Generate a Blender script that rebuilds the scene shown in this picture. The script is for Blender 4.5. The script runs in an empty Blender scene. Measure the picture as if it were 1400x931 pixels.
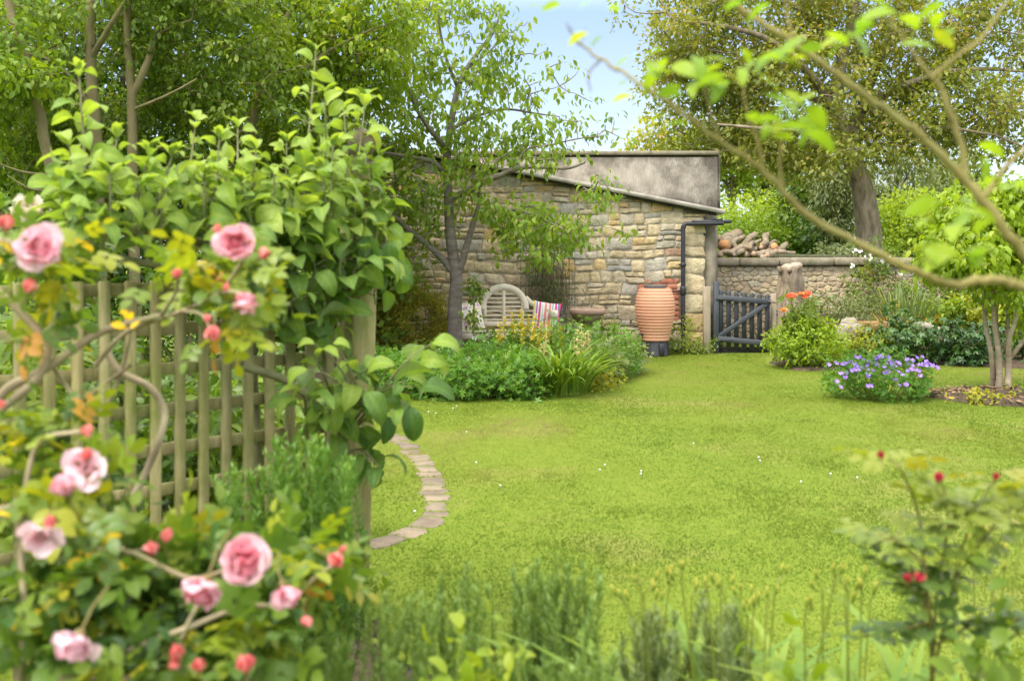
import bpy, math, random
import numpy as np
from mathutils import Vector, Matrix

# ------------------------------------------------------------------ camera, world, sun, exposure
SC = bpy.context.scene
COL = SC.collection
R = math.radians
FPX = 1361.0            # 35 mm lens on a 1400 px wide frame
CAMH = 1.5
HZ = 352.0              # image row of the horizon

cam_data = bpy.data.cameras.new('camera')
cam = bpy.data.objects.new('camera', cam_data)
COL.objects.link(cam)
cam_data.sensor_width = 36.0
cam_data.lens = 35.0
cam_data.shift_y = -(465.5 - HZ) / 1400.0
cam_data.clip_start = 0.05
cam_data.clip_end = 2000
cam.location = (0, 0, CAMH)
cam.rotation_euler = (R(90), 0, 0)
cam_data.dof.use_dof = True
cam_data.dof.focus_distance = 13.5
cam_data.dof.aperture_fstop = 3.0
cam_data.dof.aperture_blades = 7
SC.camera = cam

SUN_EL, SUN_AZ = R(56), R(222)       # azimuth measured from +Y towards +X: behind the camera, on its left
world = bpy.data.worlds.new('World')
SC.world = world
world.use_nodes = True
wn, wl = world.node_tree.nodes, world.node_tree.links
wn.clear()
w_out = wn.new('ShaderNodeOutputWorld')
w_bg = wn.new('ShaderNodeBackground')
w_bg.inputs['Strength'].default_value = 0.15
w_sky = wn.new('ShaderNodeTexSky')
w_sky.sky_type = 'NISHITA'
w_sky.sun_disc = False
w_sky.sun_elevation = SUN_EL
w_sky.sun_rotation = SUN_AZ
w_sky.air_density = 1.0
w_sky.dust_density = 1.4
w_sky.ozone_density = 1.6
w_tc = wn.new('ShaderNodeTexCoord')
w_map = wn.new('ShaderNodeMapping')
w_map.inputs['Scale'].default_value = (1.4, 1.4, 5.0)
w_map.inputs['Location'].default_value = (0.3, 0.0, 0.55)
w_noise = wn.new('ShaderNodeTexNoise')
w_noise.inputs['Scale'].default_value = 2.6
w_noise.inputs['Detail'].default_value = 9
w_noise.inputs['Roughness'].default_value = 0.62
w_noise.inputs['Distortion'].default_value = 0.5
w_ramp = wn.new('ShaderNodeValToRGB')
w_ramp.color_ramp.elements[0].position = 0.40
w_ramp.color_ramp.elements[0].color = (0.30, 0.30, 0.30, 1)
w_ramp.color_ramp.elements[1].position = 0.70
w_ramp.color_ramp.elements[1].color = (0.85, 0.85, 0.85, 1)
w_sep = wn.new('ShaderNodeSeparateXYZ')
w_hr = wn.new('ShaderNodeMapRange')           # the cloud veil thickens towards the horizon
w_hr.inputs['From Min'].default_value = 0.22
w_hr.inputs['From Max'].default_value = 0.45
w_hr.inputs['To Min'].default_value = 0.80
w_hr.inputs['To Max'].default_value = 0.6
w_max = wn.new('ShaderNodeMath')
w_max.operation = 'MAXIMUM'
w_mix = wn.new('ShaderNodeMix')
w_mix.data_type = 'RGBA'
w_mix.inputs['B'].default_value = (4.6, 4.75, 5.0, 1)
w_cl = wn.new('ShaderNodeValToRGB')            # cloud light: thin and bluish low down, bright overhead
ce = w_cl.color_ramp.elements
ce[0].position = 0.0; ce[0].color = (0.205, 0.222, 0.246, 1)
ce[1].position = 0.62; ce[1].color = (1.05, 0.99, 0.90, 1)
ce.new(0.10).color = (0.172, 0.193, 0.235, 1)
ce.new(0.24).color = (0.105, 0.138, 0.218, 1)
ce.new(0.36).color = (0.70, 0.70, 0.68, 1)
w_cm = wn.new('ShaderNodeVectorMath')
w_cm.operation = 'SCALE'
w_cm.inputs['Scale'].default_value = 7.6
wl.new(w_tc.outputs['Generated'], w_map.inputs['Vector'])
wl.new(w_map.outputs['Vector'], w_noise.inputs['Vector'])
wl.new(w_noise.outputs['Fac'], w_ramp.inputs['Fac'])
wl.new(w_tc.outputs['Generated'], w_sep.inputs['Vector'])
wl.new(w_sep.outputs['Z'], w_hr.inputs['Value'])
wl.new(w_ramp.outputs['Color'], w_max.inputs[0])
wl.new(w_hr.outputs['Result'], w_max.inputs[1])
wl.new(w_max.outputs['Value'], w_mix.inputs['Factor'])
wl.new(w_sep.outputs['Z'], w_cl.inputs['Fac'])
wl.new(w_cl.outputs['Color'], w_cm.inputs[0])
wl.new(w_cm.outputs['Vector'], w_mix.inputs['B'])
wl.new(w_sky.outputs['Color'], w_mix.inputs['A'])
wl.new(w_mix.outputs['Result'], w_bg.inputs['Color'])
wl.new(w_bg.outputs['Background'], w_out.inputs['Surface'])

sun_data = bpy.data.lights.new('sun', 'SUN')
sun_data.energy = 1.4
sun_data.angle = R(28)
sun_data.color = (1.0, 0.95, 0.86)
sun = bpy.data.objects.new('sun', sun_data)
COL.objects.link(sun)
sdir = Vector((math.sin(SUN_AZ) * math.cos(SUN_EL), math.cos(SUN_AZ) * math.cos(SUN_EL), math.sin(SUN_EL)))
sun.rotation_euler = sdir.to_track_quat('Z', 'Y').to_euler()

SC.view_settings.view_transform = 'Standard'
SC.view_settings.look = 'None'
SC.view_settings.gamma = 1.0
SC.view_settings.use_curve_mapping = False
SC.view_settings.exposure = 1.84
SC.cycles.use_denoising = True
SC.cycles.max_bounces = 10
SC.cycles.diffuse_bounces = 6
SC.cycles.transmission_bounces = 6
SC.cycles.transparent_max_bounces = 8
SC.cycles.caustics_reflective = False
SC.cycles.caustics_refractive = False

# ------------------------------------------------------------------ helpers
def P(u, v, Y):
    """the point seen at pixel (u, v) of the photograph when it stands Y metres away"""
    return np.array([(u - 700.0) / FPX * Y, Y, CAMH - (v - HZ) / FPX * Y])

def G(u, v):
    """the ground point (z = 0) seen at pixel (u, v)"""
    Y = CAMH * FPX / (v - HZ)
    return np.array([(u - 700.0) / FPX * Y, Y, 0.0])

def A(*a):
    return np.array(a, dtype=float)

def unit(v):
    v = np.asarray(v, dtype=float)
    n = np.linalg.norm(v, axis=-1, keepdims=True)
    return v / np.maximum(n, 1e-9)

def hash2(ix, iy, seed=0):
    h = np.sin(ix * 127.1 + iy * 311.7 + seed * 74.7) * 43758.5453
    return h - np.floor(h)

def vnoise(x, y, seed=0):
    ix, iy = np.floor(x), np.floor(y)
    fx, fy = x - ix, y - iy
    fx = fx * fx * (3 - 2 * fx)
    fy = fy * fy * (3 - 2 * fy)
    a = hash2(ix, iy, seed); b = hash2(ix + 1, iy, seed)
    c = hash2(ix, iy + 1, seed); d = hash2(ix + 1, iy + 1, seed)
    return (a * (1 - fx) + b * fx) * (1 - fy) + (c * (1 - fx) + d * fx) * fy

def fbm(x, y, seed=0, o=4):
    s, amp, t = 0, 0.5, 0
    for k in range(o):
        s = s + amp * vnoise(x * 2 ** k, y * 2 ** k, seed + k)
        t += amp
        amp *= 0.5
    return s / t

def inpoly(x, y, poly):
    poly = np.asarray(poly)[:, :2]
    r = np.zeros(x.shape, bool)
    j = len(poly) - 1
    for i in range(len(poly)):
        xi, yi = poly[i]; xj, yj = poly[j]
        c = ((yi > y) != (yj > y)) & (x < (xj - xi) * (y - yi) / (yj - yi + 1e-12) + xi)
        r ^= c
        j = i
    return r

def smooth(pts, n=6):
    """Catmull-Rom through pts"""
    p = np.asarray(pts, float)
    if len(p) < 3:
        t = np.linspace(0, 1, n + 1)[:, None]
        return p[0] * (1 - t) + p[1] * t
    q = np.vstack([2 * p[0] - p[1], p, 2 * p[-1] - p[-2]])
    out = []
    for i in range(1, len(q) - 2):
        for k in range(n):
            t = k / n
            out.append(0.5 * ((2 * q[i]) + (-q[i - 1] + q[i + 1]) * t + (2 * q[i - 1] - 5 * q[i] + 4 * q[i + 1] - q[i + 2]) * t * t + (-q[i - 1] + 3 * q[i] - 3 * q[i + 1] + q[i + 2]) * t ** 3))
    out.append(q[-2])
    return np.array(out)

def ground_z(x, y):
    """height of the gently uneven lawn"""
    return np.where((np.abs(x) < 12) & (y < 18), (fbm(x * 0.4, y * 0.4, 3, 2) - 0.5) * 0.05, 0) - 0.006

class MB:
    """collects shapes and links them as ONE mesh object"""
    def __init__(self):
        self.v, self.f, self.s, self.n = [], [], [], 0

    def add(self, V, F, var=0.5):
        V = np.asarray(V, float).reshape(-1, 3)
        if isinstance(F, np.ndarray):
            F = [F]
        for f in F:
            f = np.asarray(f, int)
            if f.size:
                self.f.append(f + self.n)
        self.v.append(V)
        self.s.append(np.broadcast_to(np.asarray(var, float), (len(V),)).copy())
        self.n += len(V)
        return self

    def box(self, c, size, ax=None, var=0.5, taper=1.0):
        hx, hy, hz = np.asarray(size, float) / 2
        V = np.array([[sx * hx * (taper if sz > 0 else 1), sy * hy * (taper if sz > 0 else 1), sz * hz] for sz in (-1, 1) for sy in (-1, 1) for sx in (-1, 1)])
        if ax is not None:
            V = V @ np.asarray(ax, float)
        F = np.array([[0, 2, 3, 1], [4, 5, 7, 6], [0, 1, 5, 4], [2, 6, 7, 3], [0, 4, 6, 2], [1, 3, 7, 5]])
        return self.add(V + np.asarray(c, float), F, var)

    def bbox(self, c, size, b=0.006, ax=None, var=0.5):
        """a box with chamfered edges"""
        h = np.asarray(size, float) / 2
        b = min(b, h.min() * 0.45)
        V, idx = [], {}
        for sx in (-1, 1):
            for sy in (-1, 1):
                for sz in (-1, 1):
                    for a in range(3):
                        p = np.array([sx, sy, sz]) * (h - b)
                        p[a] = (sx, sy, sz)[a] * h[a]
                        idx[(sx, sy, sz, a)] = len(V)
                        V.append(p)
        V = np.array(V)
        Fq, Ft = [], []
        s2 = ((-1, -1), (1, -1), (1, 1), (-1, 1))
        for a in range(3):
            o = [k for k in range(3) if k != a]
            for s in (-1, 1):
                f = []
                for (p, q) in s2:
                    k = [0, 0, 0]; k[a] = s; k[o[0]] = p; k[o[1]] = q
                    f.append(idx[(*k, a)])
                Fq.append(f)
        for a in range(3):
            o = [k for k in range(3) if k != a]
            for p in (-1, 1):
                for q in (-1, 1):
                    k0 = [0, 0, 0]; k0[a] = -1; k0[o[0]] = p; k0[o[1]] = q
                    k1 = list(k0); k1[a] = 1
                    Fq.append([idx[(*k0, o[0])], idx[(*k1, o[0])], idx[(*k1, o[1])], idx[(*k0, o[1])]])
        for sx in (-1, 1):
            for sy in (-1, 1):
                for sz in (-1, 1):
                    Ft.append([idx[(sx, sy, sz, a)] for a in range(3)])
        def orient(F):
            out = []
            for f in F:
                c0 = V[f].mean(0)
                nn = np.cross(V[f[1]] - V[f[0]], V[f[2]] - V[f[0]])
                out.append(f if nn @ c0 > 0 else f[::-1])
            return np.array(out)
        Fq, Ft = orient(Fq), orient(Ft)
        if ax is not None:
            V = V @ np.asarray(ax, float)
        return self.add(V + np.asarray(c, float), [Fq, Ft], var)

    def beam(self, a, b, w, d, up=(0, 0, 1), var=0.5, bev=0.004):
        """a chamfered bar from a to b, w across and d deep"""
        a, b = np.asarray(a, float), np.asarray(b, float)
        z = unit(b - a)
        x = np.cross(np.asarray(up, float), z)
        if np.linalg.norm(x) < 1e-4:
            x = np.cross([0, 1, 0], z)
        x = unit(x); y = np.cross(z, x)
        return self.bbox((a + b) / 2, (d, w, np.linalg.norm(b - a)), bev, np.array([x, y, z]), var)

    def tubes(self, Pn, Rn, sides=5, var=0.5, cap=False):
        """N polylines of K points each -> tapered tubes"""
        Pn = np.asarray(Pn, float)
        if Pn.ndim == 2:
            Pn = Pn[None]
        N, K, _ = Pn.shape
        Rn = np.broadcast_to(np.asarray(Rn, float), (N, K)) if np.ndim(Rn) != 1 or len(np.atleast_1d(Rn)) != K else np.broadcast_to(np.asarray(Rn, float)[None], (N, K))
        T = np.zeros_like(Pn)
        T[:, 1:-1] = Pn[:, 2:] - Pn[:, :-2]
        T[:, 0] = Pn[:, 1] - Pn[:, 0]
        T[:, -1] = Pn[:, -1] - Pn[:, -2]
        T = unit(T)
        ref = np.zeros((N, 1, 3))
        d = np.abs(Pn[:, -1] - Pn[:, 0])
        ref[np.arange(N), 0, np.argmin(d, 1)] = 1
        U = unit(np.cross(T, np.broadcast_to(ref, T.shape)))
        W = np.cross(T, U)
        a = np.arange(sides) / sides * 2 * np.pi
        V = Pn[:, :, None] + Rn[:, :, None, None] * (np.cos(a)[None, None, :, None] * U[:, :, None] + np.sin(a)[None, None, :, None] * W[:, :, None])
        i = np.arange(N)[:, None, None] * K * sides + np.arange(K - 1)[None, :, None] * sides
        j = np.arange(sides)[None, None, :]
        j2 = (j + 1) % sides
        F = np.stack([i + j, i + sides + j, i + sides + j2, i + j2], -1).reshape(-1, 4)[:, ::-1]
        vv = var
        if np.ndim(var) == 1 and len(var) == N:
            vv = np.repeat(var, K * sides)
        Fs = [F]
        if cap:
            e = np.arange(N)[:, None] * K * sides
            Fs.append((e + (K - 1) * sides + np.arange(sides)[None])[:, :])
            Fs.append((e + np.arange(sides)[None, ::-1]))
        return self.add(V.reshape(-1, 3), Fs, vv)

    def lathe(self, prof, c=(0, 0, 0), seg=32, var=0.5, cap=True):
        prof = np.asarray(prof, float)
        K = len(prof)
        a = np.arange(seg) / seg * 2 * np.pi
        V = np.stack([prof[:, None, 0] * np.cos(a), prof[:, None, 0] * np.sin(a), np.broadcast_to(prof[:, None, 1], (K, seg))], -1).reshape(-1, 3)
        i = np.arange(K - 1)[:, None] * seg
        j = np.arange(seg)[None]
        j2 = (j + 1) % seg
        F = np.stack([i + j, i + j2, i + seg + j2, i + seg + j], -1).reshape(-1, 4)
        Fs = [F]
        if cap:
            Fs += [np.arange(seg)[None, ::-1], (K - 1) * seg + np.arange(seg)[None]]
        return self.add(V + np.asarray(c, float), Fs, var)

    def prism(self, poly, y0, y1, var=0.5):
        """an (x, z) outline extruded from y0 to y1"""
        poly = np.asarray(poly, float)
        n = len(poly)
        V = np.vstack([np.column_stack([poly[:, 0], np.full(n, y0), poly[:, 1]]), np.column_stack([poly[:, 0], np.full(n, y1), poly[:, 1]])])
        i = np.arange(n)
        F = np.stack([i, i + n, (i + 1) % n + n, (i + 1) % n], -1)
        return self.add(V, [F, i[None], (i[::-1] + n)[None]], var)

    def strip(self, left, right, var=0.5):
        """a quad strip between two polylines"""
        left, right = np.asarray(left, float), np.asarray(right, float)
        n = len(left)
        i = np.arange(n - 1)
        return self.add(np.vstack([left, right]), np.stack([i, i + 1, i + 1 + n, i + n], -1), var)

    def leaves(self, tpl, pos, d, nrm, scale, var=0.5):
        """copies of a leaf shape: +Y of the shape along d, its +Z along nrm"""
        V0, F0 = tpl[0], tpl[1]
        T0 = tpl[2] if len(tpl) > 2 else None
        pos = np.asarray(pos, float)
        N = len(pos)
        if N == 0:
            return self
        y = unit(np.broadcast_to(d, (N, 3)))
        x = np.cross(y, np.broadcast_to(nrm, (N, 3)))
        bad = np.linalg.norm(x, axis=1) < 1e-3
        x[bad] = np.cross(y[bad], [1.0, 0.2, 0.1])
        x = unit(x)
        z = np.cross(x, y)
        M = np.stack([x, y, z], 1)
        S = np.broadcast_to(np.asarray(scale, float), (N,))
        V = np.einsum('kc,ncd->nkd', V0, M) * S[:, None, None] + pos[:, None]
        K = len(V0)
        off = (np.arange(N) * K)[:, None, None]
        Fs = [(f[None] + off).reshape(-1, f.shape[1]) for f in F0]
        tn = np.repeat(np.broadcast_to(np.asarray(var, float), (N,)), K)
        if T0 is not None:
            tn = np.clip(tn + np.tile(T0, N), 0, 1)
        return self.add(V.reshape(-1, 3), Fs, tn)

    def build(self, name, mat, parent=None, base=None, smooth=True):
        me = bpy.data.meshes.new(name)
        V = np.vstack(self.v) if self.v else np.zeros((0, 3))
        ob = bpy.data.objects.new(name, me)
        off = np.zeros(3)
        if parent is not None:
            r = parent
            while r.parent:
                r = r.parent
            off = np.array(r.location)
            ob.parent = parent
        elif base is not None:
            off = np.asarray(base, float)
            ob.location = off
        V = V - off
        me.vertices.add(len(V))
        me.vertices.foreach_set('co', V.astype(np.float32).ravel())
        tot = np.concatenate([np.full(len(f), f.shape[1]) for f in self.f])
        idx = np.concatenate([f.ravel() for f in self.f])
        me.loops.add(len(idx))
        me.loops.foreach_set('vertex_index', idx.astype(np.int32))
        me.polygons.add(len(tot))
        st = np.concatenate([[0], np.cumsum(tot)[:-1]])
        me.polygons.foreach_set('loop_start', st.astype(np.int32))
        me.polygons.foreach_set('loop_total', tot.astype(np.int32))
        at = me.attributes.new('tone', 'FLOAT', 'POINT')
        at.data.foreach_set('value', np.concatenate(self.s).astype(np.float32))
        me.update(calc_edges=True)
        if smooth:
            me.polygons.foreach_set('use_smooth', np.ones(len(tot), bool))
        me.validate()
        me.materials.append(mat)
        COL.objects.link(ob)
        return ob

def thing(name, label, cat, base=(0, 0, 0), group=None):
    o = bpy.data.objects.new(name, None)
    o.empty_display_size = 0.1
    o.location = base
    COL.objects.link(o)
    return tag(o, label, cat, group)

def tag(o, label, cat, group=None):
    o['label'] = label
    o['category'] = cat
    if group:
        o['group'] = group
    return o

def kind(o, k):
    o['kind'] = k
    return o

def put(src, parent, loc, eul=(0, 0, 0), s=1.0, name=None):
    """another copy of a part, standing at world point loc"""
    c = src.copy()
    COL.objects.link(c)
    c.parent = parent
    r = parent
    while r.parent:
        r = r.parent
    c.location = np.asarray(loc, float) - np.array(r.location)
    c.rotation_euler = eul
    c.scale = (s, s, s) if np.isscalar(s) else s
    return c

def face_euler(d, spin=0.0):
    """rotation that takes +Z to d"""
    q = Vector(d).to_track_quat('Z', 'Y')
    return (q @ Matrix.Rotation(spin, 3, 'Z').to_quaternion()).to_euler()

# ------------------------------------------------------------------ leaf shapes
def leaf_tpl(w=0.5, nv=5, fold=0.15, droop=0.8, peak=0.42, wavy=0.0, side=1):
    """a blade of length 1: 2*side columns, nv rows; curved down by droop, folded at the midrib"""
    t = np.linspace(0, 1, nv + 1)
    wd = np.where(t < peak, np.sin(t / peak * np.pi / 2) ** 0.7, np.maximum(0, np.cos((t - peak) / (1 - peak) * np.pi / 2)) ** 0.72) * w / 2
    wd[0] = 0.02 * w; wd[-1] = 0.004
    ang = droop * (t - 0.25)
    y = np.concatenate([[0], np.cumsum(np.cos(ang[1:]) / nv)])
    z = np.concatenate([[0], np.cumsum(-np.sin(ang[1:]) / nv)])
    s = np.linspace(-1, 1, 2 * side + 1)
    X = s[None] * wd[:, None]
    Z = z[:, None] + fold * np.abs(X) + wavy * np.sin(t[:, None] * 11 + s[None] * 2) * np.abs(s[None]) * w
    Y = np.broadcast_to(y[:, None], X.shape)
    V = np.stack([X, Y, Z], -1).reshape(-1, 3)
    m = 2 * side + 1
    i = np.arange(nv)[:, None] * m
    j = np.arange(m - 1)[None]
    F = np.stack([i + j, i + j + 1, i + m + j + 1, i + m + j], -1).reshape(-1, 4)
    return V, [F]

def kite(w=0.5, fold=0.12, peak=0.45):
    V = np.array([[0, 0, 0], [w / 2, peak, fold * w], [-w / 2, peak, fold * w], [0, 1, -0.06]])
    return V, [np.array([[0, 1, 3], [0, 3, 2]])]

def compound(leaf, n_pairs=2, ll=0.36, spread=1.0, rach=0.75, lift=0.0):
    """a pinnate leaf of length about 1"""
    V0, F0 = leaf
    Vs, Fs, k = [], [], 0
    spots = [(0, rach, 0.0)]
    for i in range(n_pairs):
        y = rach * (0.35 + 0.65 * i / max(1, n_pairs)) * 0.95
        spots += [(0, y, spread), (0, y, -spread)]
    for (x, y, a) in spots:
        c, s = math.cos(a), math.sin(a)
        V = V0 * ll
        Q = np.stack([V[:, 0] * c + V[:, 1] * s, -V[:, 0] * s + V[:, 1] * c, V[:, 2]], -1) + np.array([x, y, lift * y])
        Vs.append(Q)
        Fs += [f + k for f in F0]
        k += len(V)
    Vs.append(np.array([[-0.008, 0, 0], [0.008, 0, 0], [0.008, rach, 0], [-0.008, rach, 0]]))
    Fs.append(np.array([[0, 1, 2, 3]]) + k)
    return np.vstack(Vs), Fs

def palmate(leaf, n=5, ll=0.55, span=2.2):
    V0, F0 = leaf
    Vs, Fs, k = [], [], 0
    for a in np.linspace(-span, span, n):
        c, s = math.cos(a), math.sin(a)
        V = V0 * ll * (1 - 0.12 * abs(a))
        Vs.append(np.stack([V[:, 0] * c + V[:, 1] * s, -V[:, 0] * s + V[:, 1] * c, V[:, 2]], -1) + np.array([0, 0.35, 0]))
        Fs += [f + k for f in F0]
        k += len(V)
    return np.vstack(Vs), Fs

KITE = kite(0.55)
KITE_N = kite(0.3)
LEAF_S = leaf_tpl(0.5, 3, 0.2, 0.7)
LEAF_M = leaf_tpl(0.52, 5, 0.22, 0.9, wavy=0.02)
def veined(tpl, side, rib=0.16, vein=0.05):
    """a paler midrib and side veins as part of the leaf's own colouring"""
    V, F = tpl
    m = 2 * side + 1
    k = np.arange(len(V))
    col, row = k % m - side, k // m
    return V, F, np.where(col == 0, rib, 0.0) + np.where((row + np.abs(col)) % 2 == 0, vein, -vein) * (col != 0)
LEAF_BIG = veined(leaf_tpl(0.48, 12, 0.24, 2.3, 0.42, wavy=0.05, side=3), 3)
LEAF_BIG2 = veined(leaf_tpl(0.52, 12, 0.42, 1.6, 0.42, wavy=0.07, side=3), 3)
LEAF_DROOP = leaf_tpl(0.42, 4, 0.25, 1.3, 0.4)
ROSE_LEAF = compound(leaf_tpl(0.62, 4, 0.2, 0.5), 2, 0.4, 1.05)
NEEDLE = leaf_tpl(0.15, 2, 0.0, 0.3)
FERNY = palmate(kite(0.42), 5)
STRAP = leaf_tpl(0.045, 9, 0.5, 1.7, 0.35)
STRAP_UP = leaf_tpl(0.05, 6, 0.5, 0.45, 0.35)

# ------------------------------------------------------------------ materials
def new_mat(name):
    m = bpy.data.materials.new(name)
    m.use_nodes = True
    n = m.node_tree.nodes
    n.clear()
    return m, n, m.node_tree.links

def ramp_node(n, stops, interp='LINEAR'):
    r = n.new('ShaderNodeValToRGB')
    r.color_ramp.interpolation = interp
    e = r.color_ramp.elements
    while len(e) < len(stops):
        e.new(0.5)
    for k, (p, c) in enumerate(stops):
        e[k].position = p
        e[k].color = (*c, 1)
    return r

def tone_node(n):
    a = n.new('ShaderNodeAttribute')
    a.attribute_name = 'tone'
    return a

def leaf_mat(name, stops, trans=0.4, gloss=0.35, rough=0.45, tint=(1.5, 1.45, 0.55), gain=(1.55, 1.28, 1.15), under=None, upright=0.0):
    """stops: colours over the per-leaf tone; a share of the light passes through the blade"""
    m, n, l = new_mat(name)
    out = n.new('ShaderNodeOutputMaterial')
    a = tone_node(n)
    r = ramp_node(n, [(q, (min(0.85, c[0] * gain[0]), min(0.85, c[1] * gain[1]), min(0.85, c[2] * gain[2]))) for q, c in stops])
    l.new(a.outputs['Fac'], r.inputs['Fac'])
    p = n.new('ShaderNodeBsdfPrincipled')
    p.inputs['Roughness'].default_value = rough
    p.inputs['Specular IOR Level'].default_value = gloss
    l.new(r.outputs['Color'], p.inputs['Base Color'])
    if under is not None:                      # paler underside of the blade
        ge = n.new('ShaderNodeNewGeometry')
        um = n.new('ShaderNodeMix')
        um.data_type = 'RGBA'
        um.inputs['B'].default_value = (*under, 1)
        uf = n.new('ShaderNodeMath')
        uf.operation = 'MULTIPLY'
        uf.inputs[1].default_value = 0.7
        l.new(ge.outputs['Backfacing'], uf.inputs[0])
        l.new(uf.outputs['Value'], um.inputs['Factor'])
        l.new(r.outputs['Color'], um.inputs['A'])
        l.new(um.outputs['Result'], p.inputs['Base Color'])
    t = n.new('ShaderNodeBsdfTranslucent')
    h = n.new('ShaderNodeMix')
    h.data_type = 'RGBA'
    h.blend_type = 'MULTIPLY'
    h.inputs['Factor'].default_value = 1.0
    h.inputs['B'].default_value = (*tint, 1)
    l.new(r.outputs['Color'], h.inputs['A'])
    l.new(h.outputs['Result'], t.inputs['Color'])
    if upright:                                # blades of turf share the lawn's own facing
        ge = n.new('ShaderNodeNewGeometry')
        vm = n.new('ShaderNodeMix')
        vm.data_type = 'VECTOR'
        vm.inputs['Factor'].default_value = upright
        vm.inputs[5].default_value = (0, 0, 1)
        l.new(ge.outputs['Normal'], vm.inputs[4])
        vn = n.new('ShaderNodeVectorMath')
        vn.operation = 'NORMALIZE'
        l.new(vm.outputs[1], vn.inputs[0])
        l.new(vn.outputs['Vector'], p.inputs['Normal'])
        l.new(vn.outputs['Vector'], t.inputs['Normal'])
    x = n.new('ShaderNodeMixShader')
    x.inputs['Fac'].default_value = trans
    l.new(p.outputs['BSDF'], x.inputs[1])
    l.new(t.outputs['BSDF'], x.inputs[2])
    l.new(x.outputs['Shader'], out.inputs['Surface'])
    return m

def surf_mat(name, c1, c2, scale=6.0, rough=0.8, bump=0.3, c3=None, stretch=(1, 1, 1), detail=6, bscale=None, spec=0.3, lo=0.3, hi=0.7, c3_scale=1.2, c3_lo=0.5, c3_hi=0.72, tone=None, metal=0.0):
    """two colours mixed by noise, a third in broad patches, optional tint per piece"""
    m, n, l = new_mat(name)
    out = n.new('ShaderNodeOutputMaterial')
    p = n.new('ShaderNodeBsdfPrincipled')
    p.inputs['Roughness'].default_value = rough
    p.inputs['Specular IOR Level'].default_value = spec
    p.inputs['Metallic'].default_value = metal
    tc = n.new('ShaderNodeTexCoord')
    mp = n.new('ShaderNodeMapping')
    mp.inputs['Scale'].default_value = stretch
    l.new(tc.outputs['Object'], mp.inputs['Vector'])
    no = n.new('ShaderNodeTexNoise')
    no.inputs['Scale'].default_value = scale
    no.inputs['Detail'].default_value = detail
    no.inputs['Roughness'].default_value = 0.6
    l.new(mp.outputs['Vector'], no.inputs['Vector'])
    r = ramp_node(n, [(lo, c1), (hi, c2)])
    l.new(no.outputs['Fac'], r.inputs['Fac'])
    col = r.outputs['Color']
    if c3 is not None:
        n2 = n.new('ShaderNodeTexNoise')
        n2.inputs['Scale'].default_value = c3_scale
        n2.inputs['Detail'].default_value = 7
        n2.inputs['Roughness'].default_value = 0.65
        l.new(tc.outputs['Object'], n2.inputs['Vector'])
        mr = n.new('ShaderNodeMapRange')
        mr.inputs['From Min'].default_value = c3_lo
        mr.inputs['From Max'].default_value = c3_hi
        l.new(n2.outputs['Fac'], mr.inputs['Value'])
        mx = n.new('ShaderNodeMix')
        mx.data_type = 'RGBA'
        mx.inputs['B'].default_value = (*c3, 1)
        l.new(mr.outputs['Result'], mx.inputs['Factor'])
        l.new(col, mx.inputs['A'])
        col = mx.outputs['Result']
    if tone is not None:
        a = tone_node(n)
        rr = ramp_node(n, tone)
        l.new(a.outputs['Fac'], rr.inputs['Fac'])
        m2 = n.new('ShaderNodeMix')
        m2.data_type = 'RGBA'
        m2.blend_type = 'MULTIPLY'
        m2.inputs['Factor'].default_value = 1
        l.new(col, m2.inputs['A'])
        l.new(rr.outputs['Color'], m2.inputs['B'])
        col = m2.outputs['Result']
    l.new(col, p.inputs['Base Color'])
    if bump:
        b = n.new('ShaderNodeBump')
        b.inputs['Strength'].default_value = bump
        b.inputs['Distance'].default_value = 0.02
        nb = no
        if bscale:
            nb = n.new('ShaderNodeTexNoise')
            nb.inputs['Scale'].default_value = bscale
            nb.inputs['Detail'].default_value = 5
            l.new(mp.outputs['Vector'], nb.inputs['Vector'])
        l.new(nb.outputs['Fac'], b.inputs['Height'])
        l.new(b.outputs['Normal'], p.inputs['Normal'])
    l.new(p.outputs['BSDF'], out.inputs['Surface'])
    return m

def petal_mat(name, stops, trans=0.35, rough=0.6):
    return leaf_mat(name, stops, trans, 0.2, rough, (1.0, 0.85, 0.85), (1.0, 1.0, 1.0))

# ------------------------------------------------------------------ the setting: ground, lawn, beds, path, field
M_lawn = surf_mat('lawn_soil_green', (0.104, 0.153, 0.015), (0.140, 0.178, 0.022), 9.0, 0.95, 0.15, c3=(0.20, 0.178, 0.055), c3_scale=0.55, c3_lo=0.52, c3_hi=0.75, bscale=60, spec=0.1)
M_soil = surf_mat('bed_soil', (0.05, 0.037, 0.024), (0.105, 0.08, 0.052), 14, 0.95, 0.8, c3=(0.15, 0.12, 0.085), c3_scale=9, c3_lo=0.55, c3_hi=0.7, bscale=45, spec=0.1)
M_field = surf_mat('field_grass', (0.06, 0.10, 0.014), (0.12, 0.16, 0.03), 3.0, 0.95, 0.6, bscale=25, spec=0.1)
M_paver = surf_mat('path_stone', (0.15, 0.125, 0.09), (0.27, 0.225, 0.165), 7, 0.9, 0.5, c3=(0.2, 0.19, 0.12), c3_scale=4, spec=0.2, tone=[(0.0, (0.75, 0.72, 0.7)), (1.0, (1.1, 1.05, 1.0))])
M_grass = leaf_mat('grass_blade', [(0.0, (0.082, 0.147, 0.013)), (0.30, (0.118, 0.174, 0.017)), (0.6, (0.158, 0.197, 0.024)), (0.82, (0.22, 0.207, 0.057)), (1.0, (0.29, 0.235, 0.10))], 0.5, 0.08, 0.7, (1.2, 1.2, 0.6), (1, 1, 1), None, 0.75)

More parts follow.
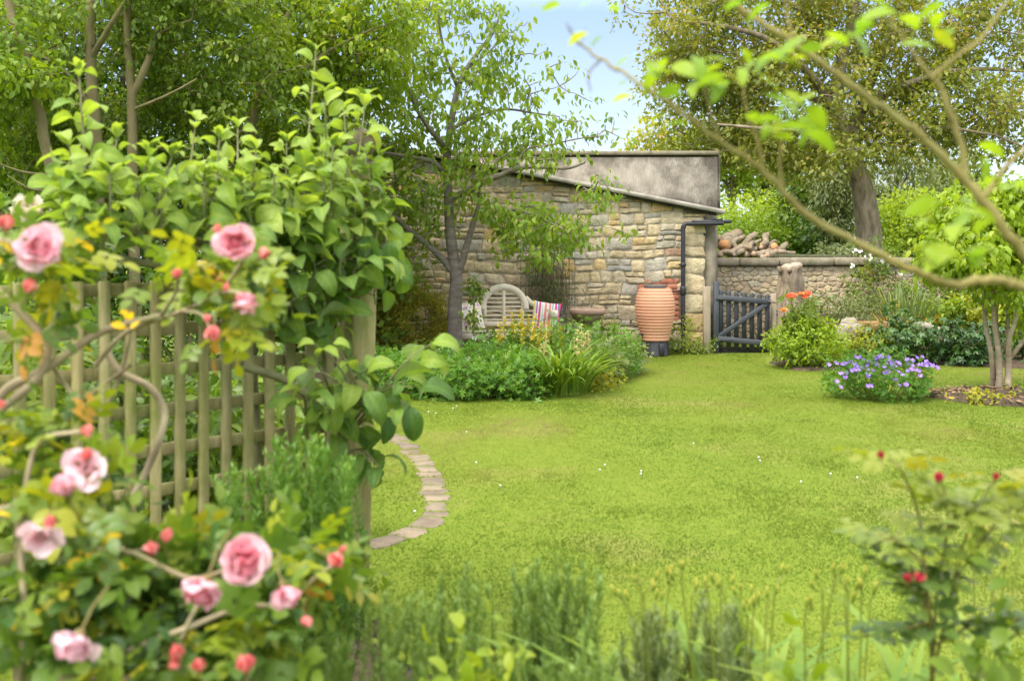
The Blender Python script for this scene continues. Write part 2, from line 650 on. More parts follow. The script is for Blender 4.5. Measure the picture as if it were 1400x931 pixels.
g = MB()
n = 60
xs = np.concatenate([np.linspace(-250, -12, 12), np.linspace(-10, 12, 45), np.linspace(14, 250, 12)])
ys = np.concatenate([np.linspace(-60, 1, 8), np.linspace(2, 18, 33), np.linspace(20, 400, 14)])
XX, YY = np.meshgrid(xs, ys)
ZZ = ground_z(XX, YY)
nx = len(xs)
i = np.arange(len(ys) - 1)[:, None] * nx; j = np.arange(nx - 1)[None]
g.add(np.stack([XX, YY, ZZ], -1).reshape(-1, 3), np.stack([i + j, i + j + 1, i + nx + j + 1, i + nx + j], -1).reshape(-1, 4))
kind(g.build('lawn', M_lawn), 'structure')

# higher ground held back by the garden wall
g = MB()
FZ = 1.36
xs = np.concatenate([[3.1], np.linspace(4, 30, 20), [60, 120, 260]])
ys = np.concatenate([np.linspace(18.75, 40, 18), [60, 100, 200, 400]])
XX, YY = np.meshgrid(xs, ys)
ZZ = FZ + np.clip(YY - 20, 0, 400) * 0.018 + (fbm(XX * 0.3, YY * 0.3, 5) - 0.5) * 0.2 * np.clip(YY - 19, 0, 1)
nx = len(xs)
i = np.arange(len(ys) - 1)[:, None] * nx; j = np.arange(nx - 1)[None]
g.add(np.stack([XX, YY, ZZ], -1).reshape(-1, 3), np.stack([i + j, i + j + 1, i + nx + j + 1, i + nx + j], -1).reshape(-1, 4))
kind(g.build('field', M_field), 'structure')

def soil_sheet(name, poly, z=0.02, hump=0.05):
    poly = np.asarray(poly)[:, :2]
    c = poly.mean(0)
    b = MB()
    rings = [1.0, 0.93, 0.8, 0.55, 0.25]
    V = []
    for k, r in enumerate(rings):
        q = c + (poly - c) * r
        zz = (-0.03 if k == 0 else z + hump * (1 - r)) + (fbm(q[:, 0] * 4, q[:, 1] * 4, 9) - 0.5) * 0.05 * (k > 0) + (0.012 if k else 0)
        V.append(np.column_stack([q, zz]))
    m = len(poly)
    V.append(np.array([[c[0], c[1], z + hump]]))
    i = np.arange(m); i2 = (i + 1) % m
    F = [np.stack([k * m + i, k * m + i2, (k + 1) * m + i2, (k + 1) * m + i], -1) for k in range(len(rings) - 1)]
    F.append(np.stack([(len(rings) - 1) * m + i, (len(rings) - 1) * m + i2, np.full(m, len(rings) * m)], -1))
    b.add(np.vstack(V), F)
    return kind(b.build(name, M_soil), 'structure')

BED = np.array([(-4.6, 12.0, 0), *smooth([G(*q) for q in ((490, 522), (530, 535), (575, 542), (640, 545), (700, 543), (765, 537), (822, 525), (862, 510), (874, 498), (870, 489))], 3)[:, :3], (2.05, 15.7, 0), (-4.6, 15.7, 0)])
BED_R = np.array([G(1045, 497), G(1080, 508), G(1140, 508), G(1165, 502), G(1200, 497), G(1300, 500), G(1420, 506), (9.5, 13.3, 0), (9.5, 18.3, 0), (4.2, 18.3, 0), (4.2, 16.0, 0)])
th = np.linspace(0, 2 * np.pi, 24, endpoint=False)
CT = G(1378, 545)
BED_T = np.column_stack([CT[0] + np.cos(th) * (0.78 + 0.08 * np.sin(th * 5)), CT[1] + 0.05 + np.sin(th) * (0.55 + 0.05 * np.sin(th * 3)), th * 0])
BED_F = np.array([(-1.45, 3.75, 0), (-0.8, 4.22, 0), (-0.56, 4.14, 0), (-0.50, 3.75, 0), (0.0, 3.25, 0), (1.2, 3.2, 0), (2.6, 3.4, 0), (2.6, 0.6, 0), (-2.6, 0.6, 0), (-2.6, 2.2, 0), (-1.75, 2.9, 0)])
soil_sheet('flower_bed_soil', BED)
soil_sheet('border_soil', BED_R)
soil_sheet('tree_pit_soil', BED_T, 0.03, 0.07)
soil_sheet('front_bed_soil', BED_F)

# the curved stone edging of the lawn
ctr = smooth([G(*q) for q in ((470, 752), (497, 744), (535, 735), (572, 718), (593, 698), (597, 675), (590, 650), (575, 628), (557, 610), (535, 592))], 6)
ctr[:, 2] = 0
dl = np.concatenate([[0], np.cumsum(np.linalg.norm(np.diff(ctr, axis=0), axis=1))])
PATH = []
rng = np.random.default_rng(11)
pb = MB()
s0 = 0.0
while s0 < dl[-1] - 0.1:
    L = rng.uniform(0.13, 0.28)
    s1 = min(s0 + L, dl[-1])
    ss = np.linspace(s0 + rng.uniform(0.006, 0.02), s1 - rng.uniform(0.006, 0.02), 4)
    c = np.stack([np.interp(ss, dl, ctr[:, k]) for k in range(3)], -1)
    t = unit(np.gradient(c, axis=0))
    nn = np.column_stack([-t[:, 1], t[:, 0], t[:, 2] * 0])
    w0, w1 = rng.uniform(0.055, 0.095), rng.uniform(0.055, 0.095)
    zt = 0.004 + rng.uniform(-0.003, 0.005)
    jl, jr = rng.normal(0, 0.014, 4)[:, None], rng.normal(0, 0.014, 4)[:, None]
    Lp, Rp = c + nn * (w0 + jl), c - nn * (w1 + jr)
    top = np.vstack([Lp, Rp[::-1]])
    m = len(top)
    cc = top.mean(0)
    tv = rng.uniform(0, 1)
    gzv = ground_z(top[:, 0], top[:, 1])
    def lay(q, dz):
        return np.column_stack([q[:, 0], q[:, 1], ground_z(q[:, 0], q[:, 1]) + dz])
    inner = cc + (top - cc) * 0.94
    V = np.vstack([lay(top, -0.03), lay(top, zt - 0.005), lay(inner, zt), lay((inner + inner[::-1] * 0) * 1.0, zt)[:0], lay(cc[None], zt + 0.002)])
    i = np.arange(m); i2 = (i + 1) % m
    pb.add(V, [np.stack([i, i2, i2 + m, i + m], -1)[:, ::-1], np.stack([i + m, i2 + m, i2 + 2 * m, i + 2 * m], -1)[:, ::-1], np.stack([i + 2 * m, np.full(m, 3 * m), i2 + 2 * m], -1)], tv)
    PATH.append(top)
    s0 = s1
kind(pb.build('path', M_paver, smooth=False), 'structure')

# ------------------------------------------------------------------ lawn grass: short blades, nobody could count them
rng = np.random.default_rng(5)
NB = 640000
u = rng.random(NB)
y0, y1 = 2.6, 17.2
pw = 0.75
yy = (y0 ** pw + u * (y1 ** pw - y0 ** pw)) ** (1 / pw)
xx = (rng.random(NB) * 2 - 1) * (yy * 0.56 + 0.7)
keep = ~inpoly(xx, yy, BED) & ~inpoly(xx, yy, BED_R)
bare = inpoly(xx, yy, BED_T) | inpoly(xx, yy, BED_F)
keep &= ~(bare & (rng.random(NB) > np.where(yy > 6, 0.30, 0.10)))
onpath = np.zeros(NB, bool)
near = (xx < 0) & (yy < 9)
for t in PATH:
    c = t.mean(0)
    q = c + (t - c) * 0.82
    onpath[near] |= inpoly(xx[near], yy[near], q)
keep &= ~(onpath & (rng.random(NB) > 0.06))
keep &= ~((yy > 15.9) & (xx < 3.2))
xx, yy = xx[keep], yy[keep]
N = len(xx)
zz = ground_z(xx, yy) - 0.006
pa = fbm(xx * 0.55 + 3, yy * 0.38, 21)
pb_ = fbm(xx * 2.6, yy * 2.2, 22)
dry = np.clip((pa - 0.5) * 3.2, -0.5, 0.6)
pc_ = fbm(xx * 1.1 + 7, yy * 0.9, 23)
tone = np.clip(0.37 + dry * 0.62 + (pb_ - 0.5) * 0.34 + (pc_ - 0.5) * 0.7 + rng.normal(0, 0.04, N), 0, 1)
h = rng.uniform(0.006, 0.016, N) * (0.7 + 0.7 * pb_) * (1 + 0.03 * yy)
h *= np.where(pb_ > 0.66, 1.25, 1.0)
az = np.pi / 2 + rng.normal(0, 0.9, N)          # the turf lies the way it was mown
lean = rng.uniform(0.3, 1.5, N)
d = np.column_stack([np.cos(az) * lean, np.sin(az) * lean, np.ones(N)])
wdt = rng.uniform(0.0018, 0.0032, N) * (0.55 + yy * 0.06)
az2 = az + np.pi / 2 + rng.normal(0, 0.5, N)
side = np.column_stack([np.cos(az2), np.sin(az2), np.zeros(N)]) * wdt[:, None]
b0 = np.column_stack([xx, yy, zz])
mid = b0 + d * (h * 0.55)[:, None]
tip = b0 + d * h[:, None] + np.column_stack([np.cos(az), np.sin(az), -0.2 * np.ones(N)]) * (h * 0.35)[:, None]
V = np.stack([b0 - side, b0 + side, mid + side * 0.8, tip, mid - side * 0.8], 1).reshape(-1, 3)
o = np.arange(N)[:, None] * 5
gb = MB()
gb.add(V, [o + np.array([[0, 1, 2, 4]]), o + np.array([[4, 2, 3]])], np.repeat(tone, 5))
go = gb.build('grass', M_grass)
kind(go, 'stuff')

# white daisies and clover heads in the lawn
M_white = petal_mat('white_petal', [(0, (0.75, 0.75, 0.72)), (1, (0.82, 0.80, 0.7))], 0.2)
rng = np.random.default_rng(8)
db = MB()
cl = [(612, 580), (642, 588), (642, 636), (640, 832), (565, 822), (690, 835), (782, 748), (880, 651), (960, 805), (1060, 634), (1040, 628), (1075, 660), (960, 730), (700, 660), (820, 640), (930, 610), (590, 568), (622, 561), (545, 700), (560, 690), (1020, 600), (1150, 660), (990, 690)]
for (u_, v_) in cl:
    p = G(u_, v_)
    p[2] = float(ground_z(p[0:1], p[1:2])[0]) - 0.012
    if rng.random() < 0.35:
        continue
    for k in range(rng.integers(1, 3)):
        q = p + A(rng.normal(0, 0.05), rng.normal(0, 0.08), 0.035)
        db.lathe([(0.001, -0.03), (0.002, 0.0), (0.008, 0.004), (0.006, 0.007), (0.003, 0.01)], q, 7, rng.random())
kind(db.build('lawn_daisies', M_white), 'stuff')

# ------------------------------------------------------------------ stone walls
M_stone = surf_mat('rubble_stone', (0.68, 0.66, 0.61), (1.12, 1.10, 1.05), 13, 0.9, 0.9, c3=(0.55, 0.52, 0.45), c3_scale=2.2, c3_lo=0.48, c3_hi=0.72, bscale=32, spec=0.15,
    tone=[(0.0, (0.48, 0.40, 0.27)), (0.18, (0.58, 0.48, 0.31)), (0.30, (0.40, 0.39, 0.35)), (0.42, (0.60, 0.52, 0.35)), (0.54, (0.58, 0.41, 0.18)), (0.64, (0.50, 0.44, 0.33)), (0.80, (0.58, 0.47, 0.29)), (0.88, (0.46, 0.43, 0.37)), (0.95, (0.52, 0.41, 0.29)), (0.98, (0.48, 0.29, 0.19)), (1.0, (0.35, 0.35, 0.34))])
M_stone_d = surf_mat('weathered_rubble', (0.66, 0.64, 0.58), (1.02, 1.0, 0.94), 8, 0.92, 0.7, c3=(0.5, 0.48, 0.4), c3_scale=1.7, c3_lo=0.48, c3_hi=0.75, bscale=26, spec=0.15,
    tone=[(0.0, (0.44, 0.37, 0.26)), (0.3, (0.52, 0.44, 0.30)), (0.5, (0.42, 0.39, 0.31)), (0.75, (0.54, 0.44, 0.29)), (1.0, (0.42, 0.33, 0.23))])
M_mortar = surf_mat('earth_mortar', (0.24, 0.20, 0.145), (0.40, 0.345, 0.25), 20, 0.95, 0.6, c3=(0.2, 0.17, 0.12), c3_scale=2.5, spec=0.1)

M_mortar_d = surf_mat('dark_mortar', (0.24, 0.20, 0.145), (0.38, 0.32, 0.23), 18, 0.95, 0.7, c3=(0.16, 0.135, 0.09), c3_scale=3, spec=0.1)

def stone(mb, x0, x1, z0, z1, y, rng, tone, top=None, depth=0.03, warp=None, gap=0.006, nx=7, nz=6):
    """one dressed rubble stone: a pillowed, chipped face with rounded corners"""
    cx, cz, hw, hh = (x0 + x1) / 2, (z0 + z1) / 2, (x1 - x0) / 2 - gap * rng.uniform(0.4, 1.5), (z1 - z0) / 2 - gap * rng.uniform(0.4, 1.5)
    if hw < 0.02 or hh < 0.015:
        return
    a = np.linspace(-1, 1, nx); b = np.linspace(-1, 1, nz)
    a = np.sign(a) * np.abs(a) ** 0.7; b = np.sign(b) * np.abs(b) ** 0.7
    Aa, Bb = np.meshgrid(a, b)
    r = rng.uniform(0.0, 0.16)
    X = Aa * (1 - r * 0.5 * Bb ** 4 * Aa ** 2) * hw
    Z = Bb * (1 - r * 0.5 * Aa ** 4 * Bb ** 2) * hh
    k = rng.normal(0, 0.15, 4)
    X = X + k[0] * hw * Bb * 0.6 + rng.normal(0, 0.004, X.shape)
    Z = Z + k[1] * hh * Aa * 0.6 + k[2] * hh * (Aa ** 2 - 0.4) * 0.4 + rng.normal(0, 0.003, X.shape)
    e = np.maximum(np.abs(Aa) ** 12, np.abs(Bb) ** 10)
    out = rng.uniform(0.5, 1.15) * depth * (1 - e) + (Aa * rng.normal(0, 0.006) + Bb * rng.normal(0, 0.006)) * (1 - e) + rng.normal(0, 0.003, X.shape) * (1 - e) + 0.006
    X = X + cx; Z = Z + cz
    if warp:
        X, Z = warp(X, Z)
    if top is not None:
        Z = np.minimum(Z, top(X))
        if Z.max() - Z.min() < 0.02:
            return
    V = np.stack([X, y - out, Z], -1).reshape(-1, 3)
    i = np.arange(nz - 1)[:, None] * nx; j = np.arange(nx - 1)[None]
    mb.add(V, np.stack([i + j, i + j + 1, i + nx + j + 1, i + nx + j], -1).reshape(-1, 4), tone)

def crazy_stones(mb, x0, x1, z0, z1, y, rng, size=0.145, aspect=1.6, gap=0.0035, depth=0.016, jx=0.42, jz=0.38, drop=0.14, top=None, skip=None):
    """irregular many-sided rubble fitted edge to edge"""
    s = size
    nx_, nz_ = int((x1 - x0) / s), max(3, int((z1 - z0) * aspect / s))
    S = np.array([[x0 + (i + 0.5 + 0.5 * (j % 2) + rng.uniform(-jx, jx)) * (x1 - x0) / nx_, (z0 * aspect) + (j + 0.5 + rng.uniform(-jz, jz)) * (z1 - z0) * aspect / nz_] for j in range(nz_) for i in range(nx_)])
    S = S[rng.random(len(S)) > drop]
    for c in S:
        if skip and skip(c[0], c[1] / aspect):
            continue
        near = S[np.argsort(((S - c) ** 2).sum(1))[1:18]]
        poly = [np.array(q, float) for q in ((x0, z0 * aspect), (x1, z0 * aspect), (x1, z1 * aspect), (x0, z1 * aspect))]
        for o in near:
            nrm, m = o - c, (o + c) / 2
            out = []
            for a, b in zip(poly, poly[1:] + poly[:1]):
                da, db = (a - m) @ nrm, (b - m) @ nrm
                if da <= 0:
                    out.append(a)
                if (da < 0) != (db < 0):
                    out.append(a + (b - a) * da / (da - db))
            poly = out
            if len(poly) < 3:
                break
        if len(poly) < 3:
            continue
        p = np.array(poly); p[:, 1] /= aspect
        if top is not None:                       # cut by the slope of the roof
            out = []
            for a, b in zip(p, np.roll(p, -1, 0)):
                da, db = a[1] - top(a[0]), b[1] - top(b[0])
                if da <= 0:
                    out.append(a)
                if (da < 0) != (db < 0):
                    out.append(a + (b - a) * da / (da - db))
            if len(out) < 3:
                continue
            p = np.array(out)
        q = []
        for a, b in zip(p, np.roll(p, -1, 0)):
            nn = max(2, int(np.linalg.norm(b - a) / 0.05))
            q += [a + (b - a) * t for t in np.arange(nn) / nn]
        q = np.array(q)
        cc = q.mean(0)
        rmin = np.linalg.norm(q - cc, axis=1).mean()
        if rmin < 0.025:
            continue
        m = len(q)
        out = rng.uniform(0.5, 1.2) * depth
        tilt = rng.normal(0, 0.05, 2)
        rings = []
        for f, dz in ((1 - gap * rng.uniform(0.7, 2.0) / rmin, 0.0), (0.93 - 0.004 / rmin, 0.7), (0.78, 0.95), (0.42, 1.05)):
            r = cc + (q - cc) * f + rng.normal(0, 0.003, q.shape)
            rings.append(np.column_stack([r[:, 0], y - out * dz - ((r - cc) @ tilt) * (dz > 0) - rng.normal(0, 0.002, m), r[:, 1]]))
        V = np.vstack(rings + [np.array([[cc[0], y - out, cc[1]]])])
        i = np.arange(m); i2 = (i + 1) % m
        F = [np.stack([k * m + i, k * m + i2, (k + 1) * m + i2, (k + 1) * m + i], -1) for k in range(3)]
        F.append(np.stack([3 * m + i, 3 * m + i2, np.full(m, 4 * m)], -1))
        mb.add(V, F, rng.random())

def rubble(mb, x0, x1, z0, z1, y, rng, h=(0.10, 0.24), w=(0.12, 0.36), top=None, depth=0.018, wild=0.03, skip=None):
    ph = rng.uniform(0, 6, 6)
    def warp(X, Z):
        return (X + 0.02 * np.sin(3.1 * Z + ph[0]) + 0.015 * np.sin(7 * Z + ph[1]),
                Z + wild * (np.sin(1.3 * X + ph[2] + 0.5 * Z) + 0.7 * np.sin(3.1 * X + ph[3] + 1.7 * Z) + 0.4 * np.sin(6.3 * X + ph[4])) * np.clip((Z - z0) / 0.3, 0, 1))
    z = z0
    while z < z1:
        hh = rng.uniform(*h)
        if z < z0 + 0.6:
            hh *= 1.25
        x = x0
        while x < x1:
            ww = min(rng.uniform(*w) * (0.7 + hh / 0.3), x1 - x)
            if x1 - (x + ww) < 0.1:
                ww = x1 - x
            def one(a, b, c, d_):
                if skip and skip((a + b) / 2, (c + d_) / 2):
                    return
                stone(mb, a, b, c, d_, y, rng, rng.random(), top, depth, warp)
            if hh > 0.15 and rng.random() < 0.30:
                m = z + hh * rng.uniform(0.35, 0.65)
                one(x, x + ww, z, m)
                s = x + ww * rng.uniform(0.35, 0.65)
                if ww > 0.3:
                    one(x, s, m, z + hh); one(s, x + ww, m, z + hh)
                else:
                    one(x, x + ww, m, z + hh)
            else:
                one(x, x + ww, z + rng.normal(0, 0.008), z + hh + rng.normal(0, 0.008))
            x += ww
        z += hh

# ------------------------------------------------------------------ the shed: rubble gable, lean-to roof, rain goods
YW = 15.9
def roof_z(x):
    """height of the underside of the verge above x"""
    return 2.19 - (x - P(985, 0, YW)[0]) * (58.0 / 295.0)
XL, XR = -4.2, P(963, 0, YW)[0]
M_roof = surf_mat('grey_roof_sheet', (0.38, 0.34, 0.29), (0.52, 0.47, 0.40), 5, 0.85, 0.3, c3=(0.28, 0.25, 0.2), c3_scale=2.2, spec=0.2)
M_black = surf_mat('black_plastic', (0.018, 0.019, 0.022), (0.035, 0.037, 0.042), 4, 0.45, 0.05, spec=0.4)
M_dark = surf_mat('dark_timber', (0.03, 0.026, 0.022), (0.07, 0.06, 0.05), 8, 0.85, 0.3)
shed = thing('stone_shed', 'low stone shed with coursed rubble gable wall, sloping grey roof and black downpipe', 'shed', (0, YW, 0))
w = MB()
w.prism([(XL, -0.1), (XR - 0.015, -0.1), (XR - 0.015, roof_z(XR)), (XL, roof_z(XL))], YW, YW + 0.42)
shed_wall = w.build('wall', M_mortar, shed, smooth=False)
w = MB()
rng = np.random.default_rng(31)
qx = P(935, 0, YW)[0]
bx0, bx1, bz0, bz1 = P(872, 0, YW)[0], P(928, 0, YW)[0], P(0, 440, YW)[2], P(0, 383, YW)[2]
brick_zone = lambda x, z: bx0 < x < bx1 and bz0 < z < bz1
rubble(w, XL, qx, 0.0, 4.0, YW + 0.005, rng, h=(0.10, 0.22), w=(0.11, 0.30), wild=0.022, depth=0.022, top=lambda x: roof_z(x) - 0.01, skip=brick_zone)
z = 0.0
while z < 2.25:                                     # squared quoins at the corner
    hq = rng.uniform(0.16, 0.34)
    stone(w, qx - 0.01, XR + 0.01, z, min(z + hq, 2.2), YW + 0.002, rng, rng.choice([0.42, 0.16, 0.45, 0.05, 0.5]), lambda x: roof_z(x) - 0.02, 0.02)
    z += hq
w.build('stonework', M_stone, shed_wall)
M_brick = surf_mat('red_brick', (0.36, 0.13, 0.075), (0.46, 0.20, 0.12), 10, 0.9, 0.4, c3=(0.34, 0.24, 0.18), c3_scale=5, spec=0.15, tone=[(0, (0.8, 0.8, 0.85)), (1, (1.1, 1.0, 0.95))])
w = MB()
z = bz0
k = 0
while z < bz1 - 0.02:
    x = bx0 + (0.11 if k % 2 else 0.0)
    while x < bx1 - 0.05:
        stone(w, x, min(x + 0.226, bx1 + 0.01), z, z + 0.083, YW - 0.001, rng, rng.random(), None, 0.014, gap=0.003, nx=5, nz=4)
        x += 0.230
    z += 0.087
    k += 1
w.build('brick_patch', M_brick, shed_wall)
# roof sheet with verge
w = MB()
xr0, xr1 = XL - 0.1, P(990, 0, YW - 0.1)[0]
def rz(x): return roof_z(x) + 0.005
w.prism([(xr0, rz(xr0)), (xr0, rz(xr0) + 0.065), (xr1, rz(xr1) + 0.065), (xr1, rz(xr1))], YW - 0.16, YW + 0.68)
roof = w.build('roof', M_roof, shed, smooth=False)
w = MB()
w.prism([(xr0, rz(xr0) - 0.045), (xr0, rz(xr0) - 0.003), (xr1 - 0.12, rz(xr1 - 0.12) - 0.003), (xr1 - 0.12, rz(xr1 - 0.12) - 0.045)], YW - 0.09, YW - 0.055)
w.build('verge_board', M_dark, roof, smooth=False)
# gutter end, cross pipe and downpipe
xe = P(985, 0, YW)[0]
ze = P(0, 304, YW)[2]
w = MB()
gp = [(math.cos(a) * 0.055, math.sin(a) * 0.055) for a in np.linspace(math.pi, 2 * math.pi, 9)]
gp = gp + [(x * 0.86, z * 0.86 + 0.004) for x, z in gp[::-1]]
w.prism([(xe - 0.05 + x, ze + 0.05 + z) for x, z in gp], YW - 0.16, YW + 0.6)
gutter = w.build('gutter', M_black, shed, smooth=False)
xd = P(932, 0, YW)[0]
yd = YW - 0.13
w = MB()
w.bbox((xe - 0.16, YW - 0.10, ze + 0.005), (0.62, 0.11, 0.055), 0.015)
w.tubes(smooth([A(xe + 0.02, yd, ze - 0.02), A(xd + 0.12, yd, ze - 0.03), A(xd + 0.03, yd, ze - 0.04), A(xd, yd, ze - 0.12)], 5), 0.034, 12)
w.build('cross_pipe', M_black, gutter)
w = MB()
w.tubes(np.array([A(xd, yd, ze - 0.06), A(xd, yd, 1.0), A(xd, yd, 0.16)]), 0.036, 14)
w.tubes(smooth([A(xd, yd, 0.17), A(xd - 0.01, yd - 0.02, 0.1), A(xd - 0.08, yd - 0.07, 0.05), A(xd - 0.15, yd - 0.1, 0.03)], 4), 0.036, 12)
pipe = w.build('downpipe', M_black, shed)
for zc in (P(0, 362, YW)[2], P(0, 442, YW)[2]):
    w = MB()
    w.lathe([(0.04, -0.03), (0.046, -0.026), (0.046, 0.026), (0.04, 0.03)], (xd, yd, zc), 14)
    w.bbox((xd, yd + 0.05, zc), (0.12, 0.02, 0.03), 0.004)
    w.build('pipe_bracket', M_black, pipe)
w = MB()
zc = P(0, 397, YW)[2]
w.lathe([(0.040, -0.07), (0.05, -0.06), (0.05, 0.05), (0.040, 0.07)], (xd, yd, zc), 14)
w.tubes(np.array([A(xd, yd, zc), A(xd - 0.12, yd - 0.02, zc - 0.01), A(xd - 0.27, yd - 0.25, zc - 0.012)]), 0.014, 8)
w.build('rain_diverter', M_black, pipe)

# tall rendered building behind
M_conc = surf_mat('stained_render', (0.20, 0.175, 0.14), (0.37, 0.33, 0.265), 4.5, 0.95, 0.6, c3=(0.10, 0.087, 0.068), c3_scale=1.6, c3_lo=0.43, c3_hi=0.60, stretch=(1.2, 1.2, 0.6), bscale=30, spec=0.1, detail=9)
M_cope = surf_mat('mossy_coping', (0.17, 0.145, 0.10), (0.30, 0.26, 0.19), 8, 0.95, 0.5, c3=(0.12, 0.12, 0.06), c3_scale=3, spec=0.1)
YB = 16.62
barn = thing('rendered_building', 'flat topped building with stained brown rendered wall rising behind the stone shed', 'building', (0, YB, 0))
xb1 = P(981, 0, YB)[0]
zt = P(0, 207, YB)[2]
w = MB()
w.box(((xb1 - 5.2) / 2, YB + 1.8, (zt - 0.2) / 2), (xb1 + 5.2, 3.6, zt + 0.0))
for zz_ in ():         # faint lift lines of the render
    w.bbox(((xb1 - 5.2) / 2, YB + 0.001, zz_), (xb1 + 5.18, 0.008, 0.012), 0.003)
bw = w.build('wall', M_conc, barn, smooth=False)
w = MB()
w.bbox(((xb1 - 5.2) / 2, YB + 1.8, zt - 0.03), (xb1 + 5.26, 3.66, 0.065), 0.01)
w.build('coping', M_cope, bw, smooth=False)
w = MB()
w.bbox((xb1 + 0.035, YB + 0.1, 2.75), (0.05, 0.07, 0.95), 0.01)
w.build('corner_pipe', M_conc, bw)
# dark weathered pier closing the corner
w = MB()
pr = np.random.default_rng(4)
w.box((XR + 0.095, 16.24, 1.04), (0.205, 0.5, 2.05))
pier = w.build('stone_pier', M_cope, shed, smooth=False)

# ------------------------------------------------------------------ garden wall on the right
YG = 18.5
gw = thing('garden_wall', 'long low rubble garden wall with flat stone coping behind the gate and border', 'wall', (6, YG, 0))
x0, x1 = P(958, 0, YG)[0], 13.5
w = MB()
w.box(((x0 + x1) / 2, YG + 0.2, 0.62), (x1 - x0, 0.36, 1.42))
gwm = w.build('wall', M_mortar_d, gw, smooth=False)
w = MB()
rng = np.random.default_rng(77)
crazy_stones(w, x0, x1, 0.0, 1.335, YG + 0.022, rng)
w.build('stonework', M_stone_d, gwm)
w = MB()
x = x0
while x < x1:
    L = rng.uniform(0.7, 1.2)
    w.bbox((x + L / 2, YG + 0.18, 1.415 + rng.normal(0, 0.006)), (L - 0.012, 0.5, 0.155), 0.03, var=rng.random())
    x += L
w.build('coping', M_cope, gwm)
# mossy rail lying along the coping
w = MB()
w.beam(P(1058, 350, YG + 0.3) + A(0, 0, 0.0), P(1163, 351, YG + 0.3), 0.07, 0.08)
rl = w.build('timber_rail', surf_mat('green_rail', (0.06, 0.07, 0.035), (0.12, 0.12, 0.07), 12, 0.9, 0.4), None, P(1110, 350, YG + 0.3))
tag(rl, 'mossy dark timber rail lying along the garden wall coping', 'rail')

# ------------------------------------------------------------------ gate and posts
M_gate = surf_mat('slate_grey_paint', (0.042, 0.047, 0.054), (0.062, 0.068, 0.076), 10, 0.6, 0.15, c3=(0.09, 0.095, 0.095), c3_scale=6, c3_lo=0.58, c3_hi=0.8, stretch=(1, 1, 0.25), spec=0.3)
M_oldwood = surf_mat('grey_oak', (0.24, 0.19, 0.13), (0.40, 0.34, 0.25), 9, 0.9, 0.5, c3=(0.16, 0.17, 0.09), c3_scale=3, stretch=(1, 1, 0.12), spec=0.15)
M_steel = surf_mat('rusty_steel', (0.10, 0.07, 0.05), (0.25, 0.2, 0.16), 20, 0.7, 0.2, metal=0.4)
YT = 15.62
gx = lambda u: P(u, 0, YT)[0]
gz = lambda v: P(0, v, YT)[2]
gate = thing('garden_gate', 'slate grey painted picket gate with diagonal brace at the end of the stone shed', 'gate', (gx(1016), YT, 0))
w = MB()
w.bbox((gx(979), YT, (gz(385)) / 2), (0.085, 0.085, gz(385)), 0.01)
w.build('gate_post', M_gate, gate)
for k in range(7):
    uu = 985.5 + k * 10.6
    zt_, zb_ = gz(396 + k * 1.0), gz(477 + k * 0.4)
    w = MB()
    x = gx(uu)
    hw = 0.036
    arc = [(x + hw * math.cos(a), zt_ - hw + hw * math.sin(a)) for a in np.linspace(0, math.pi, 7)]
    w.prism([(x + hw * 0.98, zb_)] + arc + [(x - hw * 0.98, zb_)], YT - 0.012, YT + 0.010)
    w.build('picket', M_gate, gate, smooth=False)
for (va, vb) in ((407, 413), (463, 470)):
    w = MB()
    w.beam(P(981, va, YT - 0.035), P(1054, vb, YT - 0.035), 0.085, 0.045, bev=0.006)
    w.build('rail', M_gate, gate, smooth=False)
w = MB()
w.beam(P(983, 460, YT - 0.034), P(1049, 415, YT - 0.034), 0.075, 0.035, bev=0.006)
w.build('brace', M_gate, gate, smooth=False)
w = MB()
w.bbox(P(1016, 479, YT + 0.06), (0.84, 0.03, 0.11), 0.005)
w.build('bottom_board', M_dark, gate, smooth=False)
for vv in (408, 464):
    w = MB()
    w.beam(P(978, vv, YT - 0.062), P(1003, vv + 1.5, YT - 0.062), 0.03, 0.006, bev=0.002)
    w.build('hinge', M_gate, gate, smooth=False)
w = MB()
w.tubes(np.array([P(1051, 412, YT - 0.08), P(1060, 414, YT - 0.08)]), 0.012, 8, cap=True)
w.build('latch', M_steel, gate)
w = MB()
w.bbox((gx(967), YT + 0.05, gz(392) / 2), (0.115, 0.10, gz(392)), 0.012)
tag(w.build('oak_post', M_oldwood, None, (gx(967), YT + 0.05, 0)), 'pale weathered oak post between the shed corner and the gate', 'post')
w = MB()
w.bbox((gx(1060), YT + 0.12, gz(402) / 2), (0.075, 0.08, gz(402)), 0.012)
tag(w.build('latch_post', M_oldwood, None, (gx(1060), YT + 0.12, 0)), 'thin brown post beside the latch end of the gate behind the orange roses', 'post')

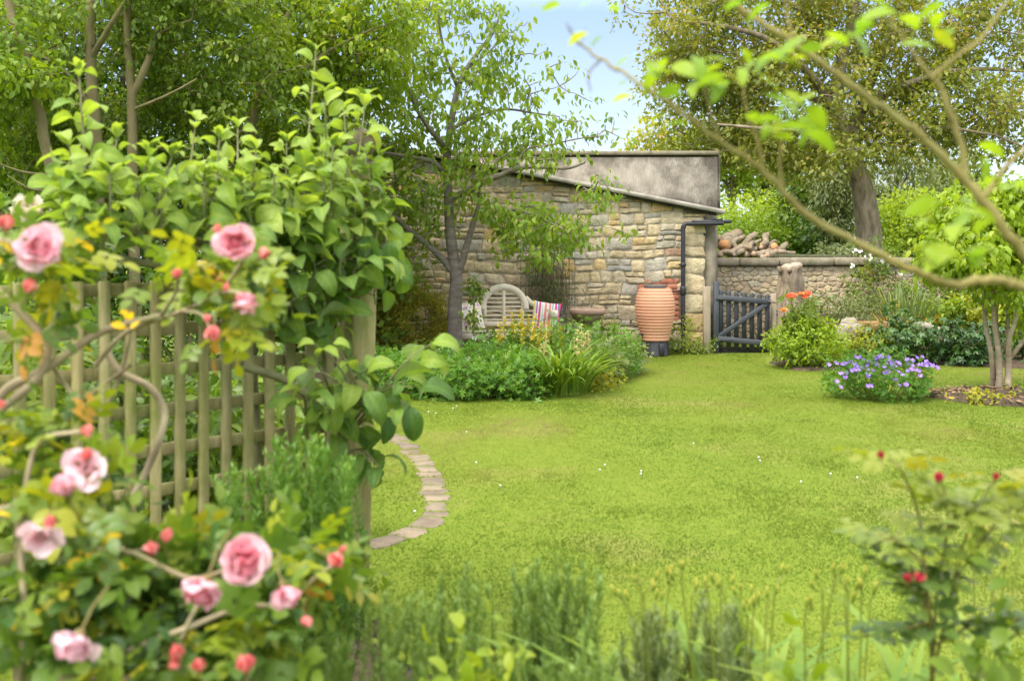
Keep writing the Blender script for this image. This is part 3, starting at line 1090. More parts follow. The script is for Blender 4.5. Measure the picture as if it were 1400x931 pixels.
# ------------------------------------------------------------------ rainwater urn
M_terra = surf_mat('terracotta_plastic', (0.56, 0.265, 0.155), (0.64, 0.325, 0.195), 3, 0.6, 0.08, c3=(0.48, 0.28, 0.18), c3_lo=0.48, c3_hi=0.8, c3_scale=2, spec=0.35)
YU = 15.25
ux = lambda u: P(u, 0, YU)[0]
uz = lambda v: P(0, v, YU)[2]
UC = A(ux(895.5), YU, 0)
zb, zt2 = uz(466), uz(394)
st = thing('urn_stand', 'black plastic plinth on the grass under the terracotta rainwater urn', 'stand', UC)
w = MB()
w.lathe([(0.225, 0.0), (0.215, 0.02), (0.2, zb - 0.012), (0.195, zb - 0.002)], UC, 8)
w.build('plinth', M_black, st, smooth=False)
for a in np.linspace(0, 2 * np.pi, 4, endpoint=False) + R(-70):
    w = MB()
    w.bbox(UC + A(math.cos(a) * 0.19, math.sin(a) * 0.19, zb / 2 - 0.01), (0.085, 0.085, zb - 0.03), 0.012, np.array([[math.cos(a), math.sin(a), 0], [-math.sin(a), math.cos(a), 0], [0, 0, 1]]))
    w.build('plinth_rib', M_black, st, smooth=False)
urn = thing('rainwater_urn', 'ribbed terracotta coloured rainwater urn with dark lid beside the shed downpipe', 'water butt', UC + A(0, 0, zb))
H = zt2 - zb
prof = [(0.02, 0.0), (0.195, 0.0)]
nr = 17
for k in range(nr * 6 + 1):
    t = k / (nr * 6)
    rr = np.interp(t, [0, 0.12, 0.3, 0.5, 0.68, 0.82, 0.93, 1.0], [0.208, 0.222, 0.262, 0.296, 0.303, 0.29, 0.262, 0.243])
    ph = (k % 6) / 6
    rr += 0.009 * (abs(math.sin(ph * math.pi)) ** 0.7) - 0.004
    prof.append((rr, 0.004 + t * (H - 0.012)))
prof += [(0.243, H - 0.004), (0.225, H)]
w = MB()
w.lathe(prof, UC + A(0, 0, zb), 56)
w.build('body', M_terra, urn)
w = MB()
w.lathe([(0.17, H - 0.01), (0.172, H + 0.035), (0.165, H + 0.045), (0.05, H + 0.05), (0.01, H + 0.05)], UC + A(0, 0, zb), 36)
w.build('lid', surf_mat('grey_plastic', (0.06, 0.065, 0.07), (0.09, 0.095, 0.1), 4, 0.5, 0.05), urn)
w = MB()
tp = UC + A(-0.20, -0.09, zb + 0.10)
w.tubes(np.array([tp, tp + A(-0.05, -0.06, 0)]), 0.018, 8, cap=True)
w.tubes(np.array([tp + A(-0.05, -0.06, 0.03), tp + A(-0.05, -0.06, -0.04)]), 0.015, 8, cap=True)
w.build('tap', M_black, urn)

# ------------------------------------------------------------------ arched bench
M_bench = surf_mat('cream_bench_paint', (0.68, 0.60, 0.47), (0.78, 0.70, 0.56), 8, 0.6, 0.1, c3=(0.48, 0.44, 0.35), c3_scale=5, c3_lo=0.55, c3_hi=0.8, spec=0.3)
BX, BY = -0.10, 15.0
bench = thing('garden_bench', 'cream painted wooden garden bench with high arched slatted back and scrolled arms', 'bench', (BX, BY, 0))
bo = A(BX, BY, 0)
def band(mb, pts, width, thick, y, n=8):
    """a flat curved rail in the x-z plane"""
    q = smooth(np.array([(p[0], 0, p[1]) for p in pts]), n)
    t = unit(np.gradient(q, axis=0))
    nn = np.column_stack([-t[:, 2], np.zeros(len(t)), t[:, 0]])
    ww = np.broadcast_to(width, (len(q),)) / 2
    Lp, Rp = q + nn * ww[:, None], q - nn * ww[:, None]
    V = np.vstack([Lp + [0, y, 0], Rp + [0, y, 0], Lp + [0, y + thick, 0], Rp + [0, y + thick, 0]]) + bo
    m = len(q); i = np.arange(m - 1)
    F = [np.stack([i, i + 1, i + 1 + m, i + m], -1), np.stack([i + 2 * m, i + 3 * m, i + 1 + 3 * m, i + 1 + 2 * m], -1),
         np.stack([i, i + 2 * m, i + 1 + 2 * m, i + 1], -1), np.stack([i + m, i + 1 + m, i + 1 + 3 * m, i + 3 * m], -1),
         np.array([[0, m, 3 * m, 2 * m], [m - 1, 3 * m - 1, 4 * m - 1, 2 * m - 1]])]
    mb.add(V, F)
ZS, ZA, ZT = 0.42, 0.80, 1.08
yb = 0.27
def arch(x):
    return 0.80 + math.sqrt(max(0, 0.30 ** 2 - x * x))
w = MB()
ar = [(0.34 * math.cos(a), 0.70 + 0.345 * math.sin(a)) for a in np.linspace(0.0, math.pi, 13)]
band(w, ar, 0.10, 0.045, yb, 3)
for s in (-1, 1):
    band(w, [(s * 0.335, 0.885), (s * 0.42, 0.80), (s * 0.50, 0.765), (s * 0.58, 0.775), (s * 0.66, 0.765)], 0.075, 0.043, yb + 0.001, 5)
    w.lathe([(0.005, -0.03), (0.045, -0.03), (0.045, 0.03), (0.005, 0.03)], (0, 0, 0), 14)
    V = w.v[-1]
    w.v[-1] = V[:, [0, 2, 1]] * [1, 1, 1] + bo + A(s * 0.67, yb + 0.02, 0.755)
w.build('back_arch', M_bench, bench, smooth=False)
for x in (-0.29, 0.0, 0.29):
    w = MB()
    zz1 = 1.0 if x == 0 else 0.86
    w.bbox(bo + A(x, yb + 0.022, (ZS + 0.03 + zz1) / 2), (0.045 if x == 0 else 0.05, 0.036, zz1 - ZS - 0.03), 0.004)
    w.build('back_upright', M_bench, bench, smooth=False)
for k in range(7):
    z = 0.545 + k * 0.066
    hw = 0.64 if z < 0.73 else math.sqrt(max(0.01, 0.335 ** 2 - (z - 0.70) ** 2)) - 0.02
    w = MB()
    w.bbox(bo + A(0, yb + 0.026, z), (2 * hw, 0.022, 0.024), 0.003)
    w.build('back_slat', M_bench, bench, smooth=False)
w = MB()
w.bbox(bo + A(0, yb + 0.02, 0.485), (1.36, 0.04, 0.07), 0.005)
w.build('back_rail', M_bench, bench, smooth=False)
for k in range(6):
    w = MB()
    w.bbox(bo + A(0, -0.26 + k * 0.098, ZS - 0.012 - 0.004 * k), (1.40, 0.08, 0.024), 0.005)
    w.build('seat_slat', M_bench, bench, smooth=False)
w = MB()
w.bbox(bo + A(0, -0.27, ZS - 0.075), (1.40, 0.035, 0.09), 0.005)
w.build('front_rail', M_bench, bench, smooth=False)
w = MB()
w.bbox(bo + A(0, -0.02, 0.13), (1.36, 0.04, 0.05), 0.005)
w.build('stretcher', M_bench, bench, smooth=False)
for s in (-1, 1):
    w = MB()
    w.bbox(bo + A(s * 0.70, -0.27, 0.32), (0.065, 0.065, 0.64), 0.006)
    w.build('leg', M_bench, bench, smooth=False)
    w = MB()
    w.bbox(bo + A(s * 0.69, yb + 0.03, 0.375), (0.065, 0.06, 0.75), 0.006)
    w.build('leg', M_bench, bench, smooth=False)
    w = MB()
    w.bbox(bo + A(s * 0.70, 0.0, 0.13), (0.04, 0.52, 0.05), 0.005)
    w.bbox(bo + A(s * 0.70, 0.0, ZS - 0.05), (0.04, 0.52, 0.07), 0.005)
    w.build('side_rail', M_bench, bench, smooth=False)
    w = MB()
    ap = smooth(np.array([A(s * 0.70, 0.29, 0.66), A(s * 0.70, 0.10, 0.655), A(s * 0.70, -0.12, 0.66), A(s * 0.70, -0.26, 0.685)]), 4) + bo
    w.tubes(ap, 0.042, 8, cap=True)
    sc = A(s * 0.70, -0.30, 0.655)
    w.lathe([(0.006, -0.06), (0.065, -0.055), (0.065, 0.055), (0.006, 0.06)], (0, 0, 0), 16)
    w.v[-1] = w.v[-1][:, [2, 0, 1]] + bo + sc
    arm = w.build('arm', M_bench, bench)
    for k in range(3):
        w = MB()
        w.bbox(bo + A(s * 0.70, 0.16 - k * 0.13, 0.52), (0.022, 0.024, 0.25), 0.003)
        w.build('arm_slat', M_bench, arm, smooth=False)
bench.rotation_euler = (0, 0, R(5))

def cushion_mesh(size, thick):
    w = MB()
    m = 13
    a = np.linspace(-1, 1, m)
    X, Z = np.meshgrid(a, a)
    pinch = 1 - 0.07 * (1 - Z ** 2) * np.abs(X) ** 3
    pz = 1 - 0.07 * (1 - X ** 2) * np.abs(Z) ** 3
    for s in (-1, 1):
        T = s * thick * ((1 - X ** 2) * (1 - Z ** 2)) ** 0.45
        V = np.stack([X * pinch * size / 2, T, Z * pz * size / 2], -1).reshape(-1, 3)
        i = np.arange(m - 1)[:, None] * m; j = np.arange(m - 1)[None]
        F = np.stack([i + j, i + j + 1, i + m + j + 1, i + m + j], -1).reshape(-1, 4)
        w.add(V, F if s < 0 else F[:, ::-1])
    return w
def cushion_mat(name, stops, axis='X'):
    m, n, l = new_mat(name)
    out = n.new('ShaderNodeOutputMaterial'); p = n.new('ShaderNodeBsdfPrincipled')
    p.inputs['Roughness'].default_value = 0.9
    tc = n.new('ShaderNodeTexCoord'); sp = n.new('ShaderNodeSeparateXYZ')
    l.new(tc.outputs['Generated'], sp.inputs['Vector'])
    r = ramp_node(n, stops, 'CONSTANT')
    l.new(sp.outputs[axis], r.inputs['Fac'])
    l.new(r.outputs['Color'], p.inputs['Base Color'])
    l.new(p.outputs['BSDF'], out.inputs['Surface'])
    return m
wh = (0.75, 0.72, 0.68); pk = (0.72, 0.06, 0.22); co = (0.78, 0.22, 0.20); tl = (0.02, 0.28, 0.32); ye = (0.75, 0.66, 0.12); pu = (0.45, 0.14, 0.45); lg = (0.45, 0.65, 0.5)
M_str = cushion_mat('striped_cloth', [(0, ye), (0.07, wh), (0.11, pu), (0.16, wh), (0.20, pk), (0.27, wh), (0.31, lg), (0.35, wh), (0.40, co), (0.48, wh), (0.52, lg), (0.55, co), (0.63, wh), (0.67, tl), (0.71, wh), (0.76, pk), (0.84, wh), (0.87, tl), (0.91, pk)])
cu = cushion_mesh(0.43, 0.075).build('striped_cushion', M_str)
cu.location = A(P(747, 0, 14.85)[0], 14.98, 0.62)
cu.rotation_euler = (R(-14), R(8), R(4))
tag(cu, 'square cushion with pink, white, teal and yellow stripes on the cream bench', 'cushion')
m, n, l = new_mat('floral_cloth')
out = n.new('ShaderNodeOutputMaterial'); p = n.new('ShaderNodeBsdfPrincipled'); p.inputs['Roughness'].default_value = 0.9
tc = n.new('ShaderNodeTexCoord'); vo = n.new('ShaderNodeTexVoronoi'); vo.inputs['Scale'].default_value = 5.5
l.new(tc.outputs['Generated'], vo.inputs['Vector'])
sp = n.new('ShaderNodeSeparateColor'); l.new(vo.outputs['Color'], sp.inputs['Color'])
r = ramp_node(n, [(0, (0.78, 0.74, 0.64)), (0.4, (0.7, 0.6, 0.2)), (0.55, (0.6, 0.35, 0.5)), (0.7, (0.72, 0.58, 0.46)), (0.85, (0.8, 0.76, 0.7))], 'CONSTANT')
l.new(sp.outputs[0], r.inputs['Fac']); l.new(r.outputs['Color'], p.inputs['Base Color']); l.new(p.outputs['BSDF'], out.inputs['Surface'])
cu = cushion_mesh(0.40, 0.075).build('floral_cushion', m)
cu.location = A(P(643, 0, 14.8)[0], 14.88, 0.615)
cu.rotation_euler = (R(-14), R(-6), R(22))
tag(cu, 'cream cushion with yellow and pink flower pattern at the left end of the bench', 'cushion')

# ------------------------------------------------------------------ stone bowl on a pedestal
M_bowl = surf_mat('mossy_bowl', (0.16, 0.14, 0.06), (0.30, 0.25, 0.14), 8, 0.9, 0.5, c3=(0.10, 0.11, 0.03), c3_scale=3.5, spec=0.15)
M_rim = surf_mat('pink_sandstone', (0.36, 0.22, 0.16), (0.46, 0.32, 0.24), 8, 0.9, 0.4, c3=(0.25, 0.2, 0.14), c3_scale=5)
C = A(P(803, 0, 15.3)[0], 15.3, 0)
bb = thing('bird_bath', 'mossy stone bird bath with pinkish rim standing against the shed wall between bench and urn', 'bird bath', C)
w = MB()
w.lathe([(0.03, 0.42), (0.09, 0.44), (0.17, 0.50), (0.235, 0.575), (0.255, 0.625), (0.25, 0.632)], C, 28)
w.build('bowl', M_bowl, bb)
w = MB()
w.lathe([(0.25, 0.628), (0.275, 0.632), (0.28, 0.70), (0.265, 0.712), (0.235, 0.712), (0.20, 0.66), (0.02, 0.65)], C, 28)
w.build('rim', M_rim, bb)
w = MB()
w.lathe([(0.15, 0.0), (0.15, 0.06), (0.09, 0.10), (0.075, 0.25), (0.085, 0.38), (0.12, 0.43)], C, 16)
w.build('pedestal', M_rim, bb)

# ------------------------------------------------------------------ log heap on the bank
M_logbark = surf_mat('pale_log_bark', (0.20, 0.155, 0.10), (0.42, 0.345, 0.25), 16, 0.9, 1.0, c3=(0.11, 0.085, 0.06), c3_scale=4, stretch=(1, 1, 1), spec=0.15)
M_cut = surf_mat('fresh_cut_wood', (0.50, 0.22, 0.08), (0.62, 0.36, 0.18), 16, 0.85, 0.3, c3=(0.5, 0.2, 0.08), c3_scale=6)
M_cut2 = surf_mat('dry_cut_wood', (0.38, 0.26, 0.16), (0.50, 0.36, 0.24), 12, 0.85, 0.3)
YLg = 19.5
def log(u0, v0, u1, v1, r, dy0, dy1, label, mat=None, cutmat=None, bend=0.04, seed=0):
    rng = np.random.default_rng(seed)
    a, b = P(u0, v0, YLg + dy0), P(u1, v1, YLg + dy1)
    mid = (a + b) / 2 + rng.normal(0, bend, 3)
    q = smooth(np.array([a, a * 0.6 + b * 0.4 + rng.normal(0, bend * 1.3, 3), a * 0.25 + b * 0.75 + rng.normal(0, bend, 3), b]), 4)
    rad = r * (1 + rng.normal(0, 0.09, len(q)) + np.linspace(0.15, -0.15, len(q)))
    root = a * [1, 1, 0] + [0, 0, min(a[2], b[2]) - r]
    t = thing('log', label, 'log', root, 'felled logs heaped on the bank behind the garden wall')
    w = MB()
    w.tubes(q, rad, 11)
    V = w.v[0]
    w.v[0] = V + rng.normal(0, r * 0.05, V.shape)
    w.build('bark', mat or M_logbark, t)
    for e, p_, o_ in ((0, q[0], q[1]), (1, q[-1], q[-2])):
        w = MB()
        dd = unit(p_ - o_)
        ring = w.tubes(np.array([p_ - dd * 0.03, p_ + dd * 0.006]), [rad[0 if e == 0 else -1] * 0.96] * 2, 11, cap=True)
        w.build('cut_end', cutmat if (cutmat and e == 0) else M_cut2, t, smooth=False)
LOGS = [
 (990, 336, 1005, 322, 0.125, -0.15, 0.9, 'thick log with bright orange sawn end at the left of the heap', M_cut),
 (972, 330, 994, 327, 0.085, 0.1, 0.5, 'short pale log against the building at the far left of the heap', None),
 (996, 342, 1010, 318, 0.11, 0.15, 0.5, 'blunt pale log standing up behind the orange sawn log', None),
 (988, 346, 1026, 334, 0.045, -0.1, 0.2, 'thin straight log lying low below the orange sawn end', None),
 (996, 350, 1032, 333, 0.055, -0.2, 0.2, 'slanting thin branch log low in the heap centre left', None),
 (1008, 346, 1033, 321, 0.075, 0.15, 0.3, 'long log leaning up to the right in the heap middle', None),
 (1000, 346, 1034, 340, 0.06, -0.25, 0.0, 'grey log lying across the front of the heap', None),
 (1018, 348, 1036, 338, 0.065, -0.1, 0.2, 'stubby log end by the green shoot in the heap', None),
 (1043, 336, 1051, 321, 0.06, 0.1, 0.3, 'broken reddish stump on top of the heap', M_cut),
 (1059, 337, 1038, 343, 0.075, -0.05, 0.3, 'log with reddish sawn end facing right near the heap top', M_cut),
 (1034, 349, 1056, 344, 0.065, -0.2, 0.0, 'fat grey log at the bottom of the heap below the reddish end', None),
 (1048, 349, 1066, 342, 0.065, -0.2, 0.1, 'round pale log end right of the heap bottom', None),
 (1060, 348, 1075, 334, 0.06, 0.0, 0.2, 'pale log tipped up at the right end of the heap', None),
 (1070, 349, 1082, 349, 0.06, -0.2, 0.1, 'small crumbly log at the far right foot of the heap', None),

 (1010, 344, 1018, 322, 0.045, -0.1, 0.0, 'thin crooked branch standing up in the left middle of the heap', None),
 (1024, 340, 1040, 328, 0.04, -0.2, 0.1, 'thin pale stick crossing behind the green shoot of the heap', None),
 (1030, 347, 1046, 350, 0.05, -0.35, -0.3, 'short thick stick lying along the heap foot in the middle', None),
 (1066, 344, 1086, 346, 0.04, -0.3, -0.2, 'thin stick poking out at the right end of the heap', None),
 (984, 349, 1004, 349, 0.05, -0.35, -0.3, 'short stick along the heap foot below the orange sawn log', None),
 (1040, 338, 1060, 330, 0.035, 0.0, 0.2, 'thin twiggy branch leaning over the right half of the heap', None),
]
for k, q in enumerate(LOGS):
    log(*q[:8], cutmat=q[8], seed=k)

# ------------------------------------------------------------------ tree stump before the garden wall
C = A(P(1080, 0, 17.2)[0], 17.2, 0)
w = MB()
h_ = P(0, 364, 17.2)[2]
rng = np.random.default_rng(3)
pr = [(0.27, 0.0), (0.22, 0.15), (0.19, 0.45), (0.175, 0.8), (0.165, 0.95), (0.17, 1.05), (0.19, 1.15), (0.175, 1.25), (0.20, h_ - 0.03), (0.18, h_)]
w.lathe(pr, C, 30, cap=False)
V = w.v[0]
an = np.arctan2(V[:, 1] - C[1], V[:, 0] - C[0])
w.v[0] = V + np.column_stack([np.cos(an), np.sin(an), 0 * an]) * (0.032 * np.sin(an * 6 + V[:, 2] * 3) + 0.024 * np.sin(an * 11 + V[:, 2] * 5) + 0.03 * np.sin(an * 2 + V[:, 2] * 9) + rng.normal(0, 0.012, len(an)))[:, None]
stump = thing('tree_stump', 'tall ragged tree stump with pale broken top standing in front of the garden wall', 'stump', C)
w.build('bark', surf_mat('stump_bark', (0.17, 0.13, 0.09), (0.36, 0.29, 0.20), 14, 0.95, 1.0, c3=(0.36, 0.27, 0.2), c3_scale=4, stretch=(1, 1, 0.2)), stump)
w = MB()
w.lathe([(0.16, h_ - 0.10), (0.20, h_ - 0.02), (0.17, h_ + 0.03), (0.08, h_ + 0.05), (0.01, h_ + 0.04)], C + A(0.0, -0.03, 0), 16)
w.v[0] = w.v[0] + rng.normal(0, 0.010, w.v[0].shape) + np.column_stack([0 * w.v[0][:, 0], 0 * w.v[0][:, 0], (w.v[0][:, 0] - C[0]) * 0.22])
w.build('broken_top', surf_mat('pale_heartwood', (0.28, 0.215, 0.155), (0.44, 0.35, 0.26), 14, 0.9, 0.9), stump)
# old timber sleeper edging and stones of the raised bed
M_boulder = surf_mat('border_boulder', (0.20, 0.17, 0.135), (0.34, 0.30, 0.24), 6, 0.9, 0.6, c3=(0.2, 0.19, 0.12), c3_scale=3)
def boulder(u, v, Y, sx, sy, sz, label, seed):
    rng = np.random.default_rng(seed)
    c = P(u, v, Y)
    a = np.linspace(0, np.pi, 11); b = np.linspace(0, 2 * np.pi, 16, endpoint=False)
    w = MB()
    prof = np.column_stack([np.sin(a) ** 0.7 + 1e-3, -np.sign(np.cos(a)) * np.abs(np.cos(a)) ** 0.8])
    w.lathe(prof, (0, 0, 0), 16)
    V = w.v[0]
    k = 1 + 0.13 * np.sin(V[:, 0] * 3 + seed) + 0.10 * np.sin(V[:, 1] * 4 + 2 * seed) + 0.08 * np.sin(V[:, 2] * 5 + V[:, 0] * 4) + rng.normal(0, 0.015, len(V))
    w.v[0] = V * k[:, None] * [sx, sy, sz] + c
    tag(w.build('boulder', M_boulder, None, c - A(0, 0, sz)), label, 'stone', 'stones edging the raised border')
boulder(1160, 447, 14.4, 0.14, 0.14, 0.12, 'round grey boulder at the left end of the raised border', 1)
boulder(1162, 455, 14.2, 0.19, 0.14, 0.14, 'broad brown boulder below the round grey one at the border end', 5)
boulder(1258, 448, 14.3, 0.20, 0.15, 0.08, 'long flat pale stone above the dark peony leaves', 2)
boulder(1279, 453, 14.3, 0.10, 0.10, 0.08, 'small brown stone right of the long flat pale stone', 3)
w = MB()
w.beam(P(1172, 446, 14.75), P(1252, 446, 14.75), 0.15, 0.12, bev=0.02)
tag(w.build('timber_sleeper', surf_mat('rusty_mossy_sleeper', (0.16, 0.10, 0.045), (0.28, 0.17, 0.07), 9, 0.95, 0.6, c3=(0.14, 0.14, 0.03), c3_scale=4), None, P(1212, 450, 14.75)), 'reddish mossy timber sleeper edging the raised border between the stones', 'sleeper')
# bank of the raised border
w = MB()
bx = np.linspace(P(1150, 0, 14.9)[0], 9.4, 30)
V = []
for x in bx:
    for (y, z) in ((14.75, -0.02), (14.85, 0.36), (15.4, 0.42), (18.45, 0.5)):
        V.append((x, y, z + (0.04 * math.sin(x * 3 + y * 2) if z > 0 else 0)))
i = np.arange(29)[:, None] * 4; j = np.arange(3)[None]
w.add(np.array(V), np.stack([i + j, i + 4 + j, i + 5 + j, i + 1 + j], -1).reshape(-1, 4)[:, ::-1])
kind(w.build('border_bank_soil', M_soil), 'structure')

# ------------------------------------------------------------------ foliage builders
def sample_blobs(blobs, rng, gap=0.0, gf=1.1, shell=0.0):
    """points in ellipsoids (centre, radii, count); gap thins them by a noise field"""
    out = []
    for (c, r, n) in blobs:
        c, r = np.asarray(c, float), np.asarray(r, float)
        m = int(n * 4 / max(0.15, 1 - gap)) + 20
        d = unit(rng.normal(0, 1, (m, 3)))
        rad = (shell ** 3 + (1 - shell ** 3) * rng.random(m)) ** (1 / 3)
        q = d * rad[:, None]
        pts = c + q * r
        lump = 0.80 + 0.5 * fbm(d[:, 0] * 2.2 + c[0] + d[:, 2], d[:, 1] * 2.2 + d[:, 2] * 1.7 + c[1], 41, 3)
        pts = c + q * r * lump[:, None]
        f = fbm(pts[:, 0] * gf + pts[:, 1] * 0.37, pts[:, 2] * gf + pts[:, 1] * 0.61, 17, 3)
        pts = pts[f > np.quantile(f, gap)]
        out.append(pts[:n])
    return np.vstack(out)

def twig_net(mb, nodes, centers, rng, r0=0.012, r1=0.004, sag=0.06, sides=4, up=0.25):
    """each clump centre is reached by a twig from the nearest wood already there"""
    nodes = [np.asarray(q, float) for q in nodes]
    N0 = np.vstack(nodes)
    d0 = np.array([np.min(((N0 - c) ** 2).sum(1)) for c in centers])
    order = np.argsort(d0)
    buf = np.zeros((len(N0) + 2 * len(centers), 3))
    buf[:len(N0)] = N0
    m = len(N0)
    Pn, Rn, par = [], [], []
    for k in order:
        c = centers[k]
        dv = buf[:m] - c
        dist = (dv ** 2).sum(1) + np.maximum(0, dv[:, 2]) ** 2 * 1.5
        a = buf[np.argmin(dist)]
        L = np.linalg.norm(c - a)
        mid = (a + c) / 2 + rng.normal(0, 0.07, 3) * L + A(0, 0, up * 0.15 * L - sag * L)
        mid2 = a * 0.25 + c * 0.75 + rng.normal(0, 0.05, 3) * L
        Pn.append([a, a * 0.6 + mid * 0.4, mid, mid2, c])
        rr = r0 * min(2.2, 0.5 + L)
        Rn.append([rr, rr * 0.85, rr * 0.7, (rr + r1) * 0.4, r1])
        buf[m] = mid; buf[m + 1] = c
        m += 2
    if Pn:
        mb.tubes(np.array(Pn), np.array(Rn), sides, rng.random(len(Pn)))

def clump_leaves(mb, tpl, centers, rng, per, r, size, droop=0.3, flat=0.8, up=1.0, tone0=0.5, tone_c=0.16, tone_l=0.13, size_var=0.3, outward=None):
    N = len(centers) * per
    C = np.repeat(centers, per, 0)
    off = rng.normal(0, 1, (N, 3)) * [1, 1, flat]
    off *= (r * rng.random(N) ** 0.4 / np.linalg.norm(off, axis=1))[:, None]
    d = unit(off) * 0.7 + rng.normal(0, 0.55, (N, 3)) + A(0, 0, -droop)
    nrm = A(0, 0, up) + rng.normal(0, 0.55, (N, 3))
    if outward is not None:
        nrm = nrm + unit(C + off - outward) * 0.7
    tone = tone0 + np.repeat(rng.normal(0, tone_c, len(centers)), per) + rng.normal(0, tone_l, N)
    mb.leaves(tpl, C + off, d, nrm, size * (1 + rng.uniform(-size_var, size_var, N)), np.clip(tone, 0, 1))

def tree(name, label, cat, base, limbs, blobs, leafmat, barkmat, seed, per=26, r=0.3, size=0.09, tpl=KITE, gap=0.25, gf=1.0, droop=0.35, twig=0.012, group=None, extra=None, flat=0.8, tone0=0.5, tone_c=0.16, sides=9, up=1.0, shell=0.0, skip_nodes=0):
    rng = np.random.default_rng(seed)
    t = thing(name, label, cat, base, group)
    w = MB()
    nodes = []
    for k, (pts, r0, r1) in enumerate(limbs):
        q = smooth(np.asarray(pts, float), 6)
        if k or True:
            q[1:-1] += rng.normal(0, r1 * 0.10, (len(q) - 2, 3))
        rad = np.linspace(1, 0, len(q)) ** 0.9 * (r0 - r1) + r1
        if k == 0:
            rad[:3] *= np.array([1.28, 1.12, 1.04])
        w.tubes(q, rad, sides if r0 > 0.04 else 6)
        nodes.append(q[skip_nodes if k == 0 else 1:])
    cs = sample_blobs(blobs, rng, gap, gf, shell)
    if extra is not None:
        cs = np.vstack([cs, extra])
    twig_net(w, nodes, cs, rng, twig)
    w.build('trunk', barkmat, t)
    w = MB()
    clump_leaves(w, tpl, cs, rng, per, r, size, droop, flat, tone0=tone0, tone_c=tone_c, up=up)
    w.build('crown', leafmat, t)
    return t

def shrub(name, label, cat, base, blobs, leafmat, seed, per=14, r=0.12, size=0.05, tpl=KITE, droop=0.1, stems=9, stemmat=None, group=None, gap=0.1, gf=2.0, shell=0.45, tone0=0.5, tone_c=0.15, flat=0.9, up=0.7, stem_r=0.012):
    """leafy mound: clumps through its outer volume, carried by stems from the base"""
    rng = np.random.default_rng(seed)
    t = thing(name, label, cat, base, group)
    cs = sample_blobs(blobs, rng, gap, gf, shell)
    base = np.asarray(base, float)
    cs = cs[cs[:, 2] > base[2] + 0.02]
    w = MB()
    nodes = []
    pick = cs[rng.choice(len(cs), min(stems, len(cs)), replace=False)]
    for c in pick:
        a = base + A(*(rng.normal(0, 0.06, 2) + (c - base)[:2] * 0.25), 0.0)
        q = smooth(np.array([a, (a + c) / 2 + rng.normal(0, 0.05, 3) + A(0, 0, 0.1 * np.linalg.norm(c - a)), c]), 4)
        w.tubes(q, np.linspace(stem_r, stem_r * 0.4, len(q)), 5)
    w.build('stems', stemmat or M_twig, t)
    w = MB()
    mid = np.mean([np.asarray(b[0]) for b in blobs], 0) - A(0, 0, 0.1)
    clump_leaves(w, tpl, cs, rng, per, r, size, droop, flat, up=up, tone0=tone0, tone_c=tone_c, outward=mid)
    w.build('foliage', leafmat, t)
    return t

# ------------------------------------------------------------------ wood and leaf colours
M_twig = surf_mat('twig_bark', (0.10, 0.075, 0.045), (0.20, 0.16, 0.10), 14, 0.9, 0.3)
M_bark_cherry = surf_mat('cherry_bark', (0.13, 0.105, 0.085), (0.27, 0.23, 0.19), 7, 0.85, 0.7, c3=(0.20, 0.20, 0.11), c3_scale=4, c3_lo=0.55, stretch=(1, 1, 3.0), spec=0.2)
M_bark_big = surf_mat('grey_brown_bark', (0.105, 0.082, 0.055), (0.33, 0.27, 0.19), 9, 0.9, 1.0, c3=(0.20, 0.18, 0.09), c3_scale=2.2, bscale=14, stretch=(1, 1, 0.35), spec=0.1)
M_bark_thin = surf_mat('olive_bark', (0.12, 0.10, 0.045), (0.22, 0.185, 0.09), 9, 0.9, 0.5, c3=(0.15, 0.155, 0.05), c3_scale=4, stretch=(1, 1, 0.4))
M_bark_pale = surf_mat('pinkish_ringed_bark', (0.27, 0.20, 0.14), (0.44, 0.36, 0.26), 6, 0.85, 0.5, c3=(0.24, 0.23, 0.10), c3_scale=5, stretch=(1, 1, 5))
L_cherry = leaf_mat('cherry_leaf', [(0, (0.07, 0.145, 0.022)), (0.5, (0.115, 0.215, 0.027)), (1, (0.19, 0.28, 0.035))], 0.48)
L_walnut = leaf_mat('walnut_leaf', [(0, (0.075, 0.12, 0.026)), (0.45, (0.13, 0.185, 0.034)), (0.8, (0.185, 0.22, 0.042)), (1, (0.23, 0.19, 0.07))], 0.42)
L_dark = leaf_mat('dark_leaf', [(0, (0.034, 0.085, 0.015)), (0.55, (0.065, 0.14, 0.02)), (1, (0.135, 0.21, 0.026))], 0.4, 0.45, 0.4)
L_mid = leaf_mat('mid_leaf', [(0, (0.06, 0.13, 0.022)), (0.5, (0.11, 0.20, 0.028)), (1, (0.18, 0.255, 0.04))], 0.46)
L_bright = leaf_mat('bright_leaf', [(0, (0.075, 0.16, 0.014)), (0.5, (0.135, 0.235, 0.018)), (1, (0.22, 0.29, 0.024))], 0.45)
L_yellow = leaf_mat('yellow_green_leaf', [(0, (0.11, 0.17, 0.014)), (0.5, (0.19, 0.25, 0.018)), (0.85, (0.28, 0.29, 0.025)), (1, (0.34, 0.25, 0.05))], 0.45)
L_lime = leaf_mat('lime_leaf', [(0, (0.12, 0.22, 0.02)), (0.5, (0.18, 0.30, 0.025)), (1, (0.26, 0.36, 0.035))], 0.5)
L_far = leaf_mat('far_leaf', [(0, (0.06, 0.11, 0.03)), (0.5, (0.10, 0.165, 0.035)), (1, (0.17, 0.22, 0.05))], 0.4)
L_grey = leaf_mat('grey_green_leaf', [(0, (0.06, 0.105, 0.04)), (0.5, (0.11, 0.165, 0.065)), (1, (0.19, 0.24, 0.11))], 0.35, 0.4)
L_yew = leaf_mat('golden_yew', [(0, (0.09, 0.13, 0.014)), (0.5, (0.17, 0.20, 0.016)), (1, (0.28, 0.25, 0.025))], 0.4)

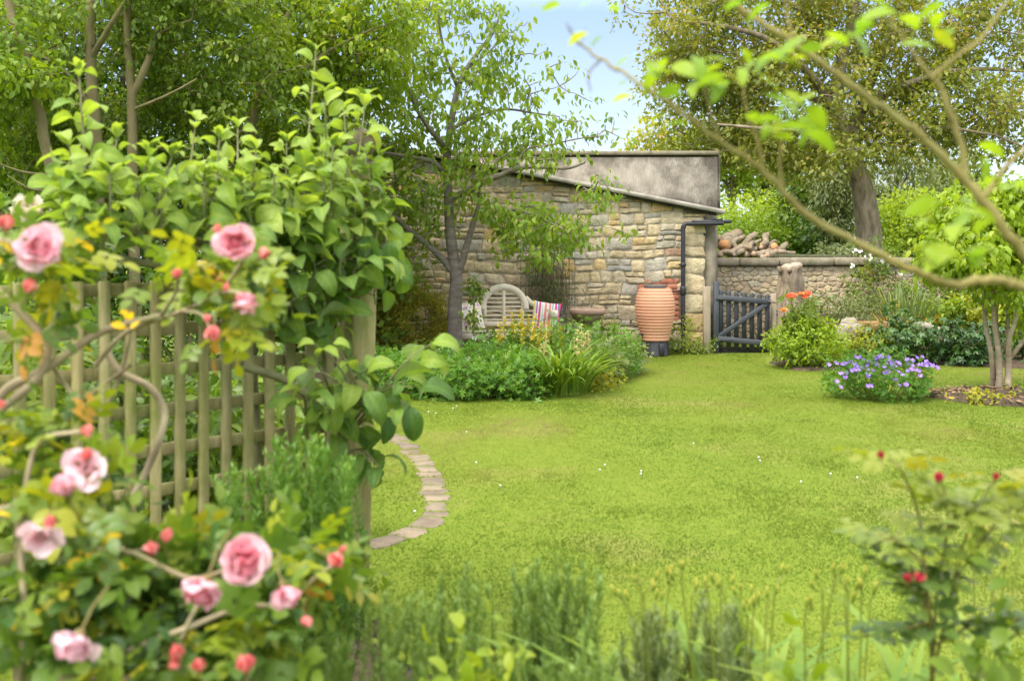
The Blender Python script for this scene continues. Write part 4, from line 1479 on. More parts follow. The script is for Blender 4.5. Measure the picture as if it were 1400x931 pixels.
# ------------------------------------------------------------------ cherry tree before the shed
Yc = 14.4
q = lambda u, v, dy=0.0: P(u, v, Yc + dy)
limbs = [
 ([G(622, 494) * [1, 1, 1], q(622, 460), q(622, 420), q(624, 385), q(621, 360), q(616, 320), q(613, 270), q(611, 225), q(615, 180, 0.1), q(626, 121, 0.2), q(644, 85, 0.3), q(667, 54, 0.3), q(690, 10, 0.3)], 0.118, 0.010),
 ([q(620, 372), q(606, 355), q(585, 335, -0.1), q(560, 315, -0.2), q(540, 297, -0.3), q(520, 280, -0.4)], 0.06, 0.02),
 ([q(628, 372), q(636, 345), q(644, 315, 0.05), q(652, 290, 0.1), q(656, 268, 0.1), q(652, 250, 0.0)], 0.055, 0.026),
 ([q(613, 272), q(640, 262), q(662, 248, -0.1), q(684, 240, -0.2), q(703, 232, -0.3), q(722, 228, -0.35), q(750, 229, -0.4), q(776, 230, -0.5), q(800, 222, -0.6)], 0.055, 0.018),
 ([q(652, 288), q(672, 290, -0.3), q(700, 287, -0.5), q(725, 292, -0.7), q(752, 305, -0.8), q(778, 318, -0.9)], 0.03, 0.01),
 ([q(611, 240), q(592, 222, -0.1), q(568, 216, -0.3), q(545, 212, -0.4), q(515, 208, -0.5)], 0.045, 0.015),
 ([q(612, 205), q(590, 180, -0.4), q(570, 150, -0.6), q(555, 110, -0.8), q(545, 60, -0.8)], 0.04, 0.01),
 ([q(616, 178, 0.1), q(650, 160, 0.4), q(690, 150, 0.6), q(730, 155, 0.7), q(765, 160, 0.7)], 0.03, 0.008),
 ([q(703, 232, -0.3), q(720, 205, -0.3), q(755, 198, -0.5), q(790, 190, -0.5), q(826, 186, -0.6)], 0.02, 0.006),
 ([q(626, 121, 0.2), q(610, 80, 0), q(600, 30, -0.2), q(595, -20, -0.3)], 0.03, 0.008),
 ([q(640, 92, 0.3), q(670, 70, 0.5), q(690, 40, 0.6)], 0.02, 0.006),
]
s_ = Yc / FPX
cb = lambda u, v, dy, ru, rv, n: (q(u, v, dy), (ru * s_, 0.75, rv * s_), n)
blobs = [cb(600, 40, 0.0, 75, 70, 84), cb(660, 60, 0.2, 55, 65, 40), cb(560, 110, -0.4, 60, 55, 55), cb(625, 130, 0, 70, 45, 60), cb(690, 125, 0.5, 55, 30, 26),
         cb(590, 195, -0.2, 75, 26, 46), cb(680, 195, 0, 55, 24, 34), cb(750, 185, -0.2, 60, 22, 24), cb(565, 255, -0.4, 55, 32, 28), cb(655, 225, -0.3, 45, 22, 20), cb(640, 275, -0.2, 40, 20, 12),
         cb(725, 305, -0.6, 45, 26, 36), cb(768, 312, -0.8, 45, 28, 28), cb(755, 348, -0.8, 34, 18, 14), cb(590, 300, -0.3, 30, 26, 8), cb(745, 215, -0.5, 50, 14, 14), cb(690, 285, -0.4, 34, 22, 24), cb(815, 268, -0.8, 24, 26, 10), cb(700, 335, -0.6, 24, 16, 8)]
sp = []
for (u_, v_, dy) in ((770, 85, .6), (790, 98, .6), (752, 92, .5), (765, 118, .5), (790, 130, .4), (810, 140, .4), (838, 160, 0), (815, 185, -.3), (850, 190, -.4), (826, 178, -.4), (795, 165, -.3), (722, 30, .5), (700, 45, .5), (858, 320, -.9), (836, 312, -.9), (812, 335, -.9), (800, 262, -.7), (790, 300, -.8), (805, 200, -.4), (780, 205, -.4), (745, 70, .5)):
    sp.append(q(u_, v_, dy))
tree('cherry_tree', 'spreading cherry tree with grey ringed trunk in the bed before the stone shed', 'tree', G(622, 494), limbs, blobs, L_cherry, M_bark_cherry, 101, per=10, r=0.19, size=0.115, tpl=LEAF_DROOP, gap=0.36, gf=2.4, droop=0.9, twig=0.012, extra=np.array(sp), flat=0.65, sides=12, skip_nodes=20)

# ------------------------------------------------------------------ big tree on the bank behind the wall
Yw = 20.6
q = lambda u, v, dy=0.0: P(u, v, Yw + dy)
bz = q(1190, 358)
limbs = [
 ([bz * [1, 1, 0] + [0, 0, FZ - 0.1], q(1189, 340), q(1186, 300), q(1178, 255), q(1166, 222), q(1156, 190), q(1142, 140, -0.2), q(1150, 90, -0.4), q(1165, 30, -0.5), q(1180, -40, -0.5)], 0.30, 0.05),
 ([q(1164, 215), q(1174, 165, 0.5), q(1195, 100, 0.9), q(1230, 30, 1.2), q(1260, -50, 1.2)], 0.15, 0.05),
 ([q(1150, 178), q(1120, 120, -0.6), q(1085, 80, -1.0), q(1040, 50, -1.2), q(980, 35, -1.4), q(930, 30, -1.5)], 0.10, 0.025),
 ([q(1140, 150), q(1100, 130, 0.5), q(1050, 120, 1.0), q(1000, 110, 1.4), q(950, 100, 1.6)], 0.08, 0.02),
 ([q(1155, 200), q(1130, 190, -1.0), q(1090, 180, -1.6), q(1030, 175, -2.0), q(980, 170, -2.0)], 0.07, 0.02),
 ([q(1178, 150, .5), q(1230, 120, -0.2), q(1290, 100, -0.5), q(1350, 95, -0.6), q(1420, 100, -0.6)], 0.09, 0.02),
 ([q(1170, 190, .2), q(1230, 180, -0.8), q(1290, 175, -1.2), q(1360, 185, -1.4)], 0.07, 0.02),
 ([q(1215, 60, 1.0), q(1290, 20, 1.4), q(1370, 0, 1.6), q(1440, -20, 1.6)], 0.08, 0.02),
 ([q(1152, 80, -.4), q(1100, 20, -0.8), q(1040, -20, -1.0)], 0.08, 0.02),
]
s_ = Yw / FPX
cb = lambda u, v, dy, ru, rv, n: (q(u, v, dy), (ru * s_, 1.5, rv * s_), n)
blobs = [cb(930, 30, -0.8, 80, 70, 85), cb(1000, 90, -0.3, 90, 65, 100), cb(930, 120, 0.6, 60, 50, 46), cb(1060, 20, 0, 100, 60, 90), cb(1090, 110, -0.8, 90, 60, 85), cb(980, 190, 0.0, 75, 40, 60),
         cb(1060, 190, -0.6, 80, 38, 75), cb(1160, 40, 0, 100, 70, 85), cb(1200, 120, 0.4, 90, 60, 80), cb(1260, 60, 0.5, 100, 80, 95), cb(1300, 150, -0.5, 95, 50, 85), cb(1370, 60, 0, 90, 80, 80), cb(1240, 195, -0.3, 80, 32, 50), cb(1380, 180, -.8, 60, 40, 40), cb(1130, 215, -1.0, 50, 26, 26),
         cb(1000, -60, 0, 130, 60, 50), cb(1250, -70, 0, 180, 60, 60)]
tree('broad_tree', 'large spreading yellowish green tree with thick bent trunk on the bank behind the garden wall', 'tree', bz * [1, 1, 0] + [0, 0, FZ], limbs, blobs, L_walnut, M_bark_big, 202, per=40, r=0.36, size=0.115, tpl=KITE, gap=0.22, gf=1.3, droop=0.45, twig=0.016, tone_c=0.14, sides=14, skip_nodes=26)

# ------------------------------------------------------------------ trees and hedges beyond the wall
def bank(u, v, Y): 
    p = P(u, v, Y)
    return A(p[0], Y, FZ + max(0, Y - 20) * 0.018)
def far_tree(name, label, u, vtop, vbot, ru, Y, mat, seed, n=120, per=26, size=0.2, r=0.5, tpl=KITE, group=None, droop=0.3, gap=0.12, tone0=0.5):
    s = Y / FPX
    b = bank(u, 0, Y)
    top, cen = P(u, vtop, Y), P(u, (vtop + vbot) / 2, Y)
    rng = np.random.default_rng(seed)
    hv = (vbot - vtop) / 2 * s
    limbs = [([b - A(0, 0, 0.1), b * 0.7 + cen * 0.3 + rng.normal(0, 0.06, 3), cen, cen * 0.4 + top * 0.6], 0.16, 0.03)]
    for k in range(5):
        a = rng.uniform(0, 6.28)
        e = cen + A(math.cos(a) * ru * s * 0.7, math.sin(a) * ru * s * 0.6, rng.uniform(-0.2, 0.6) * hv)
        limbs.append(([b * 0.55 + cen * 0.45, (b * 0.3 + cen * 0.7 + e) / 2 + A(0, 0, 0.1), e], 0.06, 0.015))
    blobs = [(cen, (ru * s, ru * s * 0.7, hv), int(n * 0.6)), (cen + A(-ru * s * 0.35, -0.3, -hv * 0.25), (ru * s * 0.65, ru * s * 0.5, hv * 0.7), int(n * 0.2)), (cen + A(ru * s * 0.4, -0.3, hv * 0.2), (ru * s * 0.6, ru * s * 0.5, hv * 0.65), int(n * 0.2))]
    return tree(name, label, 'tree', b, limbs, blobs, mat, M_bark_big, seed, per=per, r=r, size=size, tpl=tpl, gap=gap, gf=0.9, droop=droop, group=group, shell=0.35, tone0=tone0)
FG = 'trees beyond the garden wall'
far_tree('far_tree', 'bright fresh green tree just right of the rendered building corner beyond the hedge', 1000, 120, 290, 62, 34, L_bright, 301, 130, group=FG, size=0.22)
far_tree('far_tree', 'small light green tree top showing left of the big tree above the rendered building', 905, 165, 260, 48, 37, L_yellow, 302, 80, group=FG, size=0.2)
far_tree('far_tree', 'dark green dense tree behind the bend of the big trunk', 1105, 190, 345, 45, 27, L_dark, 303, 130, group=FG, size=0.17, r=0.4)
far_tree('far_tree', 'grey green drooping tree left of the big trunk', 1142, 205, 330, 34, 25, L_grey, 304, 110, group=FG, size=0.17, r=0.35, tpl=KITE_N, droop=0.9)
far_tree('far_tree', 'pale grey green willowy tree right of the big trunk', 1225, 185, 330, 60, 30, L_grey, 305, 150, group=FG, size=0.2, r=0.45, tpl=KITE_N, droop=0.9)
far_tree('far_tree', 'mid green tree behind the bright round bush', 1310, 200, 330, 55, 36, L_far, 306, 110, group=FG, size=0.24)
far_tree('far_tree', 'small distant tree at the far right edge under the pale sky gap', 1385, 258, 330, 48, 44, L_far, 307, 90, group=FG, size=0.26)
far_tree('far_tree', 'hazy green tree behind the middle of the hedge', 1060, 170, 300, 52, 40, L_far, 308, 110, group=FG, size=0.26)
HG = 'bushes on the bank behind the wall'
def bank_shrub(label, u, vtop, vbot, ru, Y, mat, seed, n=90, name='bush', **k):
    s = Y / FPX
    b = bank(u, 0, Y)
    cen = P(u, (vtop + vbot) / 2, Y)
    hv = (vbot - vtop) / 2 * s
    bl = [(cen, (ru * s, 0.8, hv), int(n * 0.6)), (cen + A(-ru * s * 0.4, -0.2, -hv * 0.3), (ru * s * 0.6, 0.7, hv * 0.75), int(n * 0.2)), (cen + A(ru * s * 0.4, -0.2, -hv * 0.2), (ru * s * 0.6, 0.7, hv * 0.75), int(n * 0.2))]
    return shrub(name, label, 'bush', b, bl, mat, seed, group=HG, stem_r=0.03, **k)
bank_shrub('yellow green clipped hedge top beyond the log heap', 1035, 264, 330, 85, 28.5, L_lime, 311, 200, 'hedge', per=24, r=0.3, size=0.10)
bank_shrub('dark green laurel hedge directly behind the log heap', 1040, 300, 356, 72, 26.5, L_bright, 312, 200, 'hedge', per=26, r=0.28, size=0.11, tone0=0.25)
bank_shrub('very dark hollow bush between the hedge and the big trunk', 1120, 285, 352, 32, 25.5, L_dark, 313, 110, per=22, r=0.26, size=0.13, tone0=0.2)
bank_shrub('bright round apple green bush to the right of the big trunk', 1243, 262, 350, 62, 27.5, L_lime, 314, 240, per=26, r=0.26, size=0.11, tone0=0.5)
bank_shrub('low pale nettle patch at the foot of the big trunk', 1145, 335, 356, 42, 19.7, L_grey, 315, 60, 'nettle_patch', per=16, r=0.15, size=0.09)
bank_shrub('reddish tipped green bush right of the bright round bush', 1330, 275, 350, 45, 27.0, L_mid, 316, 90, per=22, r=0.26, size=0.11, tone0=0.6)
bank_shrub('yellow green bush at the right edge above the wall', 1390, 262, 350, 50, 20.8, L_yellow, 317, 120, per=22, r=0.25, size=0.10, tone0=0.5)

# ------------------------------------------------------------------ the tall screen of trees on the left
TG = 'trees of the left boundary'
def left_tree(label, trunkpts, Y, blobs, mat, seed, r0=0.09, **k):
    b = trunkpts[0]
    return tree('boundary_tree', label, 'tree', b, [(trunkpts, r0 * 0.62, r0 * 0.34)] + k.pop('limbs', []), blobs, mat, M_bark_thin, seed, group=TG, **k)
def base_of(u, Y): 
    p = P(u, 0, Y)
    return A(p[0], Y, 0)
Y1 = 10.2; s1 = Y1 / FPX
bl = lambda u, v, Y, ru, rv, ry, n: (P(u, v, Y), (ru * Y / FPX, ry, rv * Y / FPX), n)
left_tree('left boundary tree with straight olive trunk rising behind the tallest left apple shoot', [base_of(140, Y1), P(133, 250, Y1), P(126, 120, Y1), P(124, 40, Y1), P(128, -60, Y1)], Y1,
    [bl(60, 40, 10.6, 120, 80, 0.8, 95), bl(170, -20, 10.5, 120, 60, 0.9, 60), bl(30, 150, 10.8, 80, 60, 0.7, 55), bl(110, 190, 11.3, 90, 55, 0.6, 60)], L_mid, 401, r0=0.12, per=30, r=0.18, size=0.075, tpl=LEAF_S, gap=0.25, gf=1.8, droop=0.6, tone0=0.42, skip_nodes=14,
    limbs=[([P(127, 160, Y1), P(100, 110, Y1 - .2), P(60, 80, Y1 - .3), P(10, 70, Y1 - .4)], 0.03, 0.01), ([P(125, 80, Y1), P(160, 20, Y1 - .2), P(190, -30, Y1)], 0.04, 0.01)])
left_tree('left boundary tree with forked pale trunk right of the straight olive one', [base_of(190, 10.4), P(182, 300, 10.4), P(180, 140, 10.4), P(175, 60, 10.4), P(176, -60, 10.4)], 10.4,
    [bl(260, 30, 10.8, 110, 75, 0.8, 95), bl(330, 110, 11.0, 90, 60, 0.7, 80), bl(260, 160, 11.4, 90, 60, 0.6, 70), bl(200, 100, 11.6, 70, 70, 0.5, 45), bl(300, -40, 10.6, 130, 50, .8, 50)], L_mid, 402, r0=0.10, per=30, r=0.18, size=0.075, tpl=LEAF_S, gap=0.22, gf=1.8, droop=0.6, tone0=0.45, skip_nodes=14,
    limbs=[([P(181, 130, 10.4), P(200, 90, 10.4), P(214, 40, 10.5), P(228, -20, 10.6), P(240, -80, 10.6)], 0.042, 0.022), ([P(214, 50, 10.5), P(240, 35, 10.3), P(262, 28, 10.3)], 0.025, 0.008), ([P(183, 150, 10.4), P(230, 130, 10.2), P(270, 108, 10.2)], 0.02, 0.008)])
left_tree('leafy left boundary tree leaning over towards the cherry tree', [base_of(330, 12.0), P(340, 260, 12.0), P(350, 150, 12.0), P(380, 60, 12.0), P(420, -40, 12.0)], 12.0,
    [bl(430, 60, 12.2, 110, 80, 0.9, 130), bl(400, 150, 12.5, 100, 70, 0.7, 100), bl(500, 20, 12.6, 90, 55, 0.8, 80), bl(500, 120, 12.8, 60, 50, 0.6, 40), bl(360, 220, 12.6, 100, 50, .6, 60), bl(380, -40, 12.2, 120, 50, .8, 50)], L_bright, 403, r0=0.11, per=30, r=0.21, size=0.085, tpl=LEAF_S, gap=0.22, gf=1.6, droop=0.6, tone0=0.45, skip_nodes=14,
    limbs=[([P(350, 150, 12.0), P(400, 110, 11.8), P(450, 70, 11.8), P(510, 40, 11.9)], 0.04, 0.01), ([P(345, 200, 12), P(300, 130, 11.7), P(270, 90, 11.6)], 0.035, 0.01)])
left_tree('left boundary tree with short leaning pale trunk at the far left edge', [base_of(78, 9.6), P(72, 270, 9.6), P(62, 200, 9.6), P(45, 110, 9.6), P(15, 20, 9.6), P(0, -50, 9.6)], 9.6,
    [bl(10, 60, 9.6, 60, 60, 0.6, 40), bl(40, 110, 9.4, 60, 30, 0.5, 34), bl(-40, 120, 9.8, 90, 100, .7, 60), bl(30, 250, 10.6, 80, 50, .5, 50)], L_bright, 404, r0=0.10, per=26, r=0.17, size=0.08, tpl=LEAF_S, gap=0.25, gf=1.8, droop=0.7, tone0=0.3, skip_nodes=14,
    limbs=[([P(68, 240, 9.6), P(30, 235, 9.4), P(0, 225, 9.3)], 0.016, 0.01), ([P(70, 262, 9.6), P(40, 258, 9.3), P(10, 240, 9.2)], 0.016, 0.006)])
# darker shrubbery closing the boundary behind and below
SG = 'shrubs of the left boundary'
for (lab, u, Y, ru, z0, z1, seed, m_) in (
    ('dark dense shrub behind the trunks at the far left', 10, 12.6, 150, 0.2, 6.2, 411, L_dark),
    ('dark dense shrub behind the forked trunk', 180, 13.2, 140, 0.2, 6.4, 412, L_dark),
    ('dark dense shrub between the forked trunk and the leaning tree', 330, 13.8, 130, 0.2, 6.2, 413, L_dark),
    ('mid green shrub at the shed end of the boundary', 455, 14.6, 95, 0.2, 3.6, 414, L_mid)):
    s = Y / FPX
    c = P(u, 0, Y)
    zc = (z0 + z1) / 2
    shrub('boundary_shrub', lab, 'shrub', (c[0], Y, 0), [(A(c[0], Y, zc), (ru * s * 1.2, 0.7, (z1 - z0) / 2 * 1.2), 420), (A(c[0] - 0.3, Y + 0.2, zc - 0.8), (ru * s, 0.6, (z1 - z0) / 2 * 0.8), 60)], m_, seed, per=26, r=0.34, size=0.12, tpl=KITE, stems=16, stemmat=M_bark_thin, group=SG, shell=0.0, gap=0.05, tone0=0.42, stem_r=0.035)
# ivy and brambles at the foot
for (lab, u, v, Y, ru, rv, seed) in (('low bramble mound at the far left under the leaning trunk', 20, 300, 8.6, 70, 60, 421), ('low bramble mound behind the white rose', 110, 330, 9.0, 60, 60, 422), ('low bramble mound behind the apple leaves', 300, 330, 9.4, 110, 50, 423)):
    c = P(u, v, Y)
    shrub('bramble', lab, 'bramble', (c[0], Y, 0), [(c * [1, 1, 0] + [0, 0, 0.9], (ru * Y / FPX, 0.6, 1.0), 110)], L_dark, seed, per=20, r=0.2, size=0.08, tpl=KITE, stems=12, group=SG, tone0=0.4, shell=0.3)

# golden yew at the shed wall
C = A(P(560, 0, 14.9)[0], 14.9, 0)
s_ = 14.9 / FPX
shrub('yew_bush', 'rounded golden green yew bush to the left of the cherry trunk against the shed wall', 'bush', C, [(C + A(0.0, 0, 0.50), (58 * s_, 0.5, 0.60), 420), (C + A(-0.25, -0.1, 0.45), (0.45, 0.45, 0.55), 120)], L_yew, 431, per=44, r=0.10, size=0.05, tpl=NEEDLE and KITE_N, droop=0.2, stems=14, shell=0.5, tone0=0.45, tone_c=0.18)

# small many-stemmed tree on the lawn at the right
Ym = 10.75
q = lambda u, v, dy=0.0: P(u, v, Ym + dy)
b0 = G(1370, 541)
limbs = [
 ([G(1358, 538), q(1356, 490, .05), q(1347, 440, .1), q(1345, 400, .1), q(1340, 350, .0), q(1322, 300, -.1)], 0.034, 0.014),
 ([G(1366, 541), q(1366, 490), q(1360, 450), q(1358, 400), q(1362, 350), q(1352, 290)], 0.038, 0.014),
 ([G(1364, 540), q(1364, 470, .15), q(1362, 430, .2), q(1368, 380, .2), q(1374, 330, .2)], 0.03, 0.012),
 ([G(1378, 543), q(1379, 500), q(1380, 465, -.1), q(1390, 430, -.1), q(1394, 390, -.1), q(1400, 330, -.1)], 0.038, 0.014),
 ([G(1376, 542), q(1378, 470, .1), q(1378, 430, .1), q(1382, 380, .1), q(1390, 320, .1)], 0.028, 0.012),
 ([q(1382, 488), q(1396, 470, -.1), q(1412, 448, -.2), q(1425, 400, -.2)], 0.03, 0.012),
]
s_ = Ym / FPX
cb = lambda u, v, dy, ru, rv, n: (q(u, v, dy), (ru * s_, 0.5, rv * s_), n)
tree('multistem_tree', 'small tree with many pale ringed stems and bright yellow green crown beside the lawn', 'tree', b0, limbs,
    [cb(1350, 300, 0, 68, 40, 120), cb(1390, 340, 0, 50, 60, 90), cb(1318, 340, -.2, 46, 40, 80), cb(1385, 270, .1, 40, 30, 50), cb(1300, 370, -.2, 28, 18, 14), cb(1420, 420, 0, 30, 40, 24), cb(1375, 395, -.1, 30, 18, 8), cb(1405, 290, 0, 40, 40, 30)],
    L_lime, M_bark_pale, 501, per=22, r=0.17, size=0.10, tpl=LEAF_DROOP, gap=0.2, gf=2.5, droop=0.9, twig=0.009, flat=0.7, tone0=0.35, sides=10, skip_nodes=22)

# ------------------------------------------------------------------ flower shapes
M_yel = petal_mat('yellow_petal', [(0, (0.62, 0.52, 0.03)), (1, (0.78, 0.70, 0.10))])
M_paleyel = petal_mat('pale_yellow_petal', [(0, (0.74, 0.68, 0.28)), (1, (0.80, 0.76, 0.42))])
M_violet = petal_mat('violet_petal', [(0, (0.24, 0.12, 0.58)), (0.5, (0.33, 0.19, 0.66)), (1, (0.46, 0.31, 0.74))], 0.3)
M_orange = petal_mat('coral_petal', [(0, (0.78, 0.10, 0.05)), (0.5, (0.85, 0.20, 0.10)), (1, (0.85, 0.36, 0.18))], 0.3)
M_amber = petal_mat('amber_petal', [(0, (0.80, 0.28, 0.05)), (1, (0.85, 0.45, 0.15))], 0.3)
M_stemg = leaf_mat('green_stem', [(0, (0.09, 0.15, 0.02)), (1, (0.16, 0.21, 0.04))], 0.15)
M_stemr = leaf_mat('reddish_stem', [(0, (0.10, 0.06, 0.025)), (0.6, (0.11, 0.12, 0.03)), (1, (0.10, 0.15, 0.03))], 0.1)
L_strap = leaf_mat('strap_leaf', [(0, (0.045, 0.12, 0.016)), (0.5, (0.085, 0.18, 0.02)), (1, (0.15, 0.24, 0.03))], 0.35)
L_iris = leaf_mat('iris_leaf', [(0, (0.07, 0.13, 0.05)), (0.6, (0.12, 0.19, 0.06)), (0.8, (0.3, 0.27, 0.03)), (1, (0.50, 0.28, 0.03))], 0.35)
L_peony = leaf_mat('peony_leaf', [(0, (0.018, 0.058, 0.016)), (0.6, (0.040, 0.105, 0.024)), (1, (0.09, 0.16, 0.03))], 0.25, 0.5, 0.35)

def open_flower(name, mat, n=5, r=0.02, cup=0.25, parent=None, mb=None):
    """a small flat five-petalled flower facing +Z, at the origin"""
    w = mb or MB()
    tpl = leaf_tpl(0.85, 3, -0.1, -cup * 3, 0.6)
    a = np.arange(n) / n * 2 * np.pi
    d = np.column_stack([np.cos(a), np.sin(a), np.full(n, 0.18)])
    w.leaves(tpl, np.zeros((n, 3)), d, A(0, 0, 1), r, np.linspace(0.2, 0.9, n))
    return w

def double_bloom(w, rng, r=0.04, rings=((0.95, 8, 1.25), (0.85, 8, 0.9), (0.68, 7, 0.55), (0.5, 6, 0.3), (0.32, 5, 0.12)), tpl=None):
    """a full rose: rings of cupped petals; tone runs from heart (0) to rim (1)"""
    tpl = tpl or leaf_tpl(0.98, 6, -0.10, -1.0, 0.62, wavy=0.09, side=2)
    for k, (s, n, open_) in enumerate(rings):
        a = np.arange(n) / n * 2 * np.pi + k * 0.7 + rng.normal(0, 0.12, n)
        o = open_ + rng.normal(0, 0.22, n)
        d = np.column_stack([np.cos(a) * np.sin(o), np.sin(a) * np.sin(o), np.cos(o)])
        nn = np.column_stack([-np.cos(a) * np.cos(o), -np.sin(a) * np.cos(o), np.sin(o)])
        pos = np.column_stack([np.cos(a), np.sin(a), 0 * a]) * 0.10 * r + A(0, 0, 0.0)
        w.leaves(tpl, pos, d, nn, r * s * rng.uniform(0.78, 1.15, n), np.clip(0.95 - k * 0.22 + rng.normal(0, 0.12, n), 0, 1))
    return w

def spike(w, rng, h=0.3, n=14, r=0.016):
    n = int(n * 1.0)
    """whorls of small cups up a stem (flower part only)"""
    z = np.sort(rng.uniform(0.0, h, n * 3))
    a = rng.uniform(0, 6.28, n * 3)
    d = np.column_stack([np.cos(a), np.sin(a), np.full(n * 3, 0.35)])
    pos = np.column_stack([np.cos(a) * 0.006, np.sin(a) * 0.006, z])
    s = r * (1.25 - 0.8 * z / h)
    w.tubes(np.array([A(0, 0, -0.01), A(0, 0, h * 0.5), A(0, 0, h)]), 0.004, 4, 0.4)
    w.leaves(leaf_tpl(0.9, 2, 0.3, 0.3, 0.55), pos, d, A(0, 0, 1), s, rng.random(n * 3))
    w.leaves(leaf_tpl(0.9, 2, 0.3, 0.3, 0.55), pos, d + rng.normal(0, 0.5, d.shape), A(0.3, 0, 1), s, rng.random(n * 3))
    return w

def strap_clump(name, label, cat, base, n, L, mat, seed, spread=0.12, tpl=STRAP, lean=0.5, group=None, tone0=0.45, child=None):
    rng = np.random.default_rng(seed)
    b = np.asarray(base, float)
    w = MB()
    a = rng.uniform(0, 6.28, n)
    r_ = rng.random(n) ** 0.5 * spread
    pos = b + np.column_stack([np.cos(a) * r_, np.sin(a) * r_, np.zeros(n)])
    a2 = a + rng.normal(0, 0.5, n)
    ln = rng.uniform(0.05, lean, n)
    d = np.column_stack([np.cos(a2) * ln, np.sin(a2) * ln, np.ones(n)])
    nn = np.column_stack([-np.cos(a2), -np.sin(a2), ln]) * -1
    w.leaves(tpl, pos, d, nn * A(-1, -1, 1), L * rng.uniform(0.6, 1.1, n), np.clip(tone0 + rng.normal(0, 0.2, n), 0, 1))
    if child is not None:
        return w.build('blades', mat, child)
    return tag(w.build(name, mat, None, b), label, cat, group)

# ------------------------------------------------------------------ the island bed before the bench
L_bed = leaf_mat('bed_leaf', [(0, (0.045, 0.12, 0.018)), (0.5, (0.085, 0.18, 0.024)), (1, (0.15, 0.25, 0.035))], 0.42, gain=(1.25, 1.3, 1.2))
BG = 'plants of the bed before the bench'
def bed_plant(name, label, cat, u, v, Y, ru, h, mat, seed, n=80, tpl=FERNY, per=8, r=0.10, size=0.09, droop=-0.1, ry=0.35, **k):
    p = A(P(u, 0, Y)[0], Y, 0)
    s = Y / FPX
    return shrub(name, label, cat, p, [(p + A(0, 0, h * 0.42), (ru * s, ry, h * 0.6), n)], mat, seed, per=per, r=r, size=size, tpl=tpl, droop=droop, stems=10, stemmat=M_stemg, group=BG, stem_r=0.004, up=1.3, shell=0.35, **k)
bed_plant('cranesbill', 'bright green cut leaved cranesbill mound at the front left of the bench bed', 'plant', 560, 0, 10.85, 60, 0.42, L_bed, 601, 120, tone0=0.55)
bed_plant('cranesbill', 'bright green cut leaved cranesbill mound at the lawn edge below the cherry trunk', 'plant', 632, 0, 10.6, 55, 0.47, L_bed, 602, 140, tone0=0.6)
bed_plant('cranesbill', 'bright green cut leaved cranesbill mound left of the strap leaved clump', 'plant', 705, 0, 10.62, 46, 0.47, L_bed, 603, 120, tone0=0.55)
bed_plant('leafy_plant', 'low dark leaved plant at the far left of the bench bed before the yew', 'plant', 520, 0, 11.6, 40, 0.45, L_bed, 604, 80)
bed_plant('leafy_plant', 'mid green leafy plant below the cream bench seat in the middle of the bed', 'plant', 675, 0, 12.2, 50, 0.44, L_bed, 605, 130, tone0=0.55)
bed_plant('leafy_plant', 'leafy green plant behind the strap leaved clump below the striped cushion', 'plant', 735, 0, 12.5, 55, 0.66, L_bed, 606, 150, tone0=0.5)
bed_plant('leafy_plant', 'blue green leafy mound right of the strap leaved clump', 'plant', 820, 0, 12.0, 38, 0.50, L_grey, 607, 100, size=0.07)
bed_plant('leafy_plant', 'greyish leafy mound at the right tip of the bench bed by the urn stand', 'plant', 850, 0, 12.9, 32, 0.48, L_grey, 608, 90, size=0.07)
bed_plant('leafy_plant', 'yellow green low plant at the lawn edge on the right of the bench bed', 'plant', 812, 0, 11.35, 30, 0.22, L_yellow, 609, 60, size=0.06)
bed_plant('leafy_plant', 'light green leafy plant in front of the bird bath pedestal', 'plant', 800, 0, 13.3, 36, 0.62, L_bed, 610, 90, tone0=0.55)
bed_plant('leafy_plant', 'feathery green plant under the cherry branches left of the bench', 'plant', 600, 0, 12.6, 50, 0.40, L_bed, 611, 80, size=0.06)
strap_clump('daylily_clump', 'large clump of arching strap leaves at the lawn edge in the bench bed', 'plant', (P(768, 0, 10.95)[0], 10.95, 0.0), 210, 0.74, L_strap, 612, 0.30, lean=0.75, group=BG, tone0=0.5)
strap_clump('daylily_clump', 'narrow grassy clump of strap leaves in front of the bird bath', 'plant', (P(800, 0, 11.8)[0], 11.8, 0.0), 130, 0.66, L_strap, 613, 0.18, lean=0.6, group=BG, tone0=0.55)
bed_plant('leafy_plant', 'tall leafy plant in mid bed between the yellow flowers and the strap leaves', 'plant', 775, 0, 12.0, 40, 0.78, L_bed, 615, 110, tone0=0.55, size=0.07)
bed_plant('leafy_plant', 'loose tall plant with narrow leaves before the urn end of the bed', 'plant', 838, 0, 12.5, 34, 0.66, L_bed, 616, 90, tone0=0.6, size=0.07, tpl=KITE_N, per=14)
bed_plant('leafy_plant', 'feathery tall plant below the left half of the bench seat', 'plant', 640, 0, 11.7, 40, 0.48, L_bed, 617, 70, tone0=0.3, size=0.06, tpl=KITE_N, per=14)
strap_clump('grass_tuft', 'soft tuft of fine grass between the cranesbill and the strap leaved clump', 'grass tuft', (P(690, 0, 11.5)[0], 11.5, 0.0), 150, 0.55, L_strap, 614, 0.22, tpl=leaf_tpl(0.025, 7, 0.4, 1.3, 0.35), lean=0.5, group=BG, tone0=0.65)
